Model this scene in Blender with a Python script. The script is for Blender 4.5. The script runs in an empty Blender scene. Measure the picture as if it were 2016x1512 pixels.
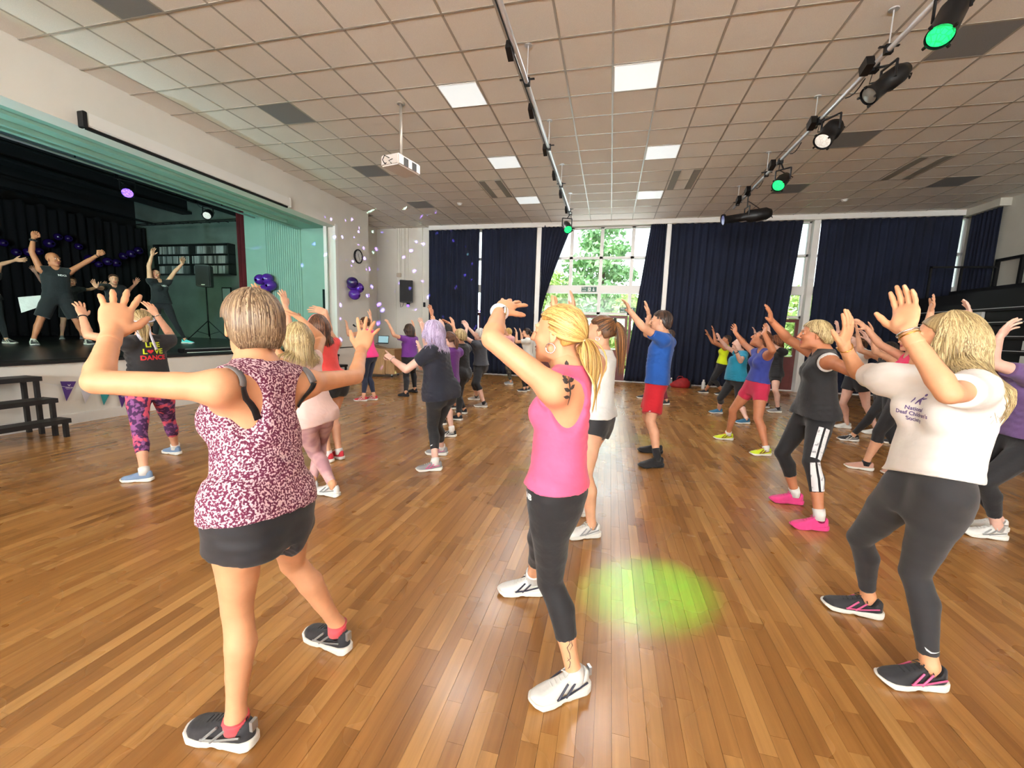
import bpy, bmesh, math, random
import numpy as np
from mathutils import Vector, Matrix
random.seed(7)
S = bpy.context.scene
COL = S.collection
# ------------------------------------------------------------------ camera
def srgb(r, g=None, b=None):
    if g is None: r, g, b = r
    f = lambda c: (c / 255 / 12.92) if c / 255 <= .04045 else ((c / 255 + .055) / 1.055) ** 2.4
    return (f(r), f(g), f(b), 1.0)
CAM_H = 1.479
def cam_basis():
    rx, ry, rz = (math.radians(a) for a in (-7.4037, -1.7679, 13.2042))
    m = Matrix.Rotation(rz, 3, 'Z') @ Matrix.Rotation(rx, 3, 'X') @ Matrix.Rotation(ry, 3, 'Y')
    return m
CB = cam_basis()
cd = bpy.data.cameras.new('camera'); cam = bpy.data.objects.new('camera', cd); COL.objects.link(cam)
cd.sensor_width = 36; cd.lens = 805.0 * 36 / 2016; cd.clip_start = .05; cd.clip_end = 300
mw = Matrix((CB.col[0], CB.col[2], -CB.col[1])).transposed().to_4x4(); mw.translation = (0, 0, CAM_H)
cam.matrix_world = mw
S.camera = cam
def to_pixel(p):
    c = CB.transposed() @ (Vector(p) - Vector((0, 0, CAM_H)))
    if c.y < .05: return None
    return 1008 + 805 * c.x / c.y, 756 - 805 * c.z / c.y, c.y
# ------------------------------------------------------------------ view, world, daylight
S.view_settings.view_transform = 'Standard'; S.view_settings.look = 'None'
S.view_settings.gamma = 1.0; S.view_settings.use_curve_mapping = False
S.view_settings.exposure = 0.16
S.cycles.max_bounces = 5; S.cycles.diffuse_bounces = 3; S.cycles.glossy_bounces = 3; S.cycles.transmission_bounces = 6
S.cycles.sample_clamp_indirect = 6.0; S.cycles.use_light_tree = False
S.cycles.use_adaptive_sampling = True; S.cycles.adaptive_threshold = .2; S.cycles.adaptive_min_samples = 16; S.cycles.caustics_reflective = False; S.cycles.caustics_refractive = False
try: S.cycles.use_denoising = True
except Exception: pass
W = bpy.data.worlds.new('sky'); S.world = W; W.use_nodes = True
bg = W.node_tree.nodes['Background']; bg.inputs[0].default_value = (.86, .93, 1.0, 1); bg.inputs[1].default_value = 4.0
def lamp(name, kind, loc, energy, color=(1, 1, 1), aim=None, **kw):
    d = bpy.data.lights.new(name, kind); d.energy = energy; d.color = color
    for k, v in kw.items(): setattr(d, k, v)
    o = bpy.data.objects.new(name, d); COL.objects.link(o); o.location = loc
    if aim is not None:
        o.rotation_euler = (Vector(aim) - Vector(loc)).to_track_quat('-Z', 'Y').to_euler()
    return o
lamp('sun', 'SUN', (0, 0, 30), 5.0, (1, .97, .9), aim=(.62 * 10, .28 * 10, 30 - 7.3), angle=.02)
# daylight through the windows of the rear wall (behind the camera) and the open bay of the window wall, plus an added ceiling uplight
lamp('rear_window_daylight', 'AREA', (-.6, -8.82, 2.75), 520, (.98, .99, 1.0), aim=(-.6, 0, 2.2), shape='RECTANGLE', size=12.2, size_y=3.3)
lamp('rear_window_ground_glow', 'AREA', (-.8, -8.72, 2.2), 3000, (1, .99, .975), aim=(-.8, 0, 20), shape='RECTANGLE', size=12.0, size_y=2.2)   # added lamp shining up to brighten the ceiling, not a source of the hall
lamp('open_bay_daylight', 'AREA', (-.35, 13.45, 2.5), 150, (.88, .95, 1.0), aim=(-.35, 0, .6), shape='RECTANGLE', size=3.2, size_y=4.0)
# ------------------------------------------------------------------ materials
MATS = {}
def rgba(c): return srgb(*c) if len(c) == 3 and max(c) > 1.0 else (tuple(c) + (1,))[:4]
def mat(name, color, rough=.6, metal=0., noise=None, bump=None, emit=None, spec=None, coat=None, alpha=None, trans=None, sheen=None, color2=None, stretch=None):
    """noise=(scale, amount) varies the colour; bump=(scale, strength, distance)."""
    if name in MATS: return MATS[name]
    m = bpy.data.materials.new(name); m.use_nodes = True; MATS[name] = m
    nt = m.node_tree; b = nt.nodes['Principled BSDF']; c = rgba(color)
    b.inputs['Base Color'].default_value = c; b.inputs['Roughness'].default_value = rough; b.inputs['Metallic'].default_value = metal
    if spec is not None: b.inputs['Specular IOR Level'].default_value = spec
    if coat is not None: b.inputs['Coat Weight'].default_value = coat; b.inputs['Coat Roughness'].default_value = .15
    if trans is not None: b.inputs['Transmission Weight'].default_value = trans
    if sheen is not None: b.inputs['Sheen Weight'].default_value = sheen; b.inputs['Sheen Roughness'].default_value = .5
    if emit is not None:
        b.inputs['Emission Color'].default_value = rgba(emit[0]); b.inputs['Emission Strength'].default_value = emit[1]
    co = None
    if noise or bump:
        tc = nt.nodes.new('ShaderNodeTexCoord'); co = tc.outputs['Object']
        if stretch:
            mp = nt.nodes.new('ShaderNodeMapping'); mp.inputs['Scale'].default_value = stretch
            nt.links.new(co, mp.inputs['Vector']); co = mp.outputs['Vector']
    if noise:
        n = nt.nodes.new('ShaderNodeTexNoise'); n.inputs['Scale'].default_value = noise[0]; n.inputs['Detail'].default_value = 4
        nt.links.new(co, n.inputs['Vector'])
        r = nt.nodes.new('ShaderNodeValToRGB')
        a = noise[1]; c2 = rgba(color2) if color2 else tuple(min(1, x * (1 + a)) for x in c[:3]) + (1,)
        c1 = c if color2 else tuple(x * (1 - a) for x in c[:3]) + (1,)
        r.color_ramp.elements[0].color = c1; r.color_ramp.elements[1].color = c2
        r.color_ramp.elements[0].position = .35; r.color_ramp.elements[1].position = .65
        nt.links.new(n.outputs['Fac'], r.inputs['Fac']); nt.links.new(r.outputs['Color'], b.inputs['Base Color'])
    if bump:
        n2 = nt.nodes.new('ShaderNodeTexNoise'); n2.inputs['Scale'].default_value = bump[0]; n2.inputs['Detail'].default_value = 3
        nt.links.new(co, n2.inputs['Vector'])
        bp = nt.nodes.new('ShaderNodeBump'); bp.inputs['Strength'].default_value = bump[1]; bp.inputs['Distance'].default_value = bump[2] if len(bump) > 2 else .01
        nt.links.new(n2.outputs['Fac'], bp.inputs['Height']); nt.links.new(bp.outputs['Normal'], b.inputs['Normal'])
    return m
# ------------------------------------------------------------------ mesh building
def link(name, me, mats, parent=None, smooth=False):
    o = bpy.data.objects.new(name, me); COL.objects.link(o)
    for m in (mats if isinstance(mats, (list, tuple)) else [mats]):
        if len(me.materials) < (len(mats) if isinstance(mats, (list, tuple)) else 1): me.materials.append(m)
    if parent is not None: o.parent = parent
    if smooth: me.shade_smooth()
    return o
def tag(o, label=None, cat=None, group=None, kind=None):
    for k, v in (('label', label), ('category', cat), ('group', group), ('kind', kind)):
        if v: o[k] = v
    return o
def empty(name, loc=(0, 0, 0), rz=0):
    o = bpy.data.objects.new(name, None); COL.objects.link(o); o.location = loc; o.rotation_euler = (0, 0, rz); o.empty_display_size = .1
    return o
class MB:
    def __init__(s): s.v = []; s.f = []; s.m = []; s.cm = 0
    def _f(s, *ids): s.f.append(ids); s.m.append(s.cm)
    def hexa(s, p):
        b = len(s.v); s.v += [tuple(q) for q in p]
        for q in ((0, 3, 2, 1), (4, 5, 6, 7), (0, 1, 5, 4), (1, 2, 6, 5), (2, 3, 7, 6), (3, 0, 4, 7)): s._f(*[b + i for i in q])
        return s
    def box(s, lo, hi):
        (a, b, c), (d, e, f) = lo, hi
        return s.hexa([(a, b, c), (d, b, c), (d, e, c), (a, e, c), (a, b, f), (d, b, f), (d, e, f), (a, e, f)])
    def obox(s, c, ax, half):
        c = Vector(c); X, Y, Z = (Vector(a) * h for a, h in zip(ax, half))
        return s.hexa([c - X - Y - Z, c + X - Y - Z, c + X + Y - Z, c - X + Y - Z, c - X - Y + Z, c + X - Y + Z, c + X + Y + Z, c - X + Y + Z])
    def quad(s, *p):
        b = len(s.v); s.v += [tuple(q) for q in p]; s._f(*range(b, b + len(p))); return s
    def tube(s, pts, r, n=8, caps=True, flat=1.0, up=None):
        pts = [Vector(p) for p in pts]; k = len(pts); rr = r if isinstance(r, (list, tuple)) else [r] * k
        b = len(s.v); N = None
        for i, p in enumerate(pts):
            t = (pts[min(i + 1, k - 1)] - pts[max(i - 1, 0)])
            t = t.normalized() if t.length > 1e-9 else Vector((0, 0, 1))
            if N is None:
                N = Vector(up) if up is not None else (Vector((0, 0, 1)) if abs(t.z) < .9 else Vector((1, 0, 0)))
            N = (N - t * N.dot(t)); N = N.normalized() if N.length > 1e-6 else t.orthogonal().normalized()
            B = t.cross(N)
            for j in range(n):
                a = 2 * math.pi * j / n
                s.v.append(tuple(p + (N * math.cos(a) * flat + B * math.sin(a)) * rr[i]))
        for i in range(k - 1):
            for j in range(n):
                s._f(b + i * n + j, b + i * n + (j + 1) % n, b + (i + 1) * n + (j + 1) % n, b + (i + 1) * n + j)
        if caps:
            s._f(*[b + j for j in range(n)][::-1]); s._f(*[b + (k - 1) * n + j for j in range(n)])
        return s
    def lathe(s, prof, o=(0, 0, 0), ax=(0, 0, 1), n=24, caps=True):
        """prof: list of (radius, height along ax)."""
        ax = Vector(ax).normalized(); o = Vector(o); N = ax.orthogonal().normalized(); B = ax.cross(N); b = len(s.v)
        for r, h in prof:
            for j in range(n):
                a = 2 * math.pi * j / n; s.v.append(tuple(o + ax * h + (N * math.cos(a) + B * math.sin(a)) * r))
        for i in range(len(prof) - 1):
            for j in range(n):
                s._f(b + i * n + j, b + i * n + (j + 1) % n, b + (i + 1) * n + (j + 1) % n, b + (i + 1) * n + j)
        if caps:
            s._f(*[b + j for j in range(n)][::-1]); s._f(*[b + (len(prof) - 1) * n + j for j in range(n)])
        return s
    def mesh(s, name):
        me = bpy.data.meshes.new(name); me.from_pydata(s.v, [], s.f)
        if any(s.m): me.polygons.foreach_set('material_index', s.m)
        me.validate(); return me
    def obj(s, name, mats, parent=None, smooth=False, bevel=0):
        me = s.mesh(name); o = link(name, me, mats, parent, smooth)
        if bevel:
            bm = bmesh.new(); bm.from_mesh(me)
            bmesh.ops.bevel(bm, geom=bm.edges[:], offset=bevel, segments=2, affect='EDGES', clamp_overlap=True)
            bm.to_mesh(me); bm.free()
        return o
def B(lo, hi): return MB().box(lo, hi)
def struct(name, mb, m, parent=None, smooth=False, label=None):
    o = mb.obj(name, m, parent, smooth)
    if parent is None: o['kind'] = 'structure'
    if label: o['label'] = label
    return o
def thing(name, label, cat, loc=(0, 0, 0), rz=0, group=None): return tag(empty(name, loc, rz), label, cat, group)
def sphere_mesh(mb, c, r, n=16, m=10, sc=(1, 1, 1)):
    b = len(mb.v); c = Vector(c)
    for i in range(m + 1):
        ph = math.pi * i / m
        for j in range(n):
            a = 2 * math.pi * j / n
            mb.v.append((c.x + r * sc[0] * math.sin(ph) * math.cos(a), c.y + r * sc[1] * math.sin(ph) * math.sin(a), c.z - r * sc[2] * math.cos(ph)))
    for i in range(m):
        for j in range(n): mb._f(b + i * n + j, b + i * n + (j + 1) % n, b + (i + 1) * n + (j + 1) % n, b + (i + 1) * n + j)
    return mb
# ------------------------------------------------------------------ room dimensions (metres)
XL, XR, YB, YF, ZC = -7.26, 8.70, 13.24, -9.0, 4.833
ZS = .8835                                     # stage floor
PT, PY = 4.085, 9.95                           # proscenium head and right jamb
M_wall = mat('painted_plaster', (226, 222, 212), .75, noise=(1.3, .03), bump=(60, .08, .004))
M_wall_r = mat('painted_block', (205, 202, 190), .8, noise=(1.5, .04))
M_white = mat('white_gloss_paint', (232, 230, 224), .4)
M_black = mat('black_metal', (20, 20, 22), .45, .3)
M_steel = mat('scaffold_aluminium', (214, 216, 218), .38, .55)
M_tile = mat('mineral_fibre_tile', (232, 226, 216), .9, noise=(160, .05), bump=(240, .25, .002))
M_grid = mat('painted_tee_bar', (168, 160, 148), .3, spec=.7)  # grey tone puts the shadow gap beside the tiles into the bars
M_diff = mat('grey_air_diffuser', (132, 134, 136), .55, noise=(400, .12))
M_panel = mat('lit_panel_diffuser', (240, 245, 245), .5, emit=((236, 246, 248), .62))
M_slot = mat('slot_grille', (150, 148, 138), .5)
# floor: strips 64.5 mm wide
def floor_material():
    m = bpy.data.materials.new('varnished_beech_strip'); m.use_nodes = True; nt = m.node_tree; b = nt.nodes['Principled BSDF']
    at = nt.nodes.new('ShaderNodeAttribute'); at.attribute_name = 'tone'
    tc = nt.nodes.new('ShaderNodeTexCoord'); mp = nt.nodes.new('ShaderNodeMapping'); mp.inputs['Scale'].default_value = (34, 1.3, 20)
    nt.links.new(tc.outputs['Object'], mp.inputs['Vector'])
    off = nt.nodes.new('ShaderNodeVectorMath'); off.operation = 'ADD'
    nt.links.new(mp.outputs['Vector'], off.inputs[0])
    sc = nt.nodes.new('ShaderNodeVectorMath'); sc.operation = 'SCALE'; sc.inputs[0].default_value = (37, 91, 53); nt.links.new(at.outputs['Fac'], sc.inputs['Scale'])
    nt.links.new(sc.outputs['Vector'], off.inputs[1])
    n = nt.nodes.new('ShaderNodeTexNoise'); n.inputs['Scale'].default_value = 1.0; n.inputs['Detail'].default_value = 5; n.inputs['Roughness'].default_value = .6
    nt.links.new(off.outputs['Vector'], n.inputs['Vector'])
    r = nt.nodes.new('ShaderNodeValToRGB'); e = r.color_ramp.elements
    e[0].position = 0; e[0].color = srgb(140, 96, 48); e[1].position = 1; e[1].color = srgb(188, 142, 84)
    e.new(.25).color = srgb(157, 110, 58); e.new(.8).color = srgb(173, 126, 70)
    nt.links.new(at.outputs['Fac'], r.inputs['Fac'])
    g = nt.nodes.new('ShaderNodeValToRGB'); g.color_ramp.elements[0].position = .3; g.color_ramp.elements[0].color = (.72, .66, .6, 1); g.color_ramp.elements[1].position = .62; g.color_ramp.elements[1].color = (1.06, 1.04, 1.02, 1)
    nt.links.new(n.outputs['Fac'], g.inputs['Fac'])
    mx = nt.nodes.new('ShaderNodeMix'); mx.data_type = 'RGBA'; mx.blend_type = 'MULTIPLY'; mx.inputs['Factor'].default_value = .8
    nt.links.new(r.outputs['Color'], mx.inputs[6]); nt.links.new(g.outputs['Color'], mx.inputs[7])
    # knots and scuffs with a shape of their own
    v = nt.nodes.new('ShaderNodeTexVoronoi'); v.inputs['Scale'].default_value = .9; nt.links.new(tc.outputs['Object'], v.inputs['Vector'])
    k = nt.nodes.new('ShaderNodeValToRGB'); k.color_ramp.elements[0].position = .006; k.color_ramp.elements[0].color = (.35, .25, .17, 1); k.color_ramp.elements[1].position = .012; k.color_ramp.elements[1].color = (1, 1, 1, 1)
    nt.links.new(v.outputs['Distance'], k.inputs['Fac'])
    mx2 = nt.nodes.new('ShaderNodeMix'); mx2.data_type = 'RGBA'; mx2.blend_type = 'MULTIPLY'; mx2.inputs['Factor'].default_value = 1
    nt.links.new(mx.outputs[2], mx2.inputs[6]); nt.links.new(k.outputs['Color'], mx2.inputs[7])
    nt.links.new(mx2.outputs[2], b.inputs['Base Color'])
    w = nt.nodes.new('ShaderNodeTexNoise'); w.inputs['Scale'].default_value = 2.2; w.inputs['Detail'].default_value = 2; nt.links.new(tc.outputs['Object'], w.inputs['Vector'])
    rr = nt.nodes.new('ShaderNodeMapRange'); rr.inputs[3].default_value = .20; rr.inputs[4].default_value = .36; nt.links.new(w.outputs['Fac'], rr.inputs[0]); nt.links.new(rr.outputs[0], b.inputs['Roughness'])
    b.inputs['Specular IOR Level'].default_value = .5; b.inputs['Coat Weight'].default_value = .25; b.inputs['Coat Roughness'].default_value = .2
    return m
M_floor = floor_material()
M_sub = mat('dark_subfloor', (74, 44, 22), .7)
floor = struct('floor', B((XL - .9, YF, -.12), (XR, YB, -.014)), M_sub, label='varnished beech strip floor of the hall')
def strips():
    rnd = random.Random(3); w = .0645; out = []
    nx = int((XR + 7.3) / w)
    for i in range(nx):
        x = -7.26 + i * w; y = YF + rnd.random() * .5
        gap = .0009 if i % 2 == 0 else .0004
        while y < YB:
            L = rnd.choice((.4, .5, .6, .7, .8, .95))
            y2 = min(y + L, YB); out.append((x + gap, y + .0004, x + w - .0003, y2 - .0004, rnd.random(), rnd.uniform(-.0002, .0001))); y = y2
    return out
def add_tone(me, tones):
    a = me.attributes.new('tone', 'FLOAT', 'FACE'); a.data.foreach_set('value', tones)
def strip_mesh(lst, name):
    mb = MB(); tones = []
    for (a, b, c, d, t, dz) in lst:
        if b > 6.2: mb.quad((a - .0004, b - .0004, 0), (c + .0004, b - .0004, 0), (c + .0004, d + .0004, 0), (a - .0004, d + .0004, 0)); tones.append(t); continue   # too far off to tell the joints
        mb.box((a, b, -.014), (c, d, dz)); tones += [t] * 6
    me = mb.mesh(name); add_tone(me, tones); return me
near, far = [], []
for s in strips():
    cx, cy = (s[0] + s[2]) / 2, (s[1] + s[3]) / 2
    q = to_pixel((cx, cy, 0))
    if q and -120 < q[0] < 2140 and -100 < q[1] < 1640: near.append((q[2], s))
    elif cy > -2.5 or True: far.append(s)
near.sort(key=lambda t: t[0])
for d, s in near[:300]: link('plank', strip_mesh([s], 'plank'), M_floor, floor)
o = link('plank_field', strip_mesh([s for d, s in near[300:]] + far, 'plank_field'), M_floor, floor); o['kind'] = 'stuff'
# ceiling tiles
ceiling = struct('ceiling', B((XL - .9, YF, ZC + .06), (XR, YB, ZC + .2)), M_wall, label='suspended ceiling of square mineral tiles')
GX = lambda i: (i - 5.2833) * .6
GY = lambda j: (j + 6.5569) * .6
LIGHT = {(1, 3), (1, 7), (1, 11), (5, 3), (6, 7), (6, 11), (1, -1), (6, -1), (1, -5), (6, -5)}
DARK = {(-4, 3), (-4, 7), (-4, 11), (-4, -1), (11, 3), (11, 7), (11, 11), (16, 11), (16, 7), (16, 3), (11, -1)}
SLOT = {(0, 9), (0, 10), (7, 9), (7, 10), (14, 9), (14, 10)}
def cell(i, j):
    x0, x1, y0, y1 = max(GX(i), XL - (.9 if GY(j) > 11.3 else 0)), min(GX(i + 1), XR), max(GY(j), YF), min(GY(j + 1), YB)
    return x0, x1, y0, y1
def tile_mb(mb, x0, x1, y0, y1, z=ZC):
    g = .013
    mb.hexa([(x0 + g, y0 + g, z), (x0 + g, y1 - g, z), (x1 - g, y1 - g, z), (x1 - g, y0 + g, z), (x0 + .004, y0 + .004, z + .02), (x0 + .004, y1 - .004, z + .02), (x1 - .004, y1 - .004, z + .02), (x1 - .004, y0 + .004, z + .02)])
    return mb
seen, rest, mbr = [], [], MB()
for i in range(-9 - 5, 25):
    for j in range(-22, 17):
        x0, x1, y0, y1 = cell(i, j)
        if x1 - x0 < .05 or y1 - y0 < .05 or (i, j) in LIGHT or (i, j) in SLOT: continue
        q = to_pixel(((x0 + x1) / 2, (y0 + y1) / 2, ZC)); vis = q and -150 < q[0] < 2160 and -150 < q[1] < 1500
        if (i, j) in DARK:
            link('diffuser_tile', tile_mb(MB(), x0, x1, y0, y1, ZC - .004).mesh('diffuser_tile'), M_diff, ceiling); continue
        (seen if vis else rest).append((q[2] if q else 99, (x0, x1, y0, y1)))
seen.sort(key=lambda t: t[0])
for d, c in seen[:290]: link('ceiling_tile', tile_mb(MB(), *c).mesh('ceiling_tile'), M_tile, ceiling)
for d, c in seen[290:] + rest: tile_mb(mbr, *c)
o = mbr.obj('ceiling_tile_field', M_tile, ceiling); o['kind'] = 'stuff'
mb = MB()
for i in range(-14, 25):
    x = GX(i)
    if x > XR: continue
    ya = 11.42 if x < XL else YF
    if x < XL - .85: continue
    mb.box((x - .012, ya, ZC - .005), (x + .012, YB, ZC + .03))
for j in range(-22, 17):
    y = GY(j)
    if YF < y < YB:
        mb.box((XL if y < 11.42 else XL - .85, y - .012, ZC - .0052), (XR, y + .012, ZC + .03))
mb.obj('tee_grid', M_grid, ceiling)
for k, (i, j) in enumerate(sorted(LIGHT)):
    x0, x1, y0, y1 = cell(i, j)
    if j < 0: lab = 'square lit ceiling panel over the %s end of the hall, on the %s' % ({-1: 'near', -5: 'rear', -9: 'far rear', -13: 'farthest rear'}[j], 'stage side' if i == 1 else 'bleacher side')
    else: lab = {(1, 3): 'square lit ceiling panel nearest the projector pole', (1, 7): 'second lit ceiling panel between projector and left lighting bar', (1, 11): 'farthest lit ceiling panel left of the aluminium lighting bar', (5, 3): 'largest lit ceiling panel between the two lighting bars', (6, 7): 'middle lit ceiling panel in the row right of the left lighting bar', (6, 11): 'small lit ceiling panel nearest the open window bay'}[(i, j)]
    t = thing('ceiling_light', lab, 'ceiling light', ((x0 + x1) / 2, (y0 + y1) / 2, ZC - .006), group='square ceiling light panels')
    hx, hy = (x1 - x0) / 2 - .013, (y1 - y0) / 2 - .013
    MB().box((-hx + .012, -hy + .012, -.002), (hx - .012, hy - .012, .03)).obj('diffuser', M_panel, t)
    f = MB()
    for a, b_ in (((-hx, -hy), (hx, -hy + .012)), ((-hx, hy - .012), (hx, hy)), ((-hx, -hy + .012), (-hx + .012, hy - .012)), ((hx - .012, -hy + .012), (hx, hy - .012))): f.box((a[0], a[1], -.004), (b_[0], b_[1], .03))
    f.obj('frame', M_white, t)
    if j > 0: lamp('ceiling_panel_light', 'AREA', ((x0 + x1) / 2, (y0 + y1) / 2, ZC - .012), 36, (1, .985, .97), aim=((x0 + x1) / 2, (y0 + y1) / 2, 0), shape='SQUARE', size=.55)
for k, i in enumerate((0, 7, 14)):
    t = thing('air_vent', ('slotted air vent in the ceiling left of the lighting bar end', 'slotted air vent in the ceiling between the two lighting bars', 'slotted air vent in the ceiling near the right wall')[k], 'air vent', (GX(i + .5), GY(10), ZC), group='two-slot ceiling air vents')
    MB().box((-.29, -.59, -.002), (.29, .59, .03)).obj('vent_plate', M_tile, t)
    for x in (-.19, .19):
        MB().box((x - .07, -.57, -.012), (x + .07, .57, -.003)).obj('slot', M_slot, t)
# walls --------------------------------------------------------------
wl = MB()
wl.box((XL - .32, YF, PT), (XL, PY, ZC + .1))                      # head over the stage opening
wl.box((XL - .32, PY, ZS), (XL, 11.42, ZC + .1))                   # right pier
wl.box((XL - .32, YF, 0), (XL, 11.42, ZS - .03))                   # stage front
wl.box((XL - .32, YF, ZS - .03), (XL, -2.0, PT))
struct('wall_left', wl, M_wall, label='white wall with the stage opening')
jb = MB(); jb.box((XL - .06, PY - .10, ZS), (XL + .012, PY, PT + .05)); jb.box((XL - .34, PY - .12, ZS), (XL - .25, PY - .1, PT))
struct('trim_1', jb, M_white)
struct('baseboard_left', B((XL, YF, 0), (XL + .018, 11.42, .14)), M_white)
struct('trim_2', B((XL - .36, -2, ZS - .03), (XL + .03, PY, ZS + .004)), mat('black_stage_edge', (14, 14, 16), .5))
wb = MB(); wb.box((-8.2, YB, 0), (-6.05, YB + .2, ZC + .1)); wb.box((-6.05, YB, 4.72), (XR, YB + .2, ZC + .1)); wb.box((-6.05, YB + .02, 0), (XR, YB + .16, .03))
struct('wall_back', wb, M_wall)
struct('wall_recess', MB().box((-8.3, 11.0, 0), (-8.1, YB + .2, ZC + .1)).box((-8.1, 11.0, 0), (XL - .32, 11.2, ZC + .1)), M_wall)
struct('wall_right', B((XR, YF, 0), (XR + .2, YB + .2, ZC + .1)), M_wall_r)
rw = MB(); xs = [-7.6]
for x in (-5.2, -1.9, 1.4, 4.7): xs += [x - 1.35, x + 1.35]
xs.append(XR + .1)
for a, b_ in zip(xs[::2], xs[1::2]): rw.box((a, YF - .2, 0), (b_, YF, ZC + .1))
for x in (-5.2, -1.9, 1.4, 4.7): rw.box((x - 1.35, YF - .2, 0), (x + 1.35, YF, 1.0)); rw.box((x - 1.35, YF - .2, 3.7), (x + 1.35, YF, ZC + .1))
struct('wall_rear', rw, M_wall)
M_glass = mat('window_glass', (250, 255, 255), .02, trans=1.0, spec=.5)
def glass_material():
    m = bpy.data.materials.new('thin_window_pane'); m.use_nodes = True; nt = m.node_tree; nt.nodes.clear()
    o = nt.nodes.new('ShaderNodeOutputMaterial'); t = nt.nodes.new('ShaderNodeBsdfTransparent'); t.inputs[0].default_value = (.93, .97, .96, 1)
    g = nt.nodes.new('ShaderNodeBsdfGlossy'); g.inputs['Roughness'].default_value = .03; fr = nt.nodes.new('ShaderNodeFresnel'); fr.inputs[0].default_value = 1.45
    mx = nt.nodes.new('ShaderNodeMixShader'); nt.links.new(fr.outputs[0], mx.inputs[0]); nt.links.new(t.outputs[0], mx.inputs[1]); nt.links.new(g.outputs[0], mx.inputs[2]); nt.links.new(mx.outputs[0], o.inputs[0])
    return m
M_pane = glass_material()
for k, x in enumerate((-5.2, -1.9, 1.4, 4.7)):
    f = MB()
    for a in (-1.35, -.04, 1.29): f.box((x + a, YF - .12, 1.0), (x + a + .06, YF - .05, 4.5))
    for z in (1.0, 2.8, 4.44): f.box((x - 1.35, YF - .12, z), (x + 1.35, YF - .05, z + .06))
    w = struct('window_%d' % (k + 5), f, M_white)
    MB().box((x - 1.33, YF - .09, 1.0), (x + 1.33, YF - .085, 4.5)).obj('pane', M_pane, w)
# window wall: four bays, four lights wide
M_frame = mat('window_frame_paint', (222, 220, 216), .45)
M_redwood = mat('dark_red_door_paint', (98, 38, 36), .45, noise=(9, .1))
BAYS = ((-6.05, -2.41), (-2.25, 1.43), (1.55, 5.19), (5.34, 8.70))
ZT = ((3.76, 3.83), (2.72, 2.96), (2.07, 2.14))
for k, (a, b_) in enumerate(BAYS):
    f = MB(); w4 = (b_ - a) / 4; y0, y1 = YB + .02, YB + .12
    for q in range(5):
        x = a + q * w4; hw = .05
        f.box((max(a, x - hw), y0, 2.05), (min(b_, x + hw), y1, 4.74))
    for z0, z1 in ZT: f.box((a, y0 - (.03 if z1 - z0 > .1 else 0), z0), (b_, y1 + .02, z1))
    f.box((a, y0, 4.66), (b_, y1, 4.74))
    w = struct('window_%d' % (k + 1), f, M_frame)
    for q in range(4):
        for z0, z1 in ((3.83, 4.66), (2.96, 3.76), (2.14, 2.72)):
            MB().box((a + q * w4 + .05, y0 + .04, z0), (a + (q + 1) * w4 - .05, y0 + .046, z1)).obj('pane', M_pane, w)
    # glazed doors under the transom
    for q in range(4):
        x0, x1 = a + q * w4 + .02, a + (q + 1) * w4 - .02
        d = MB()
        d.box((x0, y0, .03), (x0 + .075, y1 - .03, 2.05)); d.box((x1 - .075, y0, .03), (x1, y1 - .03, 2.05)); d.box((x0 + .075, y0, 1.96), (x1 - .075, y1 - .03, 2.05))
        d.box((x0 + .075, y0 + .01, .03), (x1 - .075, y1 - .04, .90)); d.box((x0 + .075, y0, .90), (x1 - .075, y1 - .03, .98))
        dr = struct('door_%d' % (k * 4 + q + 1), d, M_redwood)
        MB().box((x0 + .075, y0 + .03, .98), (x1 - .075, y0 + .036, 1.96)).obj('pane', M_pane, dr)
        MB().box((x0 + .09, y0 - .045, 1.0), (x1 - .09, y0 - .02, 1.03)).obj('push_bar', M_steel, dr)
for k, (a, b_) in enumerate(((-2.41, -2.25), (1.43, 1.55), (5.19, 5.34))):
    struct('trim_%d' % (k + 3), B((a, YB - .16, 0), (b_, YB + .2, 4.73)), M_white)
struct('trim_6', B((-6.05, YB - .22, 4.70), (XR, YB + .02, ZC)), M_white)
struct('trim_7', B((XR - .22, 12.1, 4.66), (XR, YB - .2, ZC)), M_wall_r)
# recess doors and cupboard fronts behind the left pier
d = MB().box((-8.1, 11.95, .02), (-8.06, 12.9, 3.2)); dd = struct('door_20', d, M_wall)
MB().box((-8.055, 12.75, 1.0), (-8.02, 12.79, 1.35)).obj('door_handle', M_steel, dd)
d = MB().box((-8.05, YB - .03, .02), (-7.36, YB, 3.04)); dd = struct('door_21', d, M_wall)
MB().box((-7.98, YB - .07, 1.6), (-7.95, YB - .03, 1.95)).obj('door_handle', M_steel, dd)
mb = MB()
for x in (-7.22, -7.16, -7.06, -7.02): mb.box((x, YB - .03, 3.1), (x + .022, YB, ZC))
mb.box((-6.42, YB - .04, .1), (-6.36, YB, ZC)); mb.box((-7.36, YB - .02, 3.03), (-7.3, YB, ZC)); mb.box((-6.9, YB - .025, 3.1), (-6.88, YB, ZC))
struct('trim_8', mb, M_wall)
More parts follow.
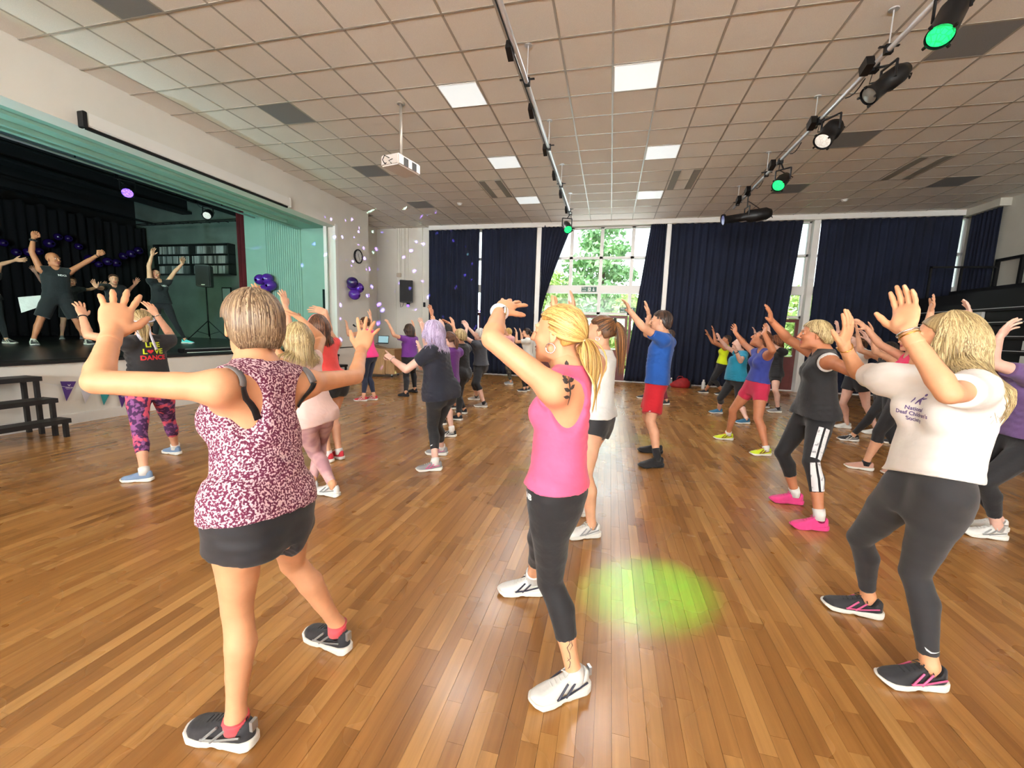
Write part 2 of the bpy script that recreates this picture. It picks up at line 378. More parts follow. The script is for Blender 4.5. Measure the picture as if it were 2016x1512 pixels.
# stage ----------------------------------------------------------------
M_teal = mat('stage_side_paint', (138, 178, 160), .7, noise=(2, .04))  # teal of the stage lighting put into the colour of whitish surfaces
M_dark = mat('stage_black_paint', (26, 28, 29), .75)
M_stagefloor = mat('black_stage_boards', (38, 41, 42), .3, noise=(3, .3), bump=(8, .1, .002))
struct('floor_stage', B((-17.4, -2.2, ZS - .2), (XL - .3, 12.4, ZS - .002)), M_stagefloor)
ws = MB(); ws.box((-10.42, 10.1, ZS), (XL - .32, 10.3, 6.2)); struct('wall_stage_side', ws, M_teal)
rb = MB()
for q in range(17):
    x = -9.72 + q * .071
    rb.hexa([(x, 10.065, ZS), (x + .05, 10.065, ZS), (x + .062, 10.1, ZS), (x - .012, 10.1, ZS), (x, 10.065, 4.9), (x + .05, 10.065, 4.9), (x + .062, 10.1, 4.9), (x - .012, 10.1, 4.9)])
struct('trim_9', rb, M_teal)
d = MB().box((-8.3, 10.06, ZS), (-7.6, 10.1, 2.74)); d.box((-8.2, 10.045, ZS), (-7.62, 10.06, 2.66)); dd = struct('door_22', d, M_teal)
MB().box((-7.83, 10.03, 1.7), (-7.70, 10.045, 2.46)).obj('vision_panel', mat('dark_glass', (30, 44, 42), .1), dd)
struct('wall_wing', MB().box((-17.4, 12.0, ZS), (-10.6, 12.2, 6.2)).box((-10.62, 10.3, ZS), (-10.42, 12.2, 6.2)), mat('wing_wall_paint', (104, 122, 112), .8, noise=(1.6, .12)))
struct('wall_stage_back', B((-17.4, -2.2, ZS), (-17.2, 12.2, 6.2)), M_dark)
struct('wall_stage_end', B((-17.4, -2.4, ZS), (XL - .3, -2.2, 6.2)), M_dark)
struct('ceiling_stage', B((-17.4, -2.4, 6.1), (XL - .3, 12.2, 6.3)), mat('stage_soffit_grey', (96, 104, 102), .8, noise=(2, .1)))
sf = MB(); sf.box((XL - 1.3, -2, PT + .02), (XL - .32, 10.1, PT + .3)); sf.box((XL - .62, -2, PT - .03), (XL - .52, 9.6, PT + .03)); sf.box((XL - .98, -2, PT - .05), (XL - .9, 9.2, PT + .03)); sf.box((XL - 1.3, -2, PT - .02), (XL - 1.2, 10.0, PT + .03)); sf.box((XL - 1.3, -2, PT + .3), (XL - 1.15, 10.1, 6.2))
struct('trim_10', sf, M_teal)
# ------------------------------------------------------------------ outside the window wall
struct('ground_outside', B((-40, YB + .3, -.25), (40, 70, -.06)), mat('lawn', (96, 122, 60), .9, noise=(3, .25)))
struct('path_outside', B((-12, YB + .25, -.2), (12, YB + 3.2, -.05)), mat('paving', (176, 172, 164), .9, noise=(2, .08)))
M_bark = mat('bark', (92, 74, 58), .9, noise=(14, .2))
def foliage_mesh(name, blobs, n, size, seed):
    rg = np.random.default_rng(seed); bl = np.array(blobs, float)
    vol = bl[:, 3] * bl[:, 4] * bl[:, 5]; idx = rg.choice(len(bl), n, p=vol / vol.sum())
    d = rg.normal(size=(n, 3)); d /= np.linalg.norm(d, axis=1)[:, None]; rad = rg.random(n) ** .33
    c = bl[idx, :3] + d * rad[:, None] * bl[idx, 3:6]
    u = rg.normal(size=(n, 3)); u /= np.linalg.norm(u, axis=1)[:, None]; w = rg.normal(size=(n, 3)); w -= u * (u * w).sum(1)[:, None]; w /= np.linalg.norm(w, axis=1)[:, None]
    s = size * rg.uniform(.6, 1.3, n)[:, None]
    v = np.stack([c - u * s, c + w * s * .45, c + u * s, c - w * s * .45], 1).reshape(-1, 3)
    me = bpy.data.meshes.new(name); me.from_pydata(v.tolist(), [], np.arange(4 * n).reshape(-1, 4).tolist()); return me
def leaf_mat(name, c, c2):
    m = mat(name, c, .6, noise=(1.2, .2), color2=c2); b = m.node_tree.nodes['Principled BSDF']; b.inputs['Subsurface Weight'].default_value = 0
    return m
LEAF = [leaf_mat('conifer_leaves', (120, 164, 112), (164, 200, 140)), leaf_mat('maple_leaves', (150, 186, 96), (196, 214, 126)), leaf_mat('hedge_leaves', (108, 150, 80), (156, 188, 108))]
def tree(label, x, y, h, r, kind, seed, n=5200, name='tree', cat='tree', z0=.3, group='trees beyond the window wall'):
    t = thing(name, label, cat, (x, y, -.06), group=group)
    rg = random.Random(seed); bl = []
    for k in range(26):
        z = z0 + (h - z0) * (k + .5) / 26; f = (1 - (z / h) ** 1.7) ** .8 if kind == 0 else math.sqrt(max(.05, 1 - ((z - .55 * h) / (.5 * h)) ** 2))
        for q in range(3):
            a = rg.uniform(0, 6.28); rr = r * f * rg.uniform(.3, .75)
            bl.append((math.cos(a) * rr, math.sin(a) * rr, z, r * f * .42 + .15, r * f * .42 + .15, .34 + .1 * f))
    link('foliage', foliage_mesh('foliage', bl, n, .11 + .008 * h, seed), LEAF[kind], t)
    MB().tube([(0, 0, 0), (0, 0, h * .5), (0, 0, h * .9)], [.09 * r + .05, .06 * r + .03, .02], 8).obj('trunk', M_bark, t, True)
tree('tall green conifer filling the middle of the open window', -.7, 25, 10.0, 2.7, 0, 1, 8000)
tree('rounded light green tree left of the tall conifer', -4.6, 29, 5.6, 2.6, 1, 2)
tree('rounded light green tree right of the tall conifer', 5.6, 30, 5.8, 2.4, 1, 3)
for k, (x, hh, lab) in enumerate(((-4.4, 3.0, 'green shrub outside behind the gap between the left curtains'), (-2.1, 3.4, 'green shrub outside at the left edge of the open window'), (.75, 3.2, 'green shrub outside at the right edge of the open window'), (3.8, 3.4, 'green shrub outside behind the wide curtain'), (7.6, 3.5, 'green shrub outside seen through the gap beside the third post'))):
    tree(lab, x, 19.2 + .5 * (k % 2), hh, .95, 2 if k % 2 else 1, 20 + k, 2600, 'shrub', 'shrub', group='shrubs outside the window wall')
# ------------------------------------------------------------------ curtains
M_curtain = mat('navy_curtain_cloth', (20, 27, 48), .95, noise=(1.4, .2))
M_stagecloth = mat('black_stage_cloth', (9, 9, 11), .95)
M_redcloth = mat('dark_red_stage_cloth', (84, 16, 22), .9, noise=(2, .15))
def curtain(name, label, ea, eb, z0, z1, folds, m, axis='x', depth=.055, group=None, seed=0, scallop=0, nz=26):
    """ea, eb: functions z -> position of the two edges; axis 'x' hangs along X at fixed y, 'y' along Y at fixed x."""
    rg = random.Random(seed); nu = folds * 8; V = []; F = []
    ph = [rg.uniform(-.5, .5) for _ in range(folds + 2)]; am = [rg.uniform(.55, 1.25) for _ in range(folds + 2)]
    for iz in range(nz + 1):
        s = iz / nz; z = z0 + (z1 - z0) * s
        (a, pa), (b_, pb) = ea(z), eb(z)
        for iu in range(nu + 1):
            u = iu / nu; k = u * folds; i = int(k); w = k - i
            amp = (am[i] * (1 - w) + am[i + 1] * w) * depth * (1.12 - .35 * s)
            off = amp * math.sin(2 * math.pi * (k + .12 * ph[i] * math.sin(3 * s + ph[i] * 9)))
            p = a + (b_ - a) * u; q = pa + (pb - pa) * u + off
            zz = z - (scallop * abs(math.sin(math.pi * u * folds * .5)) if iz == nz else 0)
            V.append((p, q, zz) if axis == 'x' else (q, p, zz))
    n1 = nu + 1
    for iz in range(nz):
        for iu in range(nu): F.append((iz * n1 + iu, iz * n1 + iu + 1, (iz + 1) * n1 + iu + 1, (iz + 1) * n1 + iu))
    me = bpy.data.meshes.new(name); me.from_pydata(V, [], F); o = link(name, me, m, None, True)
    md = o.modifiers.new('thick', 'SOLIDIFY'); md.thickness = .006
    return tag(o, label, 'curtain', group)
k_ = lambda x, y: (lambda z: (x, y))
G = 'navy window curtains'
yc = YB - .14
curtain('curtain', 'navy curtain nearest the wall loudspeaker', k_(-6.07, yc), k_(-4.30, yc), .05, 4.76, 10, M_curtain, group=G, seed=1)
curtain('curtain', 'navy curtain between a thin gap of light and the first white post', k_(-4.22, yc), k_(-2.43, yc), .05, 4.76, 10, M_curtain, group=G, seed=2)
def tie(z): return (-2.28 + .9 * max(0, min(1, (z - 1.9) / 2.85)) ** 1.25 + .06, yc)
curtain('curtain', 'navy curtain swept aside on the left edge of the open window', k_(-2.26, yc - .05), tie, .05, 4.74, 7, M_curtain, group=G, seed=3)
def tie2(z): return (.98 - .5 * (1 - max(0, min(1, z / 4.7))), yc)
curtain('curtain', 'navy curtain bunched on the right edge of the open window', tie2, k_(1.42, yc), .05, 4.74, 7, M_curtain, group=G, seed=4)
curtain('curtain', 'wide navy curtain behind the blue shirt, right of the second post', k_(1.57, yc), (lambda z: (4.93 - .25 * (1 - z / 4.7), yc)), .05, 4.72, 17, M_curtain, group=G, seed=5)
curtain('curtain', 'wide navy curtain in the dark far right bay', k_(5.36, yc), k_(8.48, yc), .05, 4.70, 16, M_curtain, group=G, seed=6)
curtain('curtain', 'navy curtain turning the corner along the right wall', k_(12.18, XR - .1), k_(12.98, XR - .1), .05, 4.66, 7, M_curtain, 'y', group=G, seed=7)
curtain('stage_backdrop', 'black cloth backdrop across the back of the stage', k_(-2.1, -16.6), k_(11.85, -16.6), ZS + .02, 4.78, 60, M_stagecloth, 'y', .05, seed=8, scallop=.1)
curtain('stage_curtain', 'dark red curtain gathered at the side of the stage', k_(-10.80, 10.2), k_(-10.46, 10.17), ZS + .05, 5.9, 5, M_redcloth, 'x', .04, seed=9)
# ------------------------------------------------------------------ exit signs
def plane_text(name, txt, size, loc, rot, m, parent=None, ext=.0008, align='CENTER', font_scale=1.0):
    c = bpy.data.curves.new(name, 'FONT'); c.body = txt; c.size = size; c.extrude = ext; c.align_x = align; c.align_y = 'CENTER'; c.resolution_u = 3
    o = bpy.data.objects.new(name, c); COL.objects.link(o)
    dg = bpy.context.evaluated_depsgraph_get(); me = bpy.data.meshes.new_from_object(o.evaluated_get(dg)); bpy.data.objects.remove(o)
    p = link(name, me, m, parent); p.location = loc; p.rotation_euler = rot; return p
M_exit = mat('exit_sign_green', (18, 84, 62), .4); M_print = mat('white_print', (235, 238, 235), .5)
def exit_sign(label, x, y, z):
    t = thing('exit_sign', label, 'sign', (x, y, z), group='green exit signs')
    MB().box((-.23, -.012, -.075), (.23, .0, .075)).obj('sign_plate', M_exit, t)
    plane_text('lettering', 'Fire\nexit', .075, (-.15, -.0135, 0), (math.pi / 2, 0, 0), M_print, t)
    a = MB(); a.box((.13, -.0145, -.02), (.15, -.0125, .055)); a.quad((.10, -.0145, -.015), (.14, -.0145, -.06), (.18, -.0145, -.015)); a.obj('arrow', M_print, t)
    r = MB(); r.box((-.03, -.0145, -.055), (.05, -.0125, .055)); r.obj('door_symbol', M_print, t)
    g = MB(); g.tube([(.0, -.016, .035), (.012, -.016, .0), (-.008, -.016, -.045)], .008, 6); g.tube([(.012, -.016, 0), (.03, -.016, -.03)], .007, 6); g.tube([(-.012, -.016, .015), (.03, -.016, .012)], .006, 6); sphere_mesh(g, (.004, -.016, .045), .009, 8, 6); g.obj('running_figure', M_exit, t)
exit_sign('green exit sign on the beam above the raised hand', -.73, YB - .015, 2.835)
exit_sign('green exit sign low on the right beside the blue shirted dancer', .47, YB + .012, 2.22)
# ------------------------------------------------------------------ lighting bars
M_lens_g = mat('green_lit_lens', (30, 230, 120), .3, emit=((40, 240, 130), 1.1))
M_lens_w = mat('pearl_lens', (225, 222, 214), .2, emit=((250, 248, 240), .35))
M_lens_p = mat('violet_lit_lens', (120, 80, 255), .3, emit=((150, 110, 255), 2.2))
M_cable = mat('black_cable', (16, 16, 16), .6)
def lens_pattern(m, scale, dark):
    nt = m.node_tree; b = nt.nodes['Principled BSDF']; tc = nt.nodes.new('ShaderNodeTexCoord'); v = nt.nodes.new('ShaderNodeTexVoronoi'); v.feature = 'DISTANCE_TO_EDGE'; v.inputs['Scale'].default_value = scale
    nt.links.new(tc.outputs['Object'], v.inputs['Vector']); r = nt.nodes.new('ShaderNodeValToRGB'); r.color_ramp.elements[0].color = rgba(dark); r.color_ramp.elements[1].color = b.inputs['Emission Color'].default_value; r.color_ramp.elements[1].position = .12
    nt.links.new(v.outputs['Distance'], r.inputs['Fac']); nt.links.new(r.outputs['Color'], b.inputs['Emission Color'])
lens_pattern(M_lens_g, 26, (10, 110, 60)); lens_pattern(M_lens_w, 20, (150, 148, 140)); lens_pattern(M_lens_p, 22, (60, 30, 160))
def lighting_bar(label, x, z, y0, y1, rods):
    t = thing('lighting_bar', label, 'lighting bar', (x, y0, z), group='aluminium lighting bars')
    MB().tube([(0, 0, 0), (0, y1 - y0, 0)], .026, 16).obj('tube', M_steel, t, True)
    for y in rods:
        r = MB().tube([(0, y - y0, .02), (0, y - y0, ZC - z)], .007, 8); r.lathe([(.045, 0), (.045, .012)], (0, y - y0, ZC - z - .012)); r.obj('hanger_rod', M_steel, t)
        c = MB().box((-.035, y - y0 - .025, -.035), (.035, y - y0 + .025, .05)); c.box((-.09, y - y0 - .012, .03), (.09, y - y0 + .012, .042)); c.obj('clamp', M_black, t)
    return t
b1 = lighting_bar('bare aluminium lighting bar running down the middle of the ceiling', -1.145, 4.42, .4, 10.75, (1.7, 3.4, 5.18, 6.95, 8.69, 10.44))
for y in (4.55, 5.75, 6.95, 8.05, 9.1, 10.25):
    s = MB().obox((-.055, y - .4, -.03), ((1, 0, 0), (0, .94, -.34), (0, .34, .94)), (.03, .075, .05)); s.box((-.05, y - .43, -.0), (.0, y - .37, .05)); s.obj('socket_box', M_black, b1)
MB().tube([(-.03, 0, -.02), (-.03, 10.2, -.02)], .008, 6).obj('cable', M_cable, b1)
b2 = lighting_bar('aluminium lighting bar hung with stage lamps over the dancers', 2.60, 4.45, 1.6, 10.8, (3.5, 5.35, 6.93, 8.74, 10.5))
for y in (4.1, 5.6, 6.85, 8.3, 9.6, 10.2):
    s = MB().obox((-.06, y - 1.6, .0), ((1, 0, 0), (0, .94, -.34), (0, .34, .94)), (.04, .07, .055)); s.obj('socket_box', M_black, b2)
mb = MB()
for q in range(5):
    y = 2.6 + q * 1.6; mb.tube([(.03, y - 1.6 + .4 * w, -.02 - .05 * math.sin(math.pi * w)) for w in (0, .25, .5, .75, 1)], .007, 6)
mb.obj('cable', M_cable, b2)
def stage_lamp(label, lens, aim, L, R, bar, lens_m, kind='par', group='theatre lamps on the ceiling bars', light=None):
    lens = Vector(lens); ax = (Vector(aim) - lens).normalized(); t = thing('stage_lamp', label, 'stage lamp', lens, group=group)
    o = Vector((0, 0, 0))
    if kind == 'par': prof = [(R * 1.02, -.015), (R * 1.04, .0), (R, .03), (R, L * .62), (R * .84, L * .72), (R * .7, L * .95), (R * .4, L), (.01, L)]
    elif kind == 'lens': prof = [(R * 1.12, 0), (R * 1.12, .03), (R * .95, .05), (R * .95, L * .45), (R * 1.15, L * .5), (R * 1.1, L * .82), (R * .7, L), (.01, L)]
    else: prof = [(R * 1.2, 0), (R * 1.2, .04), (R * .8, .06), (R * .8, L * .5), (R * 1.25, L * .55), (R * 1.25, L * .9), (R * .8, L), (.01, L)]
    MB().lathe(prof, o, -ax, 28, caps=False).obj('housing', M_black, t, True)
    MB().lathe([(R * .93, .012), (R * .5, .004), (.002, .0)], o, -ax, 28, caps=False).obj('lens', lens_m, t, True)
    if kind != 'profile':
        fr = MB(); nx = ax.orthogonal().normalized(); ny = ax.cross(nx)
        for a in range(4):
            dd = nx * math.cos(a * math.pi / 2 + .4) + ny * math.sin(a * math.pi / 2 + .4); fr.obox(dd * R * 1.12 + ax * .01, (dd, ax.cross(dd), ax), (R * .14, R * .1, .012))
        fr.obj('clip', M_black, t)
    # yoke
    mid = -ax * L * .5; side = ax.cross(Vector((0, 0, 1))).normalized(); top = Vector(bar) - lens
    k1, k2 = mid + side * R * 1.2, mid - side * R * 1.2; up = Vector((0, 0, 1)) * (R * 1.9)
    y = MB(); y.tube([k1, k1 + up], .013, 6); y.tube([k2, k2 + up], .013, 6); y.tube([k1 + up, k2 + up], .013, 6); y.obj('yoke', M_black, t)
    h = MB(); h.tube([mid + up, top], .012, 6); h.obox(top, ((1, 0, 0), (0, 1, 0), (0, 0, 1)), (.035, .035, .04)); h.obj('hook_clamp', M_black, t)
    c = MB(); back = -ax * L; c.tube([back, back + Vector((.05, .02, -.09)), back * .8 + Vector((.14, .05, .02)), top + Vector((.02, .1, -.1)), top], .008, 6); c.obj('cable', M_cable, t, True)
    if light:
        col, en, size = light
        lamp('stage_lamp_beam', 'SPOT', lens + ax * .03, en, col, aim, spot_size=math.radians(size), spot_blend=.9, shadow_soft_size=.03)
    return t
GREEN = (.03, 1.0, .05)
stage_lamp('biggest black par lamp with a green lens, nearest the camera', (2.50, 4.42, 4.0), (.32, 2.35, 0), .55, .095, (2.6, 4.0, 4.43), M_lens_g, light=(GREEN, 3000, 9))
stage_lamp('black lamp with looped cable and a dull lens, second along the bar', (2.45, 5.30, 4.0), (-2.6, 4.6, 0), .42, .085, (2.62, 5.62, 4.43), mat('dull_lens', (120, 118, 112), .2), 'lens')
stage_lamp('black lamp with a white lens and open yoke, third along the bar', (2.52, 6.42, 4.03), (-.6, 4.6, 0), .34, .10, (2.6, 6.75, 4.43), M_lens_w, 'lens')
stage_lamp('short black par lamp with a green lens, fourth along the bar', (2.54, 7.9, 3.98), (-.6, 4.2, 0), .34, .095, (2.6, 8.1, 4.43), M_lens_g, light=(GREEN, 700, 7))
stage_lamp('long black profile spotlight pointing at the stage', (2.15, 9.75, 3.92), (-9, 8.6, 2.2), .95, .10, (2.6, 9.75, 4.43), mat('blue_filter', (30, 30, 110), .3), 'profile')
stage_lamp('black par lamp with a green lens at the end of the bare bar', (-1.16, 10.45, 3.98), (.6, 5.9, 0), .34, .10, (-1.145, 10.7, 4.42), M_lens_g, light=(GREEN, 700, 6))
# ------------------------------------------------------------------ projector, screen case, clock, detectors
M_proj = mat('projector_plastic', (216, 206, 198), .5); M_grill = mat('dark_grille', (60, 58, 56), .6)
t = thing('projector', 'cream ceiling projector on a long drop pole', 'projector', (-3.28, 6.07, 3.99), math.radians(78))
pj = MB().box((-.26, -.17, -.13), (.26, .17, .03)); pj.obj('body', M_proj, t, bevel=.02)
MB().tube([(0, 0, .03), (0, 0, ZC - 3.99)], .022, 12).lathe([(.06, ZC - 3.99 - .015), (.06, ZC - 3.99)]).obj('pole', mat('grey_pole', (168, 160, 150), .4, .5), t, True)
MB().box((-.1, -.1, .028), (.1, .1, .05)).obj('mount_plate', M_proj, t)
for x in (-.14, .05): MB().box((x, -.176, -.11), (x + .1, -.169, -.0)).obj('side_grille', M_grill, t)
MB().lathe([(.055, 0), (.055, .03), (.045, .03), (.04, .01)], (.262, .06, -.05), (1, 0, 0)).obj('lens_ring', M_grill, t, True)
c = MB(); c.tube([(-.26, .0, -.03), (-.34, .02, -.02), (-.36, .04, -.09), (-.3, .05, -.12), (-.26, .06, -.09)], .007, 6); c.tube([(-.26, -.06, -.05), (-.33, -.05, -.1), (-.26, -.04, -.11)], .006, 6); c.obj('cable', M_cable, t, True)
for k, (x, y) in enumerate(((-.1745, -.04), (.0, .0))): pass
MB().lathe([(.028, 0), (.028, .004), (.018, .006)], (-.06, .172, -.04), (0, 1, 0), 14).obj('screw_boss', M_proj, t)
t = thing('screen_case', 'long white projector screen case above the stage opening', 'screen case', (XL + .004, 4.44, 4.18))
MB().box((.002, .05, -.09), (.115, 3.72, .09)).obj('case', M_white, t, bevel=.012)
MB().box((.0, .0, -.12), (.12, .05, .09)).obj('end_cap', M_black, t, bevel=.008); MB().box((.0, 3.72, -.1), (.12, 3.77, .1)).obj('end_cap', M_white, t, bevel=.01)
MB().box((.03, .06, -.125), (.07, 3.7, -.09)).obj('screen_slot', mat('black_felt', (8, 8, 8), .9), t)
t = thing('wall_clock', 'round black rimmed wall clock beside the stage', 'clock', (XL, 10.845, 3.48))
MB().lathe([(.19, 0), (.2, .02), (.2, .045), (.175, .055), (.165, .04)], (0, 0, 0), (1, 0, 0), 36, caps=False).obj('rim', M_black, t, True)
MB().lathe([(.168, .03), (.001, .03)], (0, 0, 0), (1, 0, 0), 36, caps=False).obj('face', mat('clock_face', (232, 232, 228), .4), t)
hm = MB()
for a in range(12):
    an = a * math.pi / 6; dy, dz = math.sin(an), math.cos(an); hm.obox((.033, dy * .142, dz * .142), ((1, 0, 0), (0, dy, dz), (0, -dz, dy)), (.001, .014, .004))
hm.obj('hour_marks', M_black, t)
for an, L, w in ((math.radians(20), .085, .007), (math.radians(-150), .12, .005)):
    dy, dz = -math.sin(an), math.cos(an); MB().obox((.038, dy * L / 2, dz * L / 2), ((1, 0, 0), (0, dy, dz), (0, -dz, dy)), (.001, L / 2, w)).obj('hand', M_black, t)
for k, (x, y) in enumerate(((-4.14, 10.85), (5.25, 11.8))):
    t = thing('smoke_detector', ('white smoke detector in the ceiling left of the light panels', 'white smoke detector in the ceiling near the right wall')[k], 'smoke detector', (x, y, ZC - .006))
    MB().lathe([(.06, 0), (.06, -.02), (.04, -.045), (.02, -.05)], (0, 0, 0), (0, 0, 1), 20).obj('detector_body', M_white, t, True); MB().lathe([(.075, .004), (.075, -.008)], n=20).obj('base', M_white, t)
# wall speaker, sensor, switch
M_grille = mat('speaker_grille', (24, 24, 26), .7, noise=(500, .4)); M_cab = mat('black_cabinet', (16, 16, 18), .5)
t = thing('wall_loudspeaker', 'black loudspeaker on a bracket on the white wall', 'loudspeaker', (-6.82, 12.95, 2.69), math.radians(25))
MB().hexa([(-.22, -.14, -.37), (.22, -.14, -.37), (.15, .2, -.37), (-.15, .2, -.37), (-.22, -.14, .37), (.22, -.14, .37), (.15, .2, .37), (-.15, .2, .37)]).obj('cabinet', M_cab, t, bevel=.012)
MB().box((-.2, -.152, -.34), (.2, -.138, .34)).obj('grille', M_grille, t, bevel=.004)
MB().box((-.03, .2, -.1), (.03, .29, .1)).obj('bracket', M_black, t); MB().tube([(-.1, .1, -.37), (-.14, .12, -.5), (-.2, .15, -.52), (-.22, .16, -.36)], .007, 6).obj('cable', M_cable, t, True)
t = thing('disco_light', 'small black disco light clamped under the wall loudspeaker', 'disco light', (-6.66, 12.78, 2.24))
MB().lathe([(.05, 0), (.055, .06), (.03, .1)], (0, 0, 0), (.3, -.8, -.3)).obj('head', M_black, t, True); MB().lathe([(.045, .104), (.001, .106)], (0, 0, 0), (.3, -.8, -.3), caps=False).obj('lens', M_lens_p, t)
MB().box((-.06, -.02, .03), (.06, .02, .075)).obj('bracket', M_black, t)
t = tag(MB().box((-7.3, YB - .1, 3.2), (-7.14, YB - .03, 3.34)).obj('motion_sensor', mat('beige_plastic', (190, 176, 156), .5), bevel=.012), 'beige motion sensor box above the wall loudspeaker', 'sensor')
t = tag(MB().box((-6.33, YB - .03, 2.2), (-6.25, YB, 2.36)).obj('light_switch', M_black, bevel=.006), 'small black switch box on the wall beside the first curtain', 'switch')
# ------------------------------------------------------------------ balloons
M_ball = mat('purple_latex', (84, 40, 150), .22, spec=.6); M_ball_d = mat('dark_purple_latex', (40, 19, 86), .25, spec=.6)
def balloon(label, c, r, m, group, knot=(0, 0, -1)):
    t = thing('balloon', label, 'balloon', c, group=group); k = Vector(knot).normalized()
    MB().lathe([(r * math.sin(a), -r * 1.08 * math.cos(a) + .0) for a in [math.pi * i / 14 for i in range(1, 15)]][::1] + [(.001, r * 1.08)], (0, 0, 0), k, 20, caps=False).obj('skin', m, t, True)
    MB().lathe([(.006, r * 1.04), (.02, r * 1.16)], (0, 0, 0), k, 8).obj('knot', m, t)
for k, (y, z, off) in enumerate(((10.30, 2.68, .14), (10.55, 2.56, .15), (10.40, 2.36, .13), (10.42, 2.62, .07))):
    balloon(('dark purple balloon at the top of the cluster by the clock', 'purple balloon on the right of the cluster by the clock', 'purple balloon at the bottom of the cluster by the clock', 'purple balloon tucked behind the cluster by the clock')[k], (XL + off + .05, y, z), .15, M_ball if k else M_ball_d, 'purple balloon clusters', (-.4, .0, .1))
for k, (x, z, off) in enumerate(((-9.74, 2.70, .14), (-9.48, 2.72, .16), (-9.40, 2.55, .14), (-9.58, 2.42, .15))):
    balloon(('purple balloon on the left of the cluster in the stage', 'purple balloon at the top of the cluster in the stage', 'purple balloon on the right of the cluster in the stage', 'purple balloon at the bottom of the cluster in the stage')[k], (x, 10.03 - off, z), .15, M_ball, 'purple balloon clusters', (0, .5, .1))
rg = random.Random(5)
for k in range(20):
    y = 6.9 + k * .24; z = 3.55 + .3 * math.sin(k * .75) + rg.uniform(-.1, .1)
    br = rg.uniform(.10, .14); balloon('dark purple balloon in the garland on the black backdrop', (-16.55 + br, y, z), br, M_ball_d, 'balloon garland on the backdrop', (-1, 0, .1))
# ------------------------------------------------------------------ black portable steps
M_step = mat('black_painted_wood', (26, 25, 26), .5, noise=(6, .2))
def steps(label, y0, y1):
    t = thing('stage_steps', label, 'steps', (0, 0, 0), group='black portable stage steps')
    lv = ((-7.20, -6.93, .73), (-6.93, -6.69, .47), (-6.69, -6.50, .23))
    for x0, x1, z in lv: MB().box((x0, y0, z - .055), (x1 + .02, y1, z)).obj('tread', M_step, t)
    for x0, x1, z in lv:
        for y in (y0 + .05, y1 - .045):
            for x in ((x0 + .005, x1 - .035) if z > .7 else (x1 - .035,)): MB().box((x, y - .02, 0), (x + .045, y + .02, z - .055)).obj('leg', M_step, t)
    MB().box((-7.18, y0 + .07, .2), (-6.53, y0 + .1, .24)).obj('brace', M_step, t)
steps('black three-tread steps at the near end of the stage front', 2.45, 3.60)
steps('black steps at the far end of the stage beside the lectern', 8.30, 9.45)
# bunting on the stage front
t = thing('bunting', 'string of triangular flags pinned along the stage front', 'bunting', (XL + .02, 0, 0))
F_m = [mat('purple_flag', (74, 44, 120), .7), mat('pale_flag', (206, 204, 212), .7), mat('teal_flag', (48, 148, 150), .7)]
pts = []
for q in range(31):
    y = 3.75 + q * .17; pts.append((.012, y, .40 + .22 * (((q % 12) - 6) / 6) ** 2))
MB().tube(pts, .003, 5).obj('cord', mat('white_cord', (220, 220, 220), .6), t)
for q in range(10):
    y = 3.946 + q * .215; z = [.61, .46, .40, .40, .44, .55, .61, .5, .42, .4][q]; m = F_m[(0, 1, 2)[q % 3]]
    w = .17 if q % 3 == 0 else .13; hh = .28 if q % 3 == 0 else .2
    fl = MB(); fl.v += [(.004, y, z), (.004, y + w, z - .02), (.004, y + w * .25, z - hh), (.007, y, z), (.007, y + w, z - .02), (.007, y + w * .25, z - hh)]
    for f in ((0, 2, 1), (3, 4, 5), (0, 1, 4, 3), (1, 2, 5, 4), (2, 0, 3, 5)): fl._f(*f)
    f = fl.obj('flag', m, t)
    if q % 3 == 0:
        pr = MB(); pr.box((.0075, y + .045, z - .10), (.0085, y + .125, z - .094)); pr.box((.0075, y + .055, z - .115), (.0085, y + .115, z - .111)); pr.tube([(.009, y + .075, z - .05), (.009, y + .085, z - .075)], .004, 5); pr.tube([(.009, y + .1, z - .05), (.009, y + .09, z - .075)], .004, 5); pr.obj('logo_print', M_print, f)
# ------------------------------------------------------------------ lectern and laptop
M_ply = mat('light_oak_veneer', (176, 132, 88), .5, noise=(4, .12), stretch=(8, 8, 1))
t = thing('lectern', 'light wood lectern cabinet on castors at the wall', 'lectern', (-6.88, 11.12, 0), math.radians(8))
lc = MB(); lc.hexa([(-.6, -.32, .08), (.42, -.32, .08), (.42, .32, .08), (-.6, .32, .08), (-.6, -.32, 1.04), (.42, -.32, .80), (.42, .32, .80), (-.6, .32, 1.04)]); lc.obj('carcass', M_ply, t, bevel=.008)
MB().box((.1, -.34, .10), (.42, -.322, .74)).obj('door', M_ply, t); MB().box((.03, -.35, .8), (.72, .3, .84)).obj('shelf_top', M_ply, t, bevel=.006); MB().box((.42, -.3, .1), (.7, .3, .80)).obj('side_cabinet', M_ply, t, bevel=.006)
for x in (-.42, -.3): MB().box((x, -.326, .16), (x + .09, -.318, .24)).obj('socket_plate', M_black, t)
for x, y in ((-.52, -.26), (.6, -.24), (-.52, .26), (.6, .24)):
    MB().lathe([(.035, -.015), (.035, .015)], (x, y, .035), (0, 1, 0), 14).obj('castor', M_black, t)
    MB().box((x - .02, y - .02, .05), (x + .02, y + .02, .08)).obj('castor_plate', M_steel, t)
t = thing('laptop', 'open laptop standing on the lectern', 'laptop', (-6.62, 11.05, .995), math.radians(14))
MB().box((-.16, -.11, -.02), (.16, .11, .0)).obj('keyboard_base', M_cab, t); lp = MB().hexa([(-.16, .10, 0), (.16, .10, 0), (.16, .115, 0), (-.16, .115, 0), (-.16, .16, .22), (.16, .16, .22), (.16, .172, .22), (-.16, .172, .22)]).obj('lid', M_cab, t)
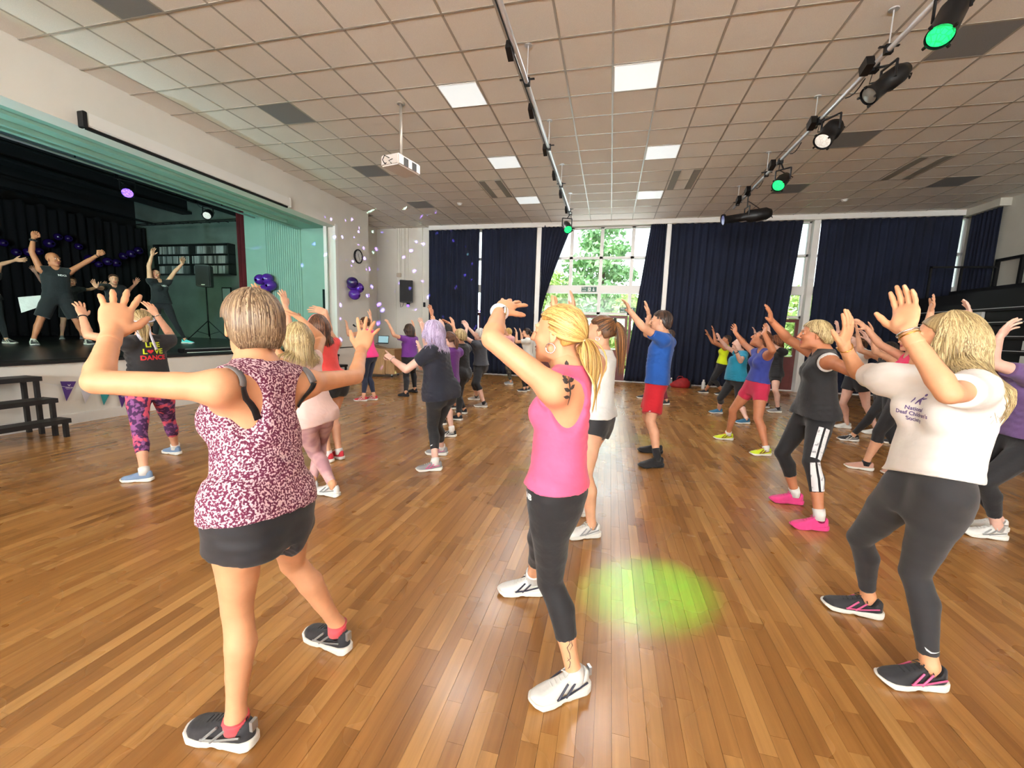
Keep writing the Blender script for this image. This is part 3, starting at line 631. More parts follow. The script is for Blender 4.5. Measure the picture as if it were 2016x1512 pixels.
MB().hexa([(-.145, .1005, .015), (.145, .1005, .015), (.145, .103, .015), (-.145, .103, .015), (-.145, .154, .205), (.145, .154, .205), (.145, .156, .205), (-.145, .156, .205)]).obj('screen', mat('laptop_screen', (150, 186, 196), .3, emit=((150, 190, 205), .35)), lp)
# ------------------------------------------------------------------ things along the window wall
def bottle(label, x, y, r, h, m, cap):
    t = thing('water_bottle', label, 'bottle', (x, y, 0), group='bottles by the curtains')
    MB().lathe([(r * .9, 0), (r, .01), (r, h * .68), (r * .55, h * .84), (r * .45, h * .88)], n=16).obj('body', m, t, True); MB().lathe([(r * .5, h * .88), (r * .5, h)], n=14).obj('cap', cap, t)
bottle('clear plastic bottle on the floor beside the red bag', 1.80, 12.55, .04, .27, mat('clear_plastic', (190, 205, 215), .15, trans=.6), M_white)
bottle('white drinks bottle on the floor behind the yellow shirted dancer', 2.66, 12.5, .05, .27, mat('white_plastic', (214, 212, 208), .4), M_white)
bottle('dark flask on the floor right of the red bag', 2.32, 12.6, .04, .25, M_cab, M_black)
t = thing('bag', 'red cloth bag slumped on the floor under the curtain', 'bag', (2.04, 12.55, 0))
b_ = MB(); prof = [(.24, 0), (.27, .05), (.25, .14), (.17, .22), (.06, .27), (.01, .275)]
b_.lathe(prof, n=22); b_.v = [(x * (1 + .12 * math.sin(7 * z + 5 * y)), y * .6, z * (1 + .25 * math.sin(x * 8))) for x, y, z in b_.v]; b_.obj('bag_body', mat('red_bag_cloth', (150, 22, 26), .7, noise=(9, .2)), t, True)
MB().tube([(-.1, -.02, .24), (-.05, -.03, .33), (.05, -.03, .33), (.1, -.02, .22)], .01, 6).obj('strap', mat('red_bag_cloth', (150, 22, 26)), t, True)
# ------------------------------------------------------------------ folded bleacher seating along the right wall
M_bl = mat('bleacher_black', (17, 18, 21), .5); M_end = mat('white_step_panel', (196, 200, 196), .5)
t = thing('bleacher_seating', 'black folded bleacher seating with white step panels at right wall', 'bleacher')
MB().box((7.02, 5.2, .06), (8.55, 11.6, 2.30)).obj('seat_stack', M_bl, t); MB().box((7.06, 5.25, 0), (8.5, 11.5, .06)).obj('plinth', M_black, t)
zs = [.28, .55, .82, 1.08, 1.34, 1.60, 1.86, 2.12]
for z in zs:
    MB().box((6.965, 5.2, z), (7.02, 11.6, z + .055)).obj('tread', M_bl, t); MB().box((6.958, 5.2, z + .046), (6.97, 11.6, z + .06)).obj('nosing', M_steel, t)
for z in zs[:-1]: MB().box((6.955, 8.62, z + .075), (7.01, 8.98, z + .235)).obj('step_panel', M_end, t)
MB().box((6.955, 9.9, 2.0), (7.01, 11.2, 2.12)).obj('step_panel', M_end, t); MB().box((7.4, 8.2, 2.30), (8.4, 9.4, 2.42)).obj('step_panel', M_end, t)
MB().box((7.2, 5.2, 2.30), (8.5, 12.1, 2.55)).obj('top_deck', M_bl, t); MB().box((7.8, 5.2, 2.55), (8.66, 12.1, 2.72)).obj('top_deck', M_bl, t)
for (x, y) in ((8.6, 11.45), (8.6, 12.05)): MB().box((x - .03, y - .03, 2.72), (x + .03, y + .03, 3.42)).obj('rail_post', M_black, t)
MB().box((8.57, 11.42, 3.40), (8.63, 12.08, 3.46)).obj('hand_rail', M_black, t)
for x in (7.3, 7.9): MB().box((x, 12.0, 2.5), (x + .04, 12.04, 3.3)).obj('rail_post', M_black, t)
MB().box((7.3, 12.0, 3.26), (8.6, 12.04, 3.3)).obj('hand_rail', M_black, t)
MB().box((6.94, 9.36, .28), (6.96, 9.5, .42)).obj('socket_plate', mat('brass_plate', (150, 130, 70), .4, .6), t)
# ------------------------------------------------------------------ on the stage
t = thing('loudspeaker_stand', 'black tripod loudspeaker stand on the stage', 'stand', (-12.40, 10.5, ZS))
MB().tube([(0, 0, .12), (0, 0, 1.655)], .02, 10).obj('pole', M_black, t, True)
for a in (.3, 2.4, 4.5):
    d = (math.cos(a), math.sin(a)); MB().tube([(0, 0, .62), (d[0] * .62, d[1] * .62, .012)], .014, 8).obj('leg', M_black, t); MB().tube([(0, 0, .18), (d[0] * .34, d[1] * .34, .29)], .008, 6).obj('brace', M_black, t)
t = thing('stage_loudspeaker', 'black loudspeaker cabinet on the tripod stand', 'loudspeaker', (-12.40, 10.5, ZS + 1.66), math.radians(30))
MB().hexa([(-.2, -.2, 0), (.2, -.2, 0), (.15, .2, 0), (-.15, .2, 0), (-.2, -.2, .66), (.2, -.2, .66), (.15, .2, .66), (-.15, .2, .66)]).obj('cabinet', M_cab, t, bevel=.02); MB().box((-.18, -.212, .04), (.18, -.198, .62)).obj('grille', M_grille, t, bevel=.004); MB().box((-.05, -.216, .05), (.05, -.21, .065)).obj('badge', M_steel, t)
# racked folders on the wing wall
t = thing('file_shelf', 'wall shelf rows on the stage wing wall', 'shelf', (0, 0, 0)); sm = mat('dark_shelf', (34, 40, 38), .6)
for z in (3.13, 3.47, 3.80, 4.14): MB().box((-16.1, 11.72, z - .02), (-12.8, 12.0, z)).obj('shelf_board', sm, t)
for x in (-16.1, -14.5, -12.83): MB().box((x, 11.72, 3.1), (x + .03, 12.0, 4.14)).obj('upright', sm, t)
fm = [mat('silver_file', (176, 186, 182), .35, .2), mat('grey_file', (96, 106, 102), .5), mat('white_file', (200, 208, 204), .5)]
rg = random.Random(2); shared = {}
for iz, z in enumerate((3.13, 3.47, 3.80)):
    x = -15.95
    while x < -12.95:
        if abs(x + 14.5) < .05: x += .08; continue
        w = rg.choice((.035, .05, .06)); m = rg.randrange(3)
        if rg.random() < .82:
            key = (w, m)
            if key not in shared: shared[key] = MB().box((0, -.22, 0), (w * .8, 0, .27)).mesh('file_box'); shared[key].materials.append(fm[m])
            o = bpy.data.objects.new('file_box', shared[key]); COL.objects.link(o); o.location = (x, 11.985, z); o.rotation_euler = (0, rg.uniform(-.02, .1), 0)
            tag(o, ('thin file box on the %s row of the stage wing shelf' % ('lowest', 'middle', 'top')[iz]), 'file box', 'file boxes on the %s shelf row' % ('lowest', 'middle', 'top')[iz])
        x += w + .012
t = thing('framed_notice', 'small framed notice on the stage wing wall', 'notice', (-13.25, 11.985, 2.45)); MB().box((-.2, -.02, -.24), (.2, .0, .24)).obj('frame', M_black, t); MB().box((-.165, -.024, -.2), (.165, -.019, .2)).obj('paper', mat('notice_paper', (150, 168, 164), .7), t)
# stage lighting bars and lamps
for k, (x, z, m, lab) in enumerate(((-9.95, 4.42, M_steel, 'bright aluminium bar along the front of the stage'), (-11.4, 4.75, M_black, 'black lighting bar over the middle of the stage'), (-13.3, 4.95, M_black, 'black lighting bar towards the back of the stage'))):
    t = thing('stage_bar', lab, 'lighting bar', (x, -2, z), group='stage lighting bars'); MB().tube([(0, 0, 0), (0, 12.0, 0)], .026, 10).obj('tube', m, t, True)
    for y in (2, 5, 8, 11): MB().tube([(0, y, 0), (0, y, 6.1 - z)], .012, 6).obj('hanger_rod', M_black, t)
for k, (x, z, w, lab) in enumerate(((-10.75, 4.72, .16, 'grey air duct over the front of the stage'), (-12.4, 5.1, .22, 'dark roof beam over the middle of the stage'), (-14.8, 5.25, .22, 'dark roof beam towards the back of the stage'))):
    t = thing('roof_beam', lab, 'beam', (x, -2, z)); MB().box((-w, 0, -.05), (w, 14.0, .03)).obj('bottom_flange', mat('duct_grey', (92, 104, 104), .5) if k == 0 else M_dark, t); MB().box((-.03, 0, .03), (.03, 14.0, .45)).obj('web', M_dark, t)
t = thing('curtain_track', 'black ladder-like curtain track at the back of the stage', 'curtain track', (-16.3, -2, 4.9))
for x in (0, .18): MB().tube([(x, 0, 0), (x, 13.9, 0)], .018, 6).obj('rail', M_black, t)
for q in range(30): MB().tube([(0, q * .47, 0), (.18, q * .47, 0)], .012, 5).obj('rung', M_black, t)
t = thing('curtain_track', 'black ladder-like track across the stage wing', 'curtain track', (-15.6, 10.9, 4.62))
for y in (0, .16): MB().tube([(0, y, 0), (4.6, y, .05)], .016, 6).obj('rail', M_black, t)
for q in range(13): MB().tube([(q * .36, 0, 0), (q * .36, .16, 0)], .01, 5).obj('rung', M_black, t)
stage_lamp('stage lamp with a violet lit lens over the dancers', (-10.97, 7.53, 4.34), (-7.9, 5.0, 1.5), .3, .11, (-11.4, 7.6, 4.75), M_lens_p, 'lens', group='lamps over the stage')
stage_lamp('stage lamp with a white lens near the red curtain', (-10.98, 9.45, 4.36), (-8.0, 5.0, 1.5), .3, .10, (-11.4, 9.5, 4.75), M_lens_w, 'lens', group='lamps over the stage')
CY = (.42, 1.0, .72)
lamp('stage_work_light', 'SPOT', (-9.2, .6, 1.2), 900, (.55, .85, 1.0), (-11.2, 6.0, 6.1), spot_size=math.radians(110), spot_blend=.8, shadow_soft_size=.1)  # added unseen fill that brightens the stage ceiling and its bars
lamp('stage_front_wash', 'SPOT', (-9.95, 3.2, 4.35), 420, CY, (-8.7, 10.1, 2.6), spot_size=math.radians(62), spot_blend=.6, shadow_soft_size=.12)
lamp('stage_front_wash', 'SPOT', (-9.6, 1.2, 4.3), 520, (.66, 1.0, .5), (-11.3, 6.8, 1.4), spot_size=math.radians(50), spot_blend=.7, shadow_soft_size=.12)
lamp('stage_wing_wash', 'SPOT', (-11.4, 6.5, 4.7), 210, CY, (-13.8, 12, 2.4), spot_size=math.radians(70), spot_blend=.8, shadow_soft_size=.12)
for y_ in (3.4, 7.4): lamp('stage_floor_batten', 'SPOT', (-8.75, y_, ZS + .1), 55, (.42, 1.0, .55), (-8.1, y_, 4.1), spot_size=math.radians(84), spot_blend=.7, shadow_soft_size=.05)  # added unseen green spots that tint the soffit, apart from the batten
# fan, cable and light batten at the stage edge
t = thing('desk_fan', 'grey wire desk fan on the far end of the stage', 'fan', (-7.75, 9.62, ZS))
MB().lathe([(.13, 0), (.12, .02), (.03, .035), (.02, .06)], n=20).obj('base', M_grill, t, True); MB().tube([(0, 0, .05), (0, 0, .3)], .014, 8).obj('stem', M_grill, t)
g = MB(); c0 = Vector((0, 0, .44)); axf = Vector((.6, -.75, .1)).normalized(); n1 = axf.orthogonal().normalized(); n2 = axf.cross(n1)
for rr in (.05, .09, .13, .17, .2): g.tube([c0 + axf * .04 * (1 - rr * 3) + (n1 * math.cos(a) + n2 * math.sin(a)) * rr for a in [2 * math.pi * q / 20 for q in range(21)]], .0035, 4, caps=False)
for q in range(14): a = q * 2 * math.pi / 14; g.tube([c0 + axf * .045, c0 + (n1 * math.cos(a) + n2 * math.sin(a)) * .2], .0025, 4)
g.obj('cage', M_grill, t); b_ = MB()
for q in range(3):
    a = q * 2.094; u_, v_ = n1 * math.cos(a) + n2 * math.sin(a), n1 * math.cos(a + .8) + n2 * math.sin(a + .8); b_.quad(c0 - axf * .01, c0 + u_ * .17 - axf * .02, c0 + (u_ + v_) * .1, c0 + v_ * .15 + axf * .01)
b_.obj('blades', mat('fan_blade', (86, 104, 102), .4), t); MB().lathe([(.05, -.08), (.055, -.02), (.03, .02)], c0, axf).obj('motor', M_grill, t, True)
t = thing('light_batten', 'long black light batten lying on the stage edge', 'light batten', (-7.78, 6.6, ZS)); MB().box((-.07, -.6, 0), (.07, .6, .075)).obj('housing', M_black, t, bevel=.01); MB().box((.045, -.56, .06), (.072, .56, .078)).obj('lens_strip', mat('batten_lens', (120, 130, 130), .2), t)
tag(MB().tube([(-7.62, 6.0, ZS + .008), (-7.58, 6.6, ZS + .008), (-7.7, 7.2, ZS + .008), (-7.6, 7.8, ZS + .03), (-7.75, 8.3, ZS + .008), (-8.0, 8.8, ZS + .008)], .008, 6).obj('stage_cable', mat('white_cable', (190, 210, 200), .5), None, True), 'pale cable lying along the stage edge', 'cable')
# disco projection: a lamp with a patterned emission
dl = lamp('disco_light_beam', 'SPOT', (-3.6, 8.6, 4.3), 11000, (1, 1, 1), (-7.2, 12.2, 2.2), spot_size=math.radians(78), spot_blend=.4, shadow_soft_size=.003)
dl.data.use_nodes = True; nt = dl.data.node_tree; em = nt.nodes['Emission']
tc = nt.nodes.new('ShaderNodeTexCoord'); v = nt.nodes.new('ShaderNodeTexVoronoi'); v.inputs['Scale'].default_value = 17
nt.links.new(tc.outputs['Normal'], v.inputs['Vector']); r = nt.nodes.new('ShaderNodeValToRGB'); e = r.color_ramp.elements
e[0].position = .10; e[0].color = (1, 1, 1, 1); e[1].position = .2; e[1].color = (0, 0, 0, 1)
nt.links.new(v.outputs['Distance'], r.inputs['Fac'])
r2 = nt.nodes.new('ShaderNodeValToRGB'); r2.color_ramp.interpolation = 'CONSTANT'; f = r2.color_ramp.elements; f[0].color = (.30, .16, 1, 1); f[1].position = .5; f[1].color = (.25, .2, 1, 1); f.new(.68).color = (.5, 1, .75, 1); f.new(.82).color = (0, 0, 0, 1)
sp = nt.nodes.new('ShaderNodeSeparateColor'); nt.links.new(v.outputs['Color'], sp.inputs[0]); nt.links.new(sp.outputs[0], r2.inputs['Fac'])
mx = nt.nodes.new('ShaderNodeMix'); mx.data_type = 'RGBA'; mx.blend_type = 'MULTIPLY'; mx.inputs['Factor'].default_value = 1; nt.links.new(r.outputs['Color'], mx.inputs[6]); nt.links.new(r2.outputs['Color'], mx.inputs[7]); nt.links.new(mx.outputs[2], em.inputs['Color'])
em.inputs['Strength'].default_value = 1.0
# ================================================================== people: distance fields turned into meshes
f32 = np.float32
def nrm(v):
    v = np.asarray(v, float); return v / (np.linalg.norm(v) + 1e-12)
class Vol:
    """A scalar field on a grid; primitives are blended in inside their own boxes."""
    def __init__(s, lo, hi, h):
        s.h = h; s.lo = np.asarray(lo, float) - 3 * h; s.n = np.ceil((np.asarray(hi, float) + 3 * h - s.lo) / h).astype(int) + 1
        s.d = np.full(s.n, .3, f32)
    def copy(s):
        c = Vol.__new__(Vol); c.h, c.lo, c.n, c.d = s.h, s.lo, s.n, s.d.copy(); return c
    def win(s, lo, hi):
        a = np.clip(np.floor((np.asarray(lo) - s.lo) / s.h).astype(int), 0, s.n - 1); b = np.clip(np.ceil((np.asarray(hi) - s.lo) / s.h).astype(int) + 1, 1, s.n)
        if np.any(b <= a): return None, None
        sl = tuple(slice(x, y) for x, y in zip(a, b))
        ax = [(s.lo[i] + s.h * np.arange(a[i], b[i])).astype(f32) for i in range(3)]
        return sl, (ax[0][:, None, None], ax[1][None, :, None], ax[2][None, None, :])
    def put(s, fn, lo, hi, k=.0, sub=False):
        pad = 2 * k + 3 * s.h + .02
        sl, P = s.win(np.asarray(lo) - pad, np.asarray(hi) + pad)
        if sl is None: return
        b = fn(*P); a = s.d[sl]
        if sub: b = -b
        if k > 0:
            h = np.maximum(k - np.abs(a - b), 0) / k
            s.d[sl] = (np.maximum(a, b) + h * h * k * .25) if sub else (np.minimum(a, b) - h * h * k * .25)
        else: s.d[sl] = np.maximum(a, b) if sub else np.minimum(a, b)
    # ---- primitives
    def cone(s, a, b, r1, r2, k=.015, sub=False):
        a = np.asarray(a, float); b = np.asarray(b, float); R_ = max(r1, r2)
        s.put(f_cone(a, b, r1, r2), np.minimum(a, b) - R_, np.maximum(a, b) + R_, k, sub)
    def chain(s, pts, rs, k=.015, sub=False):
        pts = [np.asarray(q, float) for q in pts]; fs = [f_cone(pts[i], pts[i + 1], rs[i], rs[i + 1]) for i in range(len(pts) - 1)]; m = max(rs)
        def fn(X, Y, Z):
            d = fs[0](X, Y, Z)
            for g in fs[1:]:
                e = g(X, Y, Z); h = np.maximum(f32(.012) - np.abs(d - e), 0); d = np.minimum(d, e) - h * h * f32(.25 / .012 * .5)
            return d
        s.put(fn, np.min(pts, 0) - m, np.max(pts, 0) + m, k, sub)
    def ell(s, c, ax, r, k=.015, sub=False):
        c = np.asarray(c, float); m = max(r); s.put(f_ell(c, ax, r), c - m, c + m, k, sub)
    def grid(s):
        return ((s.lo[0] + s.h * np.arange(s.n[0])).astype(f32)[:, None, None], (s.lo[1] + s.h * np.arange(s.n[1])).astype(f32)[None, :, None], (s.lo[2] + s.h * np.arange(s.n[2])).astype(f32)[None, None, :])
    def at(s, A):
        g = (A - s.lo) / s.h; i0 = np.clip(np.floor(g).astype(int), 0, s.n - 2); w = np.clip(g - i0, 0, 1); dv = 0
        for c in CORN: dv = dv + s.d[tuple((i0 + c).T)] * np.prod(np.where(c, w, 1 - w), 1)
        return dv
    def mesh(s, smooth=1, iso=0.): return nets(s.d - f32(iso) if iso else s.d, s.h, s.lo, smooth)
def f_cone(a, b, r1, r2):
    ba = (b - a); L2 = float(ba @ ba) + 1e-12
    def fn(X, Y, Z):
        x, y, z = X - f32(a[0]), Y - f32(a[1]), Z - f32(a[2])
        t = np.clip((x * f32(ba[0]) + y * f32(ba[1]) + z * f32(ba[2])) / f32(L2), 0, 1)
        dx, dy, dz = x - t * f32(ba[0]), y - t * f32(ba[1]), z - t * f32(ba[2])
        return np.sqrt(dx * dx + dy * dy + dz * dz) - (f32(r1) + t * f32(r2 - r1))
    return fn
def f_ell(c, ax, r):
    A = np.asarray(ax, float)
    def fn(X, Y, Z):
        x, y, z = X - f32(c[0]), Y - f32(c[1]), Z - f32(c[2])
        u = [(x * f32(A[i][0]) + y * f32(A[i][1]) + z * f32(A[i][2])) / f32(r[i]) for i in range(3)]
        k0 = np.sqrt(u[0] ** 2 + u[1] ** 2 + u[2] ** 2); k1 = np.sqrt((u[0] / f32(r[0])) ** 2 + (u[1] / f32(r[1])) ** 2 + (u[2] / f32(r[2])) ** 2) + f32(1e-6)
        return k0 * (k0 - 1) / k1
    return fn
def f_plane(p, n):
    """positive on the side n points to"""
    n = nrm(n); o = float(np.dot(p, n))
    return lambda X, Y, Z: X * f32(n[0]) + Y * f32(n[1]) + Z * f32(n[2]) - f32(o)
CORN = np.array([[i & 1, (i >> 1) & 1, (i >> 2) & 1] for i in range(8)])
EDG = [(a, b) for a in range(8) for b in range(8) if a < b and bin(a ^ b).count('1') == 1]
def nets(d, h, lo, smooth=1):
    s = d < 0; n = d.shape
    cnt = np.zeros(tuple(x - 1 for x in n), np.int8)
    for c in CORN: cnt += s[c[0]:n[0] - 1 + c[0], c[1]:n[1] - 1 + c[1], c[2]:n[2] - 1 + c[2]]
    idx = np.argwhere((cnt > 0) & (cnt < 8))
    if len(idx) == 0: return np.zeros((0, 3)), np.zeros((0, 4), int)
    ids = np.full(cnt.shape, -1, np.int32); ids[tuple(idx.T)] = np.arange(len(idx))
    val = np.stack([d[tuple((idx + c).T)] for c in CORN], 1).astype(np.float64)
    acc = np.zeros((len(idx), 3)); num = np.zeros(len(idx))
    for a, b in EDG:
        va, vb = val[:, a], val[:, b]; m = (va < 0) != (vb < 0)
        t = np.where(m, va / np.where(m, va - vb, 1), 0)
        acc += m[:, None] * (CORN[a] + t[:, None] * (CORN[b] - CORN[a])); num += m
    V = lo + h * (idx + acc / num[:, None])
    F = []
    for ax in range(3):
        o1, o2 = [(1, 2), (2, 0), (0, 1)][ax]
        A = [slice(None)] * 3; Bs = [slice(None)] * 3; A[ax] = slice(0, -1); Bs[ax] = slice(1, None)
        e = np.argwhere(s[tuple(A)] != s[tuple(Bs)])
        e = e[(e[:, o1] > 0) & (e[:, o2] > 0) & (e[:, o1] < n[o1] - 1) & (e[:, o2] < n[o2] - 1)]
        u = np.zeros(3, int); u[o1] = 1; w = np.zeros(3, int); w[o2] = 1
        q = np.stack([ids[tuple((e - u - w).T)], ids[tuple((e - w).T)], ids[tuple(e.T)], ids[tuple((e - u).T)]], 1)
        fl = s[tuple(e.T)]; q[~fl] = q[~fl][:, ::-1]; F.append(q)
    F = np.concatenate(F); F = F[(F >= 0).all(1)]
    for _ in range(smooth):
        S_ = np.zeros_like(V); N_ = np.zeros(len(V))
        for a, b in ((0, 1), (1, 2), (2, 3), (3, 0)):
            for i, j in ((a, b), (b, a)):
                for c in range(3): S_[:, c] += np.bincount(F[:, i], V[F[:, j], c], len(V))
                N_ += np.bincount(F[:, i], minlength=len(V))
        V = np.where(N_[:, None] > 0, .5 * V + .5 * S_ / np.maximum(N_, 1)[:, None], V)
    return V, F
def np_mesh(name, parts):
    """parts: list of (V, F[, material index])"""
    V = np.concatenate([p[0] for p in parts]); off = 0; F = []; MI = []
    for p in parts:
        F.append(np.asarray(p[1]) + off); off += len(p[0]); MI.append(np.broadcast_to(np.asarray(p[2] if len(p) > 2 else 0), (len(p[1]),)))
    F = np.concatenate(F).astype(np.int32); MI = np.concatenate(MI).astype(np.int32)
    me = bpy.data.meshes.new(name); k = F.shape[1]
    me.vertices.add(len(V)); me.vertices.foreach_set('co', V.astype(f32).ravel())
    me.loops.add(F.size); me.loops.foreach_set('vertex_index', F.ravel())
    me.polygons.add(len(F)); me.polygons.foreach_set('loop_start', np.arange(0, F.size, k, dtype=np.int32)); me.polygons.foreach_set('material_index', MI)
    me.update(calc_edges=True); me.shade_smooth()
    return me
# ------------------------------------------------------------------ cloth, skin, hair materials
def skin(tone, cool=0):
    c = {'light': (222, 168, 136), 'warm': (224, 164, 124), 'tan': (190, 126, 92), 'pale': (226, 182, 164), 'dark': (150, 104, 78)}[tone]
    m = mat('skin_' + tone, c, .48, noise=(14, .06), bump=(180, .06, .002)); b = m.node_tree.nodes['Principled BSDF']
    b.inputs['Subsurface Weight'].default_value = 0; b.inputs['Specular IOR Level'].default_value = .35; return m
def cloth(name, c, rough=.85, noise=(6, .06), bump=(11, .55, .016)): return mat(name, c, rough, noise=noise, bump=bump, sheen=.15)
def speckle(name, c1, c2, scale, thr=.5, c3=None, soft=.04):
    if name in MATS: return MATS[name]
    m = mat(name, c1, .85); nt = m.node_tree; b = nt.nodes['Principled BSDF']; tc = nt.nodes.new('ShaderNodeTexCoord')
    n = nt.nodes.new('ShaderNodeTexNoise'); n.inputs['Scale'].default_value = scale; n.inputs['Detail'].default_value = 1.5; nt.links.new(tc.outputs['Object'], n.inputs['Vector'])
    r = nt.nodes.new('ShaderNodeValToRGB'); e = r.color_ramp.elements; e[0].position = thr - soft; e[0].color = rgba(c1); e[1].position = thr + soft; e[1].color = rgba(c2)
    nt.links.new(n.outputs['Fac'], r.inputs['Fac']); out = r.outputs['Color']
    if c3:
        n2 = nt.nodes.new('ShaderNodeTexNoise'); n2.inputs['Scale'].default_value = scale * .45; nt.links.new(tc.outputs['Object'], n2.inputs['Vector'])
        r2 = nt.nodes.new('ShaderNodeValToRGB'); g = r2.color_ramp.elements; g[0].position = .52; g[0].color = (0, 0, 0, 1); g[1].position = .58; g[1].color = (1, 1, 1, 1); nt.links.new(n2.outputs['Fac'], r2.inputs['Fac'])
        mx = nt.nodes.new('ShaderNodeMix'); mx.data_type = 'RGBA'; nt.links.new(r2.outputs['Color'], mx.inputs[0]); nt.links.new(out, mx.inputs[6]); mx.inputs[7].default_value = rgba(c3); out = mx.outputs[2]
    nt.links.new(out, b.inputs['Base Color']); return m
def hair_mat(name, c1, c2, c3=None):
    if name in MATS: return MATS[name]
    m = mat(name, c1, .42, spec=.5); nt = m.node_tree; b = nt.nodes['Principled BSDF']
    at = nt.nodes.new('ShaderNodeAttribute'); at.attribute_name = 'strand'; r = nt.nodes.new('ShaderNodeValToRGB'); e = r.color_ramp.elements
    e[0].position = .1; e[0].color = rgba(c1); e[1].position = .9; e[1].color = rgba(c2)
    if c3: e.new(.55).color = rgba(c3)
    nt.links.new(at.outputs['Fac'], r.inputs['Fac']); nt.links.new(r.outputs['Color'], b.inputs['Base Color']); return m
M_lip = mat('lips', (176, 92, 84), .45); M_eyew = mat('eye_white', (225, 222, 216), .25); M_iris = mat('eye_iris', (46, 34, 28), .2); M_sock = cloth('white_sock', (232, 230, 226)); M_gold = mat('gold_jewellery', (214, 170, 90), .25, 1.0); M_silver = mat('silver_jewellery', (222, 222, 224), .2, 1.0)
# ------------------------------------------------------------------ body parts
JN = ['pv', 'nk', 'hd'] + [a + s for a in 'sewfhkat' for s in 'lr']
class Person:
    def __init__(p, data, **o):
        p.J = {n: np.array(v, float) for n, v in zip(JN, data)}
        p.o = dict(h=1.65, b=1.0, arm=1.0, leg=1.0, sex='f', vox=.009, face=170, bust=1.0, hip=.94, glute=.9); p.o.update(o); o = p.o; o['b'] *= .95
        J = p.J; p.s = o['h'] / 1.65
        up = nrm(J['nk'] - J['pv']); lh = nrm(J['hl'] - J['hr']); ls = nrm(J['sl'] - J['sr'])
        p.up = up; p.lh = nrm(lh - up * (lh @ up)); p.ls = nrm(ls - up * (ls @ up)); p.fh = np.cross(p.lh, up); p.fs = np.cross(p.ls, up)
        p.L = float(np.linalg.norm(J['nk'] - J['pv']))
    # ---- torso field: ellipses along the spine
    def torso(p, vol, infl=0., k=.03, box=0.):
        o = p.o; b = o['b']; s = p.s; J = p.J; m = o['sex'] == 'm'
        T = np.array([-.20, -.10, .02, .16, .30, .42, .56, .70, .82, .92, 1.0, 1.06])
        if m:
            Wd = np.array([.075, .135, .160, .160, .152, .150, .160, .172, .176, .150, .075, .05]); Dp = np.array([.07, .098, .112, .112, .108, .106, .112, .118, .108, .088, .06, .05]); Fc = np.array([0, -.012, -.012, 0, .008, .008, .008, .006, -.004, -.012, -.01, 0])
        else:
            Wd = np.array([.070, .150, .172, .162, .140, .128, .136, .146, .150, .132, .066, .046]) * np.array([1, o['hip'], o['hip'], o['hip'], 1, 1, 1, 1, 1, 1, 1, 1]); Dp = np.array([.075, .105, .118, .108, .096, .090, .096, .100, .094, .080, .054, .045]); Fc = np.array([0, -.016, -.018, -.004, .006, .008, .006, .002, -.008, -.014, -.012, 0])
        bw = np.array([1, b, b, b, b, b, b, b, (b + 1) / 2, 1, 1, 1]); Wd = Wd * s * bw + infl; Dp = Dp * s * bw + infl; Fc = Fc * s + (b - 1) * .10 * np.array([0, 0, .2, .6, 1, 1, .7, .4, .1, 0, 0, 0])
        ws = o.get('waist', 1.0); wm = np.interp(T, [.1, .35, .55, .8], [0, 1, 1, 0]) * (ws - 1) + 1; Wd = Wd * wm; Dp = Dp * wm
        if box:
            i0, i1 = 2, 7; lin = np.interp(T, [T[i0], T[i1]], [Wd[i0] * .96, Wd[i1]]); ld = np.interp(T, [T[i0], T[i1]], [Dp[i0], Dp[i1] * 1.1]); msk = (T >= T[i0]) & (T <= T[i1]); Wd = np.where(msk, np.maximum(Wd, box * lin), Wd); Dp = np.where(msk, np.maximum(Dp, box * ld), Dp)
        pv, up, L = J['pv'], p.up, p.L; fh, fs = p.fh, p.fs
        def fn(X, Y, Z):
            x, y, z = X - f32(pv[0]), Y - f32(pv[1]), Z - f32(pv[2])
            a = x * f32(up[0]) + y * f32(up[1]) + z * f32(up[2]); t = a / f32(L); tc = np.clip(t, -.2, 1.06)
            w = np.interp(tc, T, Wd).astype(f32); dd = np.interp(tc, T, Dp).astype(f32); fc = np.interp(tc, T, Fc).astype(f32)
            q = np.clip(t, 0, 1); q = q * q * (3 - 2 * q)
            fx = [f32(fh[i]) + q * f32(fs[i] - fh[i]) for i in range(3)]; nf = np.sqrt(fx[0] ** 2 + fx[1] ** 2 + fx[2] ** 2); fx = [c / nf for c in fx]
            v = x * fx[0] + y * fx[1] + z * fx[2] - fc
            lx = [fx[(i + 2) % 3] * f32(up[(i + 1) % 3]) - fx[(i + 1) % 3] * f32(up[(i + 2) % 3]) for i in range(3)]
            u = x * lx[0] + y * lx[1] + z * lx[2]
            ex = 2.35; rr = ((np.abs(u) / w) ** ex + (np.abs(v) / dd) ** ex) ** f32(1 / ex)
            d = (rr - 1) * np.minimum(w, dd)
            e = np.maximum(t - f32(1.06), f32(-.2) - t) * f32(L)
            return np.where(e > 0, np.sqrt(np.maximum(d, 0) ** 2 + e * e), np.maximum(d, e))
        c0, c1 = pv - up * .2 * L, pv + up * 1.06 * L; m_ = .26 * s * b + infl
        vol.put(fn, np.minimum(c0, c1) - m_, np.maximum(c0, c1) + m_, k)
        if not m:
            for sg in (1, -1):
                c = pv + up * L * .66 + p.fs * (.078 * s * b) + p.ls * sg * .068 * s; r = (.062 + .006 * (o['bust'] - 1) * 4) * s * o['bust']
                vol.ell(c, (p.ls, p.fs, up), (r * 1.05 + infl, r * .95 + infl, r * 1.05 + infl), .035)
        for sg in (1, -1):
            c = pv - up * .05 * s - p.fh * .050 * s * b + p.lh * sg * .072 * s * b; r = (.084 if not m else .076) * s * b * o.get('glute', 1.0)
            vol.ell(c, (p.lh, p.fh, up), (r * .95 + infl, r * .85 + infl, r * 1.05 + infl), .04)
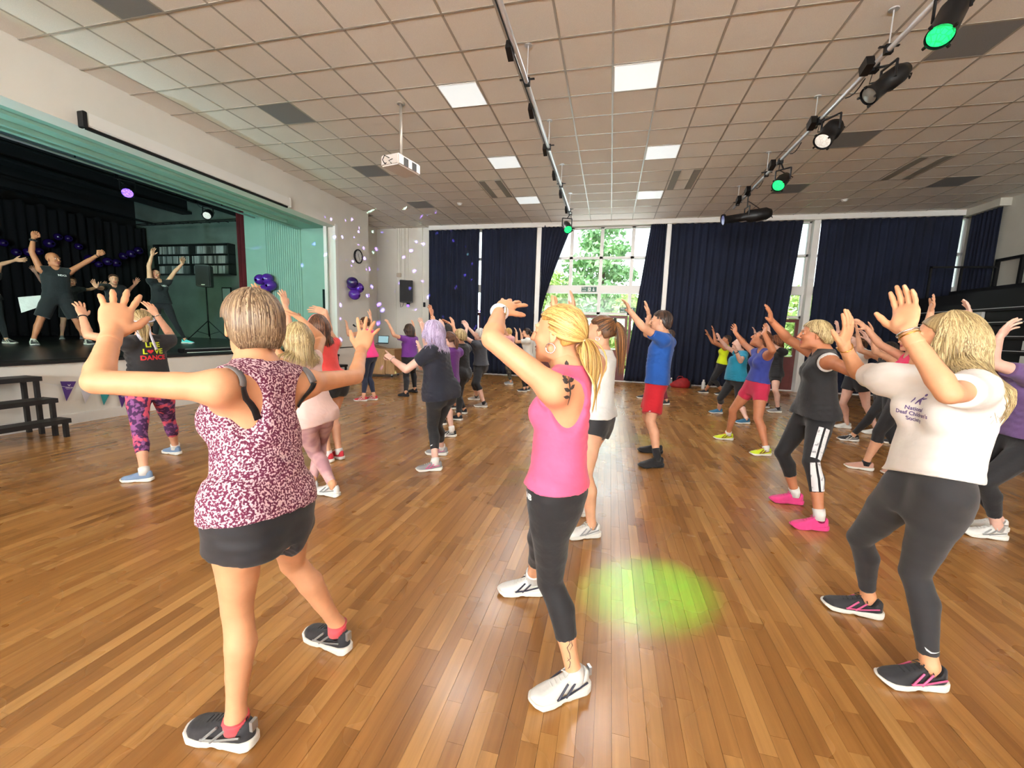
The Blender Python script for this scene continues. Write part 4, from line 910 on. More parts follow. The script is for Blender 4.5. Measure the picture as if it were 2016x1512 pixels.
    def shoulders(p, vol, infl=0., k=.03):
        J, s = p.J, p.s; am = p.o['arm']
        for sd in 'lr':
            sh = J['s' + sd]; a = J['pv'] + p.up * p.L * .97
            vol.cone(a, sh, .050 * s + infl, .050 * s * am + infl, .04)
            vol.cone(J['pv'] + p.up * p.L * .78 + (p.ls if sd == 'l' else -p.ls) * .085 * s, sh, .062 * s + infl, .052 * s * am + infl, .04)
    def leg(p, sd, infl=0., vol=None, k=.02, upto='a', taper=0.):
        J, s, o = p.J, p.s, p.o; lg = o['leg'] * s
        h, kn, an = J['h' + sd], J['k' + sd], J['a' + sd]; lat = (p.lh if sd == 'l' else -p.lh)
        sh = nrm(an - kn); th = nrm(kn - h); back = -p.fh + sh * (p.fh @ sh); back = nrm(back)
        i = infl
        L = np.linalg.norm(an - kn)
        pts = [h + lat * .006 * s - th * .03, h + (kn - h) * .3 + lat * .006, h + (kn - h) * .65, kn - back * .006 * s, kn + (an - kn) * .12 + back * .002 * s, kn + (an - kn) * .32 + back * .014 * s, kn + (an - kn) * .6 + back * .005 * s, kn + (an - kn) * .86, an]
        rs = [.092 * lg + i, .084 * lg + i, .068 * lg + i, .053 * lg + i, .050 * lg + i, .0545 * lg + i, .043 * lg + i, .034 * lg + i, .034 * s + i]
        vol.chain(pts, rs, .02)
    def armf(p, sd, vol, infl=0.):
        J, s = p.J, p.s; am = p.o['arm'] * s; S_, E, Wr = J['s' + sd], J['e' + sd], J['w' + sd]
        vol.chain([S_, S_ + (E - S_) * .35, E, E + (Wr - E) * .22, E + (Wr - E) * .6, Wr], [.050 * am + infl, .046 * am + infl, .0385 * am + infl, .041 * am + infl, .033 * am + infl, .0265 * s + infl], .03)
    def hand(p, sd, vox, fist=False, point=False, spread=1.0, nrmv=None, curl=.18):
        J, s = p.J, p.s * .98 * (1.08 if p.o['sex'] == 'm' else 1.0); Wr, Fi = J['w' + sd], J['f' + sd]; d = nrm(Fi - Wr); L = .178 * s
        n = np.asarray(nrmv if nrmv is not None else p.fs * 1.0 + p.up * .1, float); n = nrm(n - d * (n @ d))
        side = np.cross(n, d) if sd == 'l' else np.cross(d, n)       # towards the thumb
        fore = nrm(Wr - J['e' + sd])
        v = Vol(Wr - .25 * s, Wr + .25 * s, vox)
        lo = np.minimum(Wr, Wr + d * L * 1.1) - .11 * s; hi = np.maximum(Wr, Wr + d * L * 1.1) + .11 * s
        v = Vol(lo, hi, vox)
        v.cone(Wr - fore * .05 * s, Wr, .030 * s, .0265 * s, .01)
        pal = Wr + d * .052 * s
        v.ell(pal, (d, side, n), (.056 * s, .041 * s, .0165 * s), .018); v.ell(Wr + d * .075 * s, (d, side, n), (.034 * s, .042 * s, .014 * s), .012)
        v.ell(Wr + d * .035 * s + side * .024 * s + n * .008 * s, (d, side, n), (.036 * s, .018 * s, .016 * s), .014)
        lens = (.082, .091, .085, .067); rad = (.0086, .0089, .0085, .0074)
        for i in range(4):
            la = (.031, .0105, -.0105, -.030)[i] * s; base = Wr + d * (.092, .096, .092, .084)[i] * s + side * la
            an = (i - 1.4) * -.13 * spread; fd = nrm(d * math.cos(an) + side * math.sin(an)); c = curl + .06 * i
            if fist: c = 1.45
            if point and i > 0: c = 1.3
            if point and i == 0: c = .03
            pt = base; q = [base - fd * .02 * s]; r_ = [rad[i] * s * 1.05]; ang = 0
            for j, fr in enumerate((.45, .31, .26)):
                ang += c * (.5, .8, .6)[j] if not (fist or (point and i > 0)) else (1.25, 1.4, .9)[j]
                q.append(pt.copy()); r_.append(rad[i] * s * (1.04, 1.0, .95)[j]); pt = pt + (fd * math.cos(ang) + n * math.sin(ang)) * lens[i] * s * fr
            q.append(pt); r_.append(rad[i] * s * .82); v.chain(q, r_, .004)
        tb = Wr + d * .026 * s + side * .030 * s; a1 = nrm(d * .62 + side * .72 + n * .25); a2 = nrm(d * .85 + side * .42 + n * .3)
        if fist or point: a2 = nrm(d * .6 - side * .3 + n * .7)
        v.chain([tb - d * .01, tb + a1 * .038 * s, tb + a1 * .038 * s + a2 * .03 * s, tb + a1 * .038 * s + a2 * .054 * s], [.0135 * s, .0118 * s, .0105 * s, .0085 * s], .007)
        return v.mesh(1)
    # ---- head
    def head_frame(p):
        o = p.o; a = math.radians(o.get('look', o['face'])); el = math.radians(o.get('tilt', 0))
        f = np.array([math.cos(a) * math.cos(el), math.sin(a) * math.cos(el), math.sin(el)]); z = np.array([0, 0, 1.])
        l = nrm(np.cross(z, f)); u = np.cross(f, l); ro = math.radians(o.get('roll', 0))
        l, u = l * math.cos(ro) + u * math.sin(ro), u * math.cos(ro) - l * math.sin(ro)
        return f, l, u
    def head(p, vox):
        f, l, u = p.head_frame(); H = p.J['hd']; s = p.s * (1.05 if p.o['sex'] == 'm' else 1.0) * p.o.get('hs', 1.0)
        P = lambda a, b, c: H + (f * a + l * b + u * c) * s
        v = Vol(H - .17 * s, H + .17 * s, vox); ax = (f, l, u); e = lambda c, r, k=.015, sub=False: v.ell(P(*c), ax, tuple(x * s for x in r), k, sub)
        e((-.012, 0, .028), (.096, .076, .088)); e((.030, 0, -.028), (.060, .060, .085), .03); e((.040, 0, -.075), (.050, .047, .034), .025)
        e((.074, 0, -.098), (.020, .022, .016), .02)
        for b in (1, -1):
            e((.066, .034 * b, -.022), (.022, .024, .022), .02)                # cheek
            e((.0, .050 * b, -.068), (.040, .014, .034), .02)                  # jaw corner
            e((.090, .031 * b, .012), (.020, .019, .012), .012, True)          # eye socket
            e((.078, .031 * b, .012), (.0135, .0145, .0115), .004)             # lids
            v.chain([P(.083, .014 * b, .032), P(.081, .042 * b, .032)], [.009 * s, .008 * s], .012)
            e((-.004, .078 * b, -.004), (.016, .007, .030), .006); e((-.004, .084 * b, .002), (.009, .006, .018), .004, True); e((.004, .077 * b, -.028), (.008, .006, .010), .006)
        v.chain([P(.090, 0, .022), P(.104, 0, .0), P(.114, 0, -.020)], [.0085 * s, .009 * s, .0105 * s], .010)
        for b in (1, -1): e((.100, .010 * b, -.026), (.010, .008, .007), .005)
        e((.088, 0, -.055), (.013, .022, .006), .006); e((.086, 0, -.067), (.013, .019, .0075), .006); e((.097, 0, -.0605), (.012, .020, .0016), .003, True)
        nk = p.J['pv'] + p.up * p.L * 1.0
        v.cone(nk + p.up * .02, P(-.012, 0, -.06), .054 * s, .052 * s, .02)
        V, F = v.mesh(1); c = V[F].mean(1) - H; a, b, cc = c @ f / s, c @ l / s, c @ u / s
        lip = ((a > .082) & (np.abs(b) < .024) & (cc < -.049) & (cc > -.073)).astype(int)
        return V, F, lip
# ------------------------------------------------------------------ shoes (templates in foot coordinates: x to the toe, origin under the ankle)
def foot_outline(t):   # t 0 heel .. 1 toe -> half width, centre offset
    w = np.interp(t, [0, .03, .12, .3, .5, .7, .85, .95, 1.0], [.004, .020, .032, .033, .037, .047, .045, .030, .004]); return w
SHOE = {}
def shoe_mesh(kind, h=.006):
    if kind in SHOE: return SHOE[kind]
    L0, L1 = -.070, .195; fx, fy, fz = np.array([1., 0, 0]), np.array([0, 1., 0]), np.array([0, 0, 1.]); ax = (fx, fy, fz)
    u = Vol((L0 - .02, -.06, 0), (L1 + .02, .06, .16), h)
    def body(X, Y, Z):
        t = np.clip((X - f32(L0)) / f32(L1 - L0), 0, 1); w = foot_outline(t).astype(f32) * 1.0
        top = np.interp(t, [0, .08, .25, .42, .6, .8, .95, 1.0], [.085, .105, .100, .092, .072, .055, .046, .03]).astype(f32)
        prof = np.maximum(1 - np.clip((Z - .02) / np.maximum(top - .02, .001), 0, 1.2) ** 2.2, 0) ** .5
        return np.maximum(np.maximum((np.abs(Y) - w * (.35 + .65 * prof)), (Z - top) * .7), np.maximum(f32(.012) - Z, np.maximum(X - f32(L1), f32(L0) - X)))
    u.put(body, (L0, -.06, 0), (L1, .06, .13), 0)
    u.cone((-.008, 0, .082), (-.022, 0, .14), .033, .036, .006, True)
    up = u.mesh(2)
    s = Vol((L0 - .02, -.07, -.01), (L1 + .02, .07, .06), h * .8)
    def sole(X, Y, Z):
        t = np.clip((X - f32(L0 - .008)) / f32(L1 - L0 + .016), 0, 1); w = foot_outline(t).astype(f32) + .006
        top = np.interp(t, [0, .15, .4, .6, .85, 1], [.040, .036, .027, .025, .026, .032]).astype(f32); bot = np.interp(t, [0, .06, .3, .5, .62, .85, 1], [.012, .0, .0, .006, .0, .001, .022]).astype(f32)
        return np.maximum(np.maximum(np.abs(Y) - w, np.maximum(Z - top, bot - Z)), np.maximum(X - f32(L1 + .008), f32(L0 - .008) - X))
    s.put(sole, (L0, -.07, 0), (L1, .07, .05), 0); so = s.mesh(2)
    la = MB()
    for q in range(5):
        x = .030 + q * .019; z = .0985 - q * .0072; la.tube([(x - .006, -.024, z - .016), (x, -.012, z - .003), (x, .012, z - .003), (x - .006, .024, z - .016)], .0032, 5)
    for k in (1, -1): la.tube([(.026, 0, .099), (.036, .016 * k, .108), (.050, .024 * k, .094), (.030, 0, .098)], .0026, 5); la.tube([(.026, 0, .099), (.012, .024 * k, .098), (.008, .034 * k, .080)], .0024, 5)
    st = MB()
    for k in (1, -1):
        for (xa, za, xb, zb) in ((.06, .035, .01, .078), (.095, .034, .045, .080)): st.tube([(xa, k * .049, za), ((xa + xb) / 2, k * .042, (za + zb) / 2), (xb, k * .034, zb)], .0045, 5)
        st.tube([(.10, k * .050, .036), (.04, k * .045, .042), (-.045, k * .036, .062)], .0038, 5)
    hl = MB().obox((-.070, 0, .085), ((1, 0, 0), (0, 1, 0), (0, 0, 1)), (.006, .012, .018))
    SHOE[kind] = (np_mesh('shoe', [up]), np_mesh('sole', [so]), la.mesh('laces'), st.mesh('side_stripes'), hl.mesh('heel_tab')); return SHOE[kind]
def shoe(person, body, sd, up, sole, lace, stripe=None, sock=None, tab=None, full=True, scale=1.0):
    J = person.J; a, t = J['a' + sd], J['t' + sd]; d = t - a; d[2] = 0; d = nrm(d); zb = person.o.get('z0', 0.0)
    mw = Matrix(((d[0], -d[1], 0, a[0]), (d[1], d[0], 0, a[1]), (0, 0, 1, zb + .001), (0, 0, 0, 1))) @ Matrix.Diagonal((scale, scale, scale, 1))
    ms = shoe_mesh(0)
    def inst(name, me, m, parent):
        q = me.copy(); q.materials.clear(); q.materials.append(m); o = bpy.data.objects.new(name, q); COL.objects.link(o); o.parent = parent
        return o
    r = inst('shoe', ms[0], up, body); r.matrix_local = mw
    inst('sole', ms[1], sole, r)
    if full:
        inst('laces', ms[2], lace, r)
        if stripe is not None: inst('side_stripes', ms[3], stripe, r)
        if tab is not None: inst('heel_tab', ms[4], tab, r)
    if sock is not None:
        kn = J['k' + sd]; sh = nrm(kn - a); MB().tube([a - np.array([0, 0, .045]), a + sh * .0, a + sh * sock[1]], [.040, .041, .043], 14).obj('sock', sock[0], body, True)
    return r
# ------------------------------------------------------------------ hair
def strands_mesh(name, paths, rads, seeds, n=4, flat=.55):
    V, F, A = [], [], []; off = 0
    for pts, r, sd in zip(paths, rads, seeds):
        pts = np.asarray(pts, float); k = len(pts); t = np.gradient(pts, axis=0); t /= np.linalg.norm(t, axis=1)[:, None] + 1e-9
        N = np.cross(t, np.array([.31, .22, .93])); N /= np.linalg.norm(N, axis=1)[:, None] + 1e-9; Bn = np.cross(t, N)
        w = np.interp(np.linspace(0, 1, k), [0, .15, .7, 1], [.7, 1, .95, .25]) * r; a = np.arange(n) * 2 * math.pi / n
        ring = pts[:, None] + (N[:, None] * np.cos(a)[None, :, None] + Bn[:, None] * np.sin(a)[None, :, None]) * w[:, None, None]
        V.append(ring.reshape(-1, 3)); i = np.arange((k - 1) * n).reshape(k - 1, n)
        F.append(np.stack([i, np.roll(i, -1, 1), np.roll(i, -1, 1) + n, i + n], -1).reshape(-1, 4) + off); off += k * n; A += [sd] * len(F[-1])
    V = np.concatenate(V); F = np.concatenate(F); return V, F, np.array(A)
def build_hair(p, body, style, m, vox, n=220, length=.3, rad=.006, seed=0, tie=None, wave=0., part=0., spread=1.0, cut=None, pony=(-.095, 0, .035), fringe=False, vol_=1.0, tail_dir=None, bvol=None, azmin=1.2):
    """style: crop, bob, long, pony, shaved, bun"""
    f, l, u = p.head_frame(); s = p.s * (1.05 if p.o['sex'] == 'm' else 1.0) * p.o.get('hs', 1.0); H = p.J['hd']; rg = np.random.default_rng(seed)
    P = lambda a, b, c: H + (f * a + l * b + u * c) * s
    C0 = P(-.014, 0, .026); R0 = np.array([.101, .082, .094]) * s * (1 + .055 * (vol_ - 1) * 4)
    v = Vol(H - .2 * s, H + .2 * s, vox)
    v.ell(C0, (f, l, u), tuple(R0), 0.)
    if style in ('bob', 'long'): v.ell(P(-.05, 0, -.02), (f, l, u), (.075 * s * vol_, .088 * s * vol_, .10 * s), .03)
    elif style == 'crop': v.ell(P(-.046, 0, -.025), (f, l, u), (.064 * s * vol_ ** .4, .070 * s * vol_ ** .5, .080 * s), .03)
    elif style in ('pony', 'bun'): v.ell(P(-.045, 0, -.02), (f, l, u), (.062 * s, .068 * s, .075 * s), .03)
    # open the face
    X = v.grid(); v.d = np.maximum(v.d, f_plane(P(.060, 0, .060), f * .80 - u * .75)(*X)).astype(f32)
    fp = f_plane(P({'bob': .030, 'long': .042}.get(style, .004), 0, 0), f)(*X); up_ = f_plane(P(0, 0, .052), u)(*X)
    v.d = np.maximum(v.d, np.minimum(fp, -up_)).astype(f32)                       # nothing in front of the ears below the hairline
    low = {'crop': -.10, 'bob': -.07, 'long': -.09, 'pony': -.062, 'shaved': -.05, 'bun': -.06}[style]
    v.d = np.maximum(v.d, -f_plane(P(0, 0, low), u + f * (.35 if style in ('crop', 'pony') else 0))(*X)).astype(f32)
    if style in ('crop', 'pony', 'bun', 'shaved'):   # clear the ears and the skin below them
        for b in (1, -1): v.ell(P(.002, .082 * b, -.012), (f, l, u), (.024 * s, .03 * s, .030 * s), .006, True)
        v.d = np.maximum(v.d, np.minimum(f_plane(P(-.030, 0, 0), f)(*X), -f_plane(P(0, 0, -.020), u)(*X))).astype(f32)
    cap = v.mesh(2)
    paths, seeds = [], []
    def onsurf(dv, k=1.0): return C0 + f * dv[0] * R0[0] * k + l * dv[1] * R0[1] * k + u * dv[2] * R0[2] * k
    if style in ('crop', 'bob', 'long'):
        for i in range(n):
            az = rg.uniform(-math.pi, math.pi)              # 0 = forwards
            fr = abs(az) < 1.0
            if fr and not fringe: az = math.copysign(rg.uniform(1.0, math.pi), az)
            az = math.copysign(max(abs(az), azmin), az) if style == 'long' and not fringe else az
            e0 = rg.uniform(0.05, .9); lim = {'crop': 2.4, 'bob': 1.72, 'long': 1.62}[style] * rg.uniform(.93, 1.05)
            if abs(az) < .95: lim = .93 * rg.uniform(.9, 1.1)
            elif abs(az) < 1.45: lim = min(lim, 1.55)
            elif style == 'crop' and abs(az) < 2.2: lim = 1.55 + 1.3 * max(0, abs(az) - 1.7)
            k = rg.uniform(1.0, 1.06) + .04 * (vol_ - 1); pts = []
            for e in np.linspace(e0, max(e0 + .3, lim), 7):
                tw = az + (.15 * math.sin(e * 2 + i) if style != 'crop' else 0); pts.append(onsurf((math.sin(e) * math.cos(tw), math.sin(e) * math.sin(tw), math.cos(e)), k))
            if style in ('bob', 'long') and abs(az) > 1.0:
                Ln = length * rg.uniform(.82, 1.08) * (.42 + .58 * min(1, max(0, (abs(az) - 1.3) / .75)) if style == 'long' else 1); q = pts[-1]; out = nrm((q - C0) - u * ((q - C0) @ u)); st = 9 if style == 'long' else 4; ph = rg.uniform(0, 6.28)
                for j in range(1, st + 1):
                    fr_ = j / st; dr = np.array([0, 0, -1.]) * 1.0
                    pts.append(q + dr * Ln * fr_ + out * ((.02 if style == 'long' else -.045) * math.sin(fr_ * 2.4) * spread) + (l * math.sin(fr_ * 7 + ph) + f * math.cos(fr_ * 6 + ph)) * wave * fr_)
            paths.append(pts); seeds.append(rg.random())
    if style == 'pony':
        pb = P(*pony)
        for i in range(n):
            az = rg.uniform(-math.pi, math.pi); a0 = nrm([math.cos(az) * .9 + .15, math.sin(az), rg.uniform(-.3, .55) if abs(az) > 1.35 else rg.uniform(.62, .95)])
            b0 = nrm([(pb - C0) @ f / R0[0], (pb - C0) @ l / R0[1], (pb - C0) @ u / R0[2]]); om = math.acos(np.clip(a0 @ b0, -1, 1)); pts = []
            for t in np.linspace(0, 1, 8):
                dv = (math.sin((1 - t) * om) * a0 + math.sin(t * om) * b0) / (math.sin(om) + 1e-6); pts.append(onsurf(dv, rg.uniform(1.0, 1.012)))
            paths.append(pts); seeds.append(rg.random())
        td = np.array(tail_dir if tail_dir is not None else (-f * .5 + u * .1), float)
        for i in range(int(n * .45)):
            Ln = length * rg.uniform(.75, 1.05); o1, o2 = rg.normal(size=2) * .5; pts = []; ph = rg.uniform(0, 6.28)
            for t in np.linspace(0, 1, 11):
                wd = (.012 + .026 * math.sin(min(1, t * 1.3) * math.pi * .85)) * s * spread
                pts.append(pb + td * .085 * s * (1 - math.exp(-t * 5)) + np.array([0, 0, -1.]) * Ln * max(0, t - .04) ** 1.05 + (l * o1 + f * o2) * wd * (1 if t > 0 else .5) + l * math.sin(t * 5 + ph) * wave * t)
            paths.append(pts); seeds.append(rg.random())
    if style == 'bun':
        bb = P(*pony)
        for i in range(60):
            a = nrm(rg.normal(size=3)); b = nrm(np.cross(a, rg.normal(size=3))); paths.append([bb + (a * math.cos(t) + b * math.sin(t)) * .034 * s for t in np.linspace(0, 4, 9)]); seeds.append(rg.random())
    if paths:   # lay every strand on top of the cap
        n_ = [len(q) for q in paths]; A_ = np.concatenate([np.asarray(q, float) for q in paths])
        for _ in range(4):
            dv = v.at(A_)
            out = A_ - P(-.02, 0, .0); out = out / (np.linalg.norm(out, axis=1)[:, None] + 1e-9); A_ = A_ + out * np.clip(.0025 * s - dv, 0, .02)[:, None]
        if bvol is not None and style in ('long', 'pony'):   # and keep it outside the shoulders and back
            ax0, ud = p.J['pv'], p.up
            for _ in range(6):
                dv = bvol.at(A_); out = (A_ - ax0) - np.outer((A_ - ax0) @ ud, ud) - f * .02; out = out / (np.linalg.norm(out, axis=1)[:, None] + 1e-9) + np.array([0, 0, .35])
                low_ = ((A_ - p.J['nk']) @ ud < .06); A_ = A_ + out * (np.clip(.024 * s - dv, 0, .02) * low_)[:, None]
        paths = np.split(A_, np.cumsum(n_)[:-1])
    parts = [cap]; vals = [np.full(len(cap[1]), .35)]
    cc = cap[0][cap[1]].mean(1) - H; aa = np.arctan2(cc @ l, cc @ f); vals = [(.35 + .3 * np.sin(aa * 23 + np.sin(aa * 7) * 3) * .5 + .1 * np.sin(aa * 61))]
    if paths:
        V, F, A = strands_mesh('hair', paths, [rad * rg.uniform(.7, 1.25) * s for _ in paths], seeds); parts.append((V, F)); vals.append(A)
    me = np_mesh('hair', parts); at = me.attributes.new('strand', 'FLOAT', 'FACE'); at.data.foreach_set('value', np.concatenate(vals).astype(f32))
    o = link('hair', me, m, body)
    if tie is not None and style == 'pony':
        pb = P(*pony) + (np.array(tail_dir if tail_dir is not None else -f * .5)) * .02; n1 = nrm(np.cross(-f + u * .2, l)); MB().tube([pb + (l * math.cos(a) + n1 * math.sin(a)) * .021 * s for a in np.linspace(0, 2 * math.pi, 17)], .008 * s, 8, caps=False).obj('hair_tie', tie, body, True)
    return o
# ------------------------------------------------------------------ clothes and the whole figure
def wrinkle(seed, amp, sc=1.0):
    """broad drape plus a few sharper creases running mostly across the body"""
    rg = np.random.default_rng(seed); K = rg.normal(size=(4, 3)) * np.array([13, 13, 18]) * sc; ph = rg.uniform(0, 6.28, 8); C_ = rg.normal(size=(3, 3)) * np.array([22, 22, 8]) * sc + np.array([0, 0, 62]) * sc
    def fn(X, Y, Z):
        a = 0
        for k, q in zip(K, ph): a = a + np.sin(X * f32(k[0]) + Y * f32(k[1]) + Z * f32(k[2]) + f32(q))
        a = a * f32(amp / 3)
        m = .5 + .5 * np.sin(X * f32(9) + Y * f32(11) + Z * f32(13) + f32(ph[7]))
        for k, q in zip(C_, ph[4:]): a = a + (np.abs(np.sin(X * f32(k[0]) + Y * f32(k[1]) + Z * f32(k[2]) + f32(q) + a * f32(60))) - f32(.6)) * m * f32(-amp * .55)
        return a
    return fn
def build_person(name, data, label, sk, top=None, bottom=None, hair=None, shoes=None, hands=({}, {}), group='dancers in the hall', extra=None, **o):
    """top: dict(kind, m, ease, hem, ...); bottom: dict(kind, m, ease, end); end = how far down the leg (0 hip, 1 knee, 2 ankle)"""
    p = Person(data, **o); J = p.J; s = p.s; vx = p.o['vox']; z0 = p.o.get('z0', 0.)
    allp = np.array([J[k] for k in JN]); lo = allp.min(0) - .2; hi = allp.max(0) + .16; lo[2] = z0 - .01
    up, L, pv = p.up, p.L, J['pv']
    base = Vol(lo, hi, vx)
    tor = base.copy(); p.torso(tor); p.shoulders(tor)
    legs = {}
    for sd in 'lr': legs[sd] = base.copy(); p.leg(sd, vol=legs[sd])
    bodyv = tor.copy()
    def smin(a, b, k): h = np.maximum(k - np.abs(a - b), 0) / k; return (np.minimum(a, b) - h * h * k * .25).astype(f32)
    tl = smin(tor.d, smin(legs['l'].d, legs['r'].d, .02), .05)
    bodyv.d = tl.copy()
    for sd in 'lr': p.armf(sd, bodyv)
    bodyv.cone(pv + up * L * .98, J['hd'] - p.up * .02, .056 * s, .05 * s, .035)
    for sd in 'lr':   # foot inside the shoe
        a, t = J['a' + sd], J['t' + sd]; bodyv.cone(a, a - np.array([0, 0, .03]), .033 * s, .026 * s, .01)
    hv = max(.0032, vx * .42); parts = [bodyv.mesh(1), p.head(max(.0042, vx * .5))]
    for i, sd in enumerate('lr'):
        hk = hands[i]
        if hk is not None: parts.append(p.hand(sd, hv, **hk))
    me = np_mesh(name, parts); body = link('person', me, [sk, M_lip]); tag(body, label, 'person', group)
    # eyes and brows
    f, l, u = p.head_frame(); H = J['hd']; hs = s * (1.05 if p.o['sex'] == 'm' else 1.0) * p.o.get('hs', 1.0)
    if p.o.get('eyes', True):
        for b in (1, -1):
            c = H + (f * .083 + l * .031 * b + u * .012) * hs; e = MB(); e.lathe([(.001, .0095), (.0045, .0088), (.0046, .0085), (.0085, .005), (.0105, 0), (.009, -.004)], (0, 0, 0), f, 12)
            e.m = [1 if k < 12 else 0 for k in range(len(e.f))]; ob = e.obj('eye', [M_eyew, M_iris], body, True); ob.location = c; ob.scale = (hs, hs, hs)
            if hair: MB().tube([H + (f * .091 + l * .014 * b + u * .030) * hs, H + (f * .092 + l * .030 * b + u * .036) * hs, H + (f * .080 + l * .047 * b + u * .030) * hs], [.0022, .0026, .001], 5).obj('eyebrow', hair.get('brow', hair['m']), body, True)
    X = base.grid()
    ta = ((X[0] - f32(pv[0])) * f32(up[0]) + (X[1] - f32(pv[1])) * f32(up[1]) + (X[2] - f32(pv[2])) * f32(up[2])) / f32(L)   # 0 pelvis .. 1 neck
    made = {}
    # ---- bottoms
    if bottom:
        es = bottom.get('ease', .004); fl = bottom.get('flare', 0.); end = bottom.get('end', 2.0); g = None; wt = bottom.get('waist', .30)
        cutp = {}
        for sd in 'lr':
            h, k, a = J['h' + sd], J['k' + sd], J['a' + sd]
            if end <= 1: q, n_ = h + (k - h) * end, nrm(k - h)
            else: q, n_ = k + (a - k) * (end - 1), nrm(a - k)
            n_ = nrm(n_ + np.array(bottom.get('cut', (0, 0, 0)), float)); cutp[sd] = f_plane(q, n_)(*X)
        ts = np.clip(-ta - f32(.02), 0, 1.5)
        g = np.maximum(tl - f32(es) - f32(fl) * ts, np.where(legs['l'].d < legs['r'].d, cutp['l'], cutp['r'])); g = np.maximum(g, ta - f32(wt))
        if bottom.get('split'):
            c0 = pv - up * .12 * s; m_ = (J['kl'] + J['kr']) / 2; q_ = base.copy(); q_.cone(c0 + (m_ - c0) * .12, m_, .008, bottom['split'], 0.); g = np.maximum(g, -q_.d)
        if bottom.get('wr', 0): g = g + wrinkle(hash(name) % 99, bottom['wr'], 1.2)(*X)
        made['g'] = g; me = np_mesh(bottom['kind'], [nets(g.astype(f32), vx, base.lo, 1)]); made['bottom'] = link(bottom['kind'], me, bottom['m'], body)
    # ---- tops
    def make_top(T):
        kind = T['kind']; es = T.get('ease', .010); hem = T.get('hem', -.10); fl = T.get('flare', .02)
        src = tl
        if T.get('box'): bx = base.copy(); p.torso(bx, box=T['box']); src = smin(tl, bx.d, .01)
        d = src - f32(es) - f32(fl) * np.clip(f32(.7) - ta, 0, 1.2)
        v = base.copy(); v.d = (np.minimum(d, made['g'] - f32(.006)) if 'g' in made else d).astype(f32)
        if T.get('sleeve'):
            for sd in 'lr':
                S_, E = J['s' + sd], J['e' + sd]; e = S_ + (E - S_) * T['sleeve']; r0 = .053 * s * p.o['arm'] + es * .5
                q = base.copy(); q.cone(S_ - (E - S_) * .1, E, r0 + .006, r0 + T.get('slf', .004), .0); q.d = np.maximum(q.d, f_plane(e, E - S_)(*X)).astype(f32); v.d = smin(v.d, q.d, .035)
        wr = T.get('wr', .004)
        if wr: v.d = (v.d + wrinkle(T.get('seed', 3), wr)(*X)).astype(f32)
        hn = nrm(up + np.array(T.get('hemtilt', (0, 0, 0)), float))
        v.d = np.maximum(v.d, -f_plane(pv + up * L * hem, hn)(*X)).astype(f32)
        nk = pv + up * L * 1.0; nr = T.get('neck', .072) * s
        v.cone(nk - up * .03 * s + p.fs * T.get('neckf', .03) * s, nk + up * .2, nr, nr * 1.1, .01, True)
        v.d = np.maximum(v.d, f_plane(pv + up * L * 1.04, up)(*X)).astype(f32)
        if kind in ('tank_top', 'racer_top', 'vest_top', 'sports_bra'):
            for sd, sg in (('l', 1), ('r', -1)):
                S_ = J['s' + sd]; ah = T.get('arm', .075) * s; ins = T.get('inset', .018) * s
                out = p.ls * sg
                v.cone(S_ + out * (ah - ins - .02 * s) - up * .02 * s, S_ + out * .3 - up * .02 * s, ah, ah * 1.3, .012, True)
                v.cone(S_ + out * (ah - ins - .02 * s) - up * .02 * s, S_ + out * (ah - ins) - up * T.get('deep', .07) * s, ah, ah * .75, .012, True)
                if T.get('blade'):   # racer back: shoulder blades bare
                    bc = S_ - p.fs * .085 * s - up * T.get('bladedown', .045) * s - out * T.get('bladein', .03) * s; r = T['blade'] * s; v.ell(bc, (p.ls, p.fs, up), (r * .82, r * .9, r * 1.15), .012, True)
        if T.get('low') is not None: v.d = np.maximum(v.d, f_plane(pv + up * L * T['low'], up)(*X)).astype(f32)
        me = np_mesh(kind, [v.mesh(1)]); return link(kind, me, T['m'], body)
    for T in (top or []): made[T.get('id', 'top')] = make_top(T)
    if hair and hair['style'] != 'none':
        kw = {k: v for k, v in hair.items() if k not in ('brow',)}; st = kw.pop('style'); mm = kw.pop('m'); hb_ = base.copy(); hb_.d = tl; made['hair'] = build_hair(p, body, st, mm, max(.005, vx * .6), bvol=hb_, **kw)
    if shoes:
        for sd in 'lr': shoe(p, body, sd, scale=s * (1.06 if p.o['sex'] == 'm' else 1.0), **shoes)
    p.body = body; p.made = made; p.X = X
    return p
# ------------------------------------------------------------------ worn details
from mathutils.bvhtree import BVHTree
def stick(name, me_2d, target, origin, right, upv, m, parent, lift=.002, reach=.25):
    """Wrap a flat shape (x, y in metres) onto the surface of target, seen along -normal."""
    right = Vector(right).normalized(); upv = Vector(upv); upv = (upv - right * upv.dot(right)).normalized(); n = right.cross(upv); tm = target.data
    bv = BVHTree.FromPolygons([v.co for v in tm.vertices], [p.vertices[:] for p in tm.polygons])
    bm = bmesh.new(); bm.from_mesh(me_2d); bmesh.ops.triangulate(bm, faces=bm.faces)
    for _ in range(3):
        long = [e for e in bm.edges if e.calc_length() > .009]
        if long: bmesh.ops.subdivide_edges(bm, edges=long, cuts=1); bmesh.ops.triangulate(bm, faces=bm.faces)
    kill = []
    for v in bm.verts:
        o = Vector(origin) + right * v.co.x + upv * v.co.y
        h = bv.ray_cast(o + n * reach, -n, reach * 2)
        if h[0] is None: kill.append(v)
        else: v.co = h[0] + n * lift
    if kill: bmesh.ops.delete(bm, geom=kill, context='VERTS')
    me = bpy.data.meshes.new(name); bm.to_mesh(me); bm.free(); return link(name, me, m, parent)
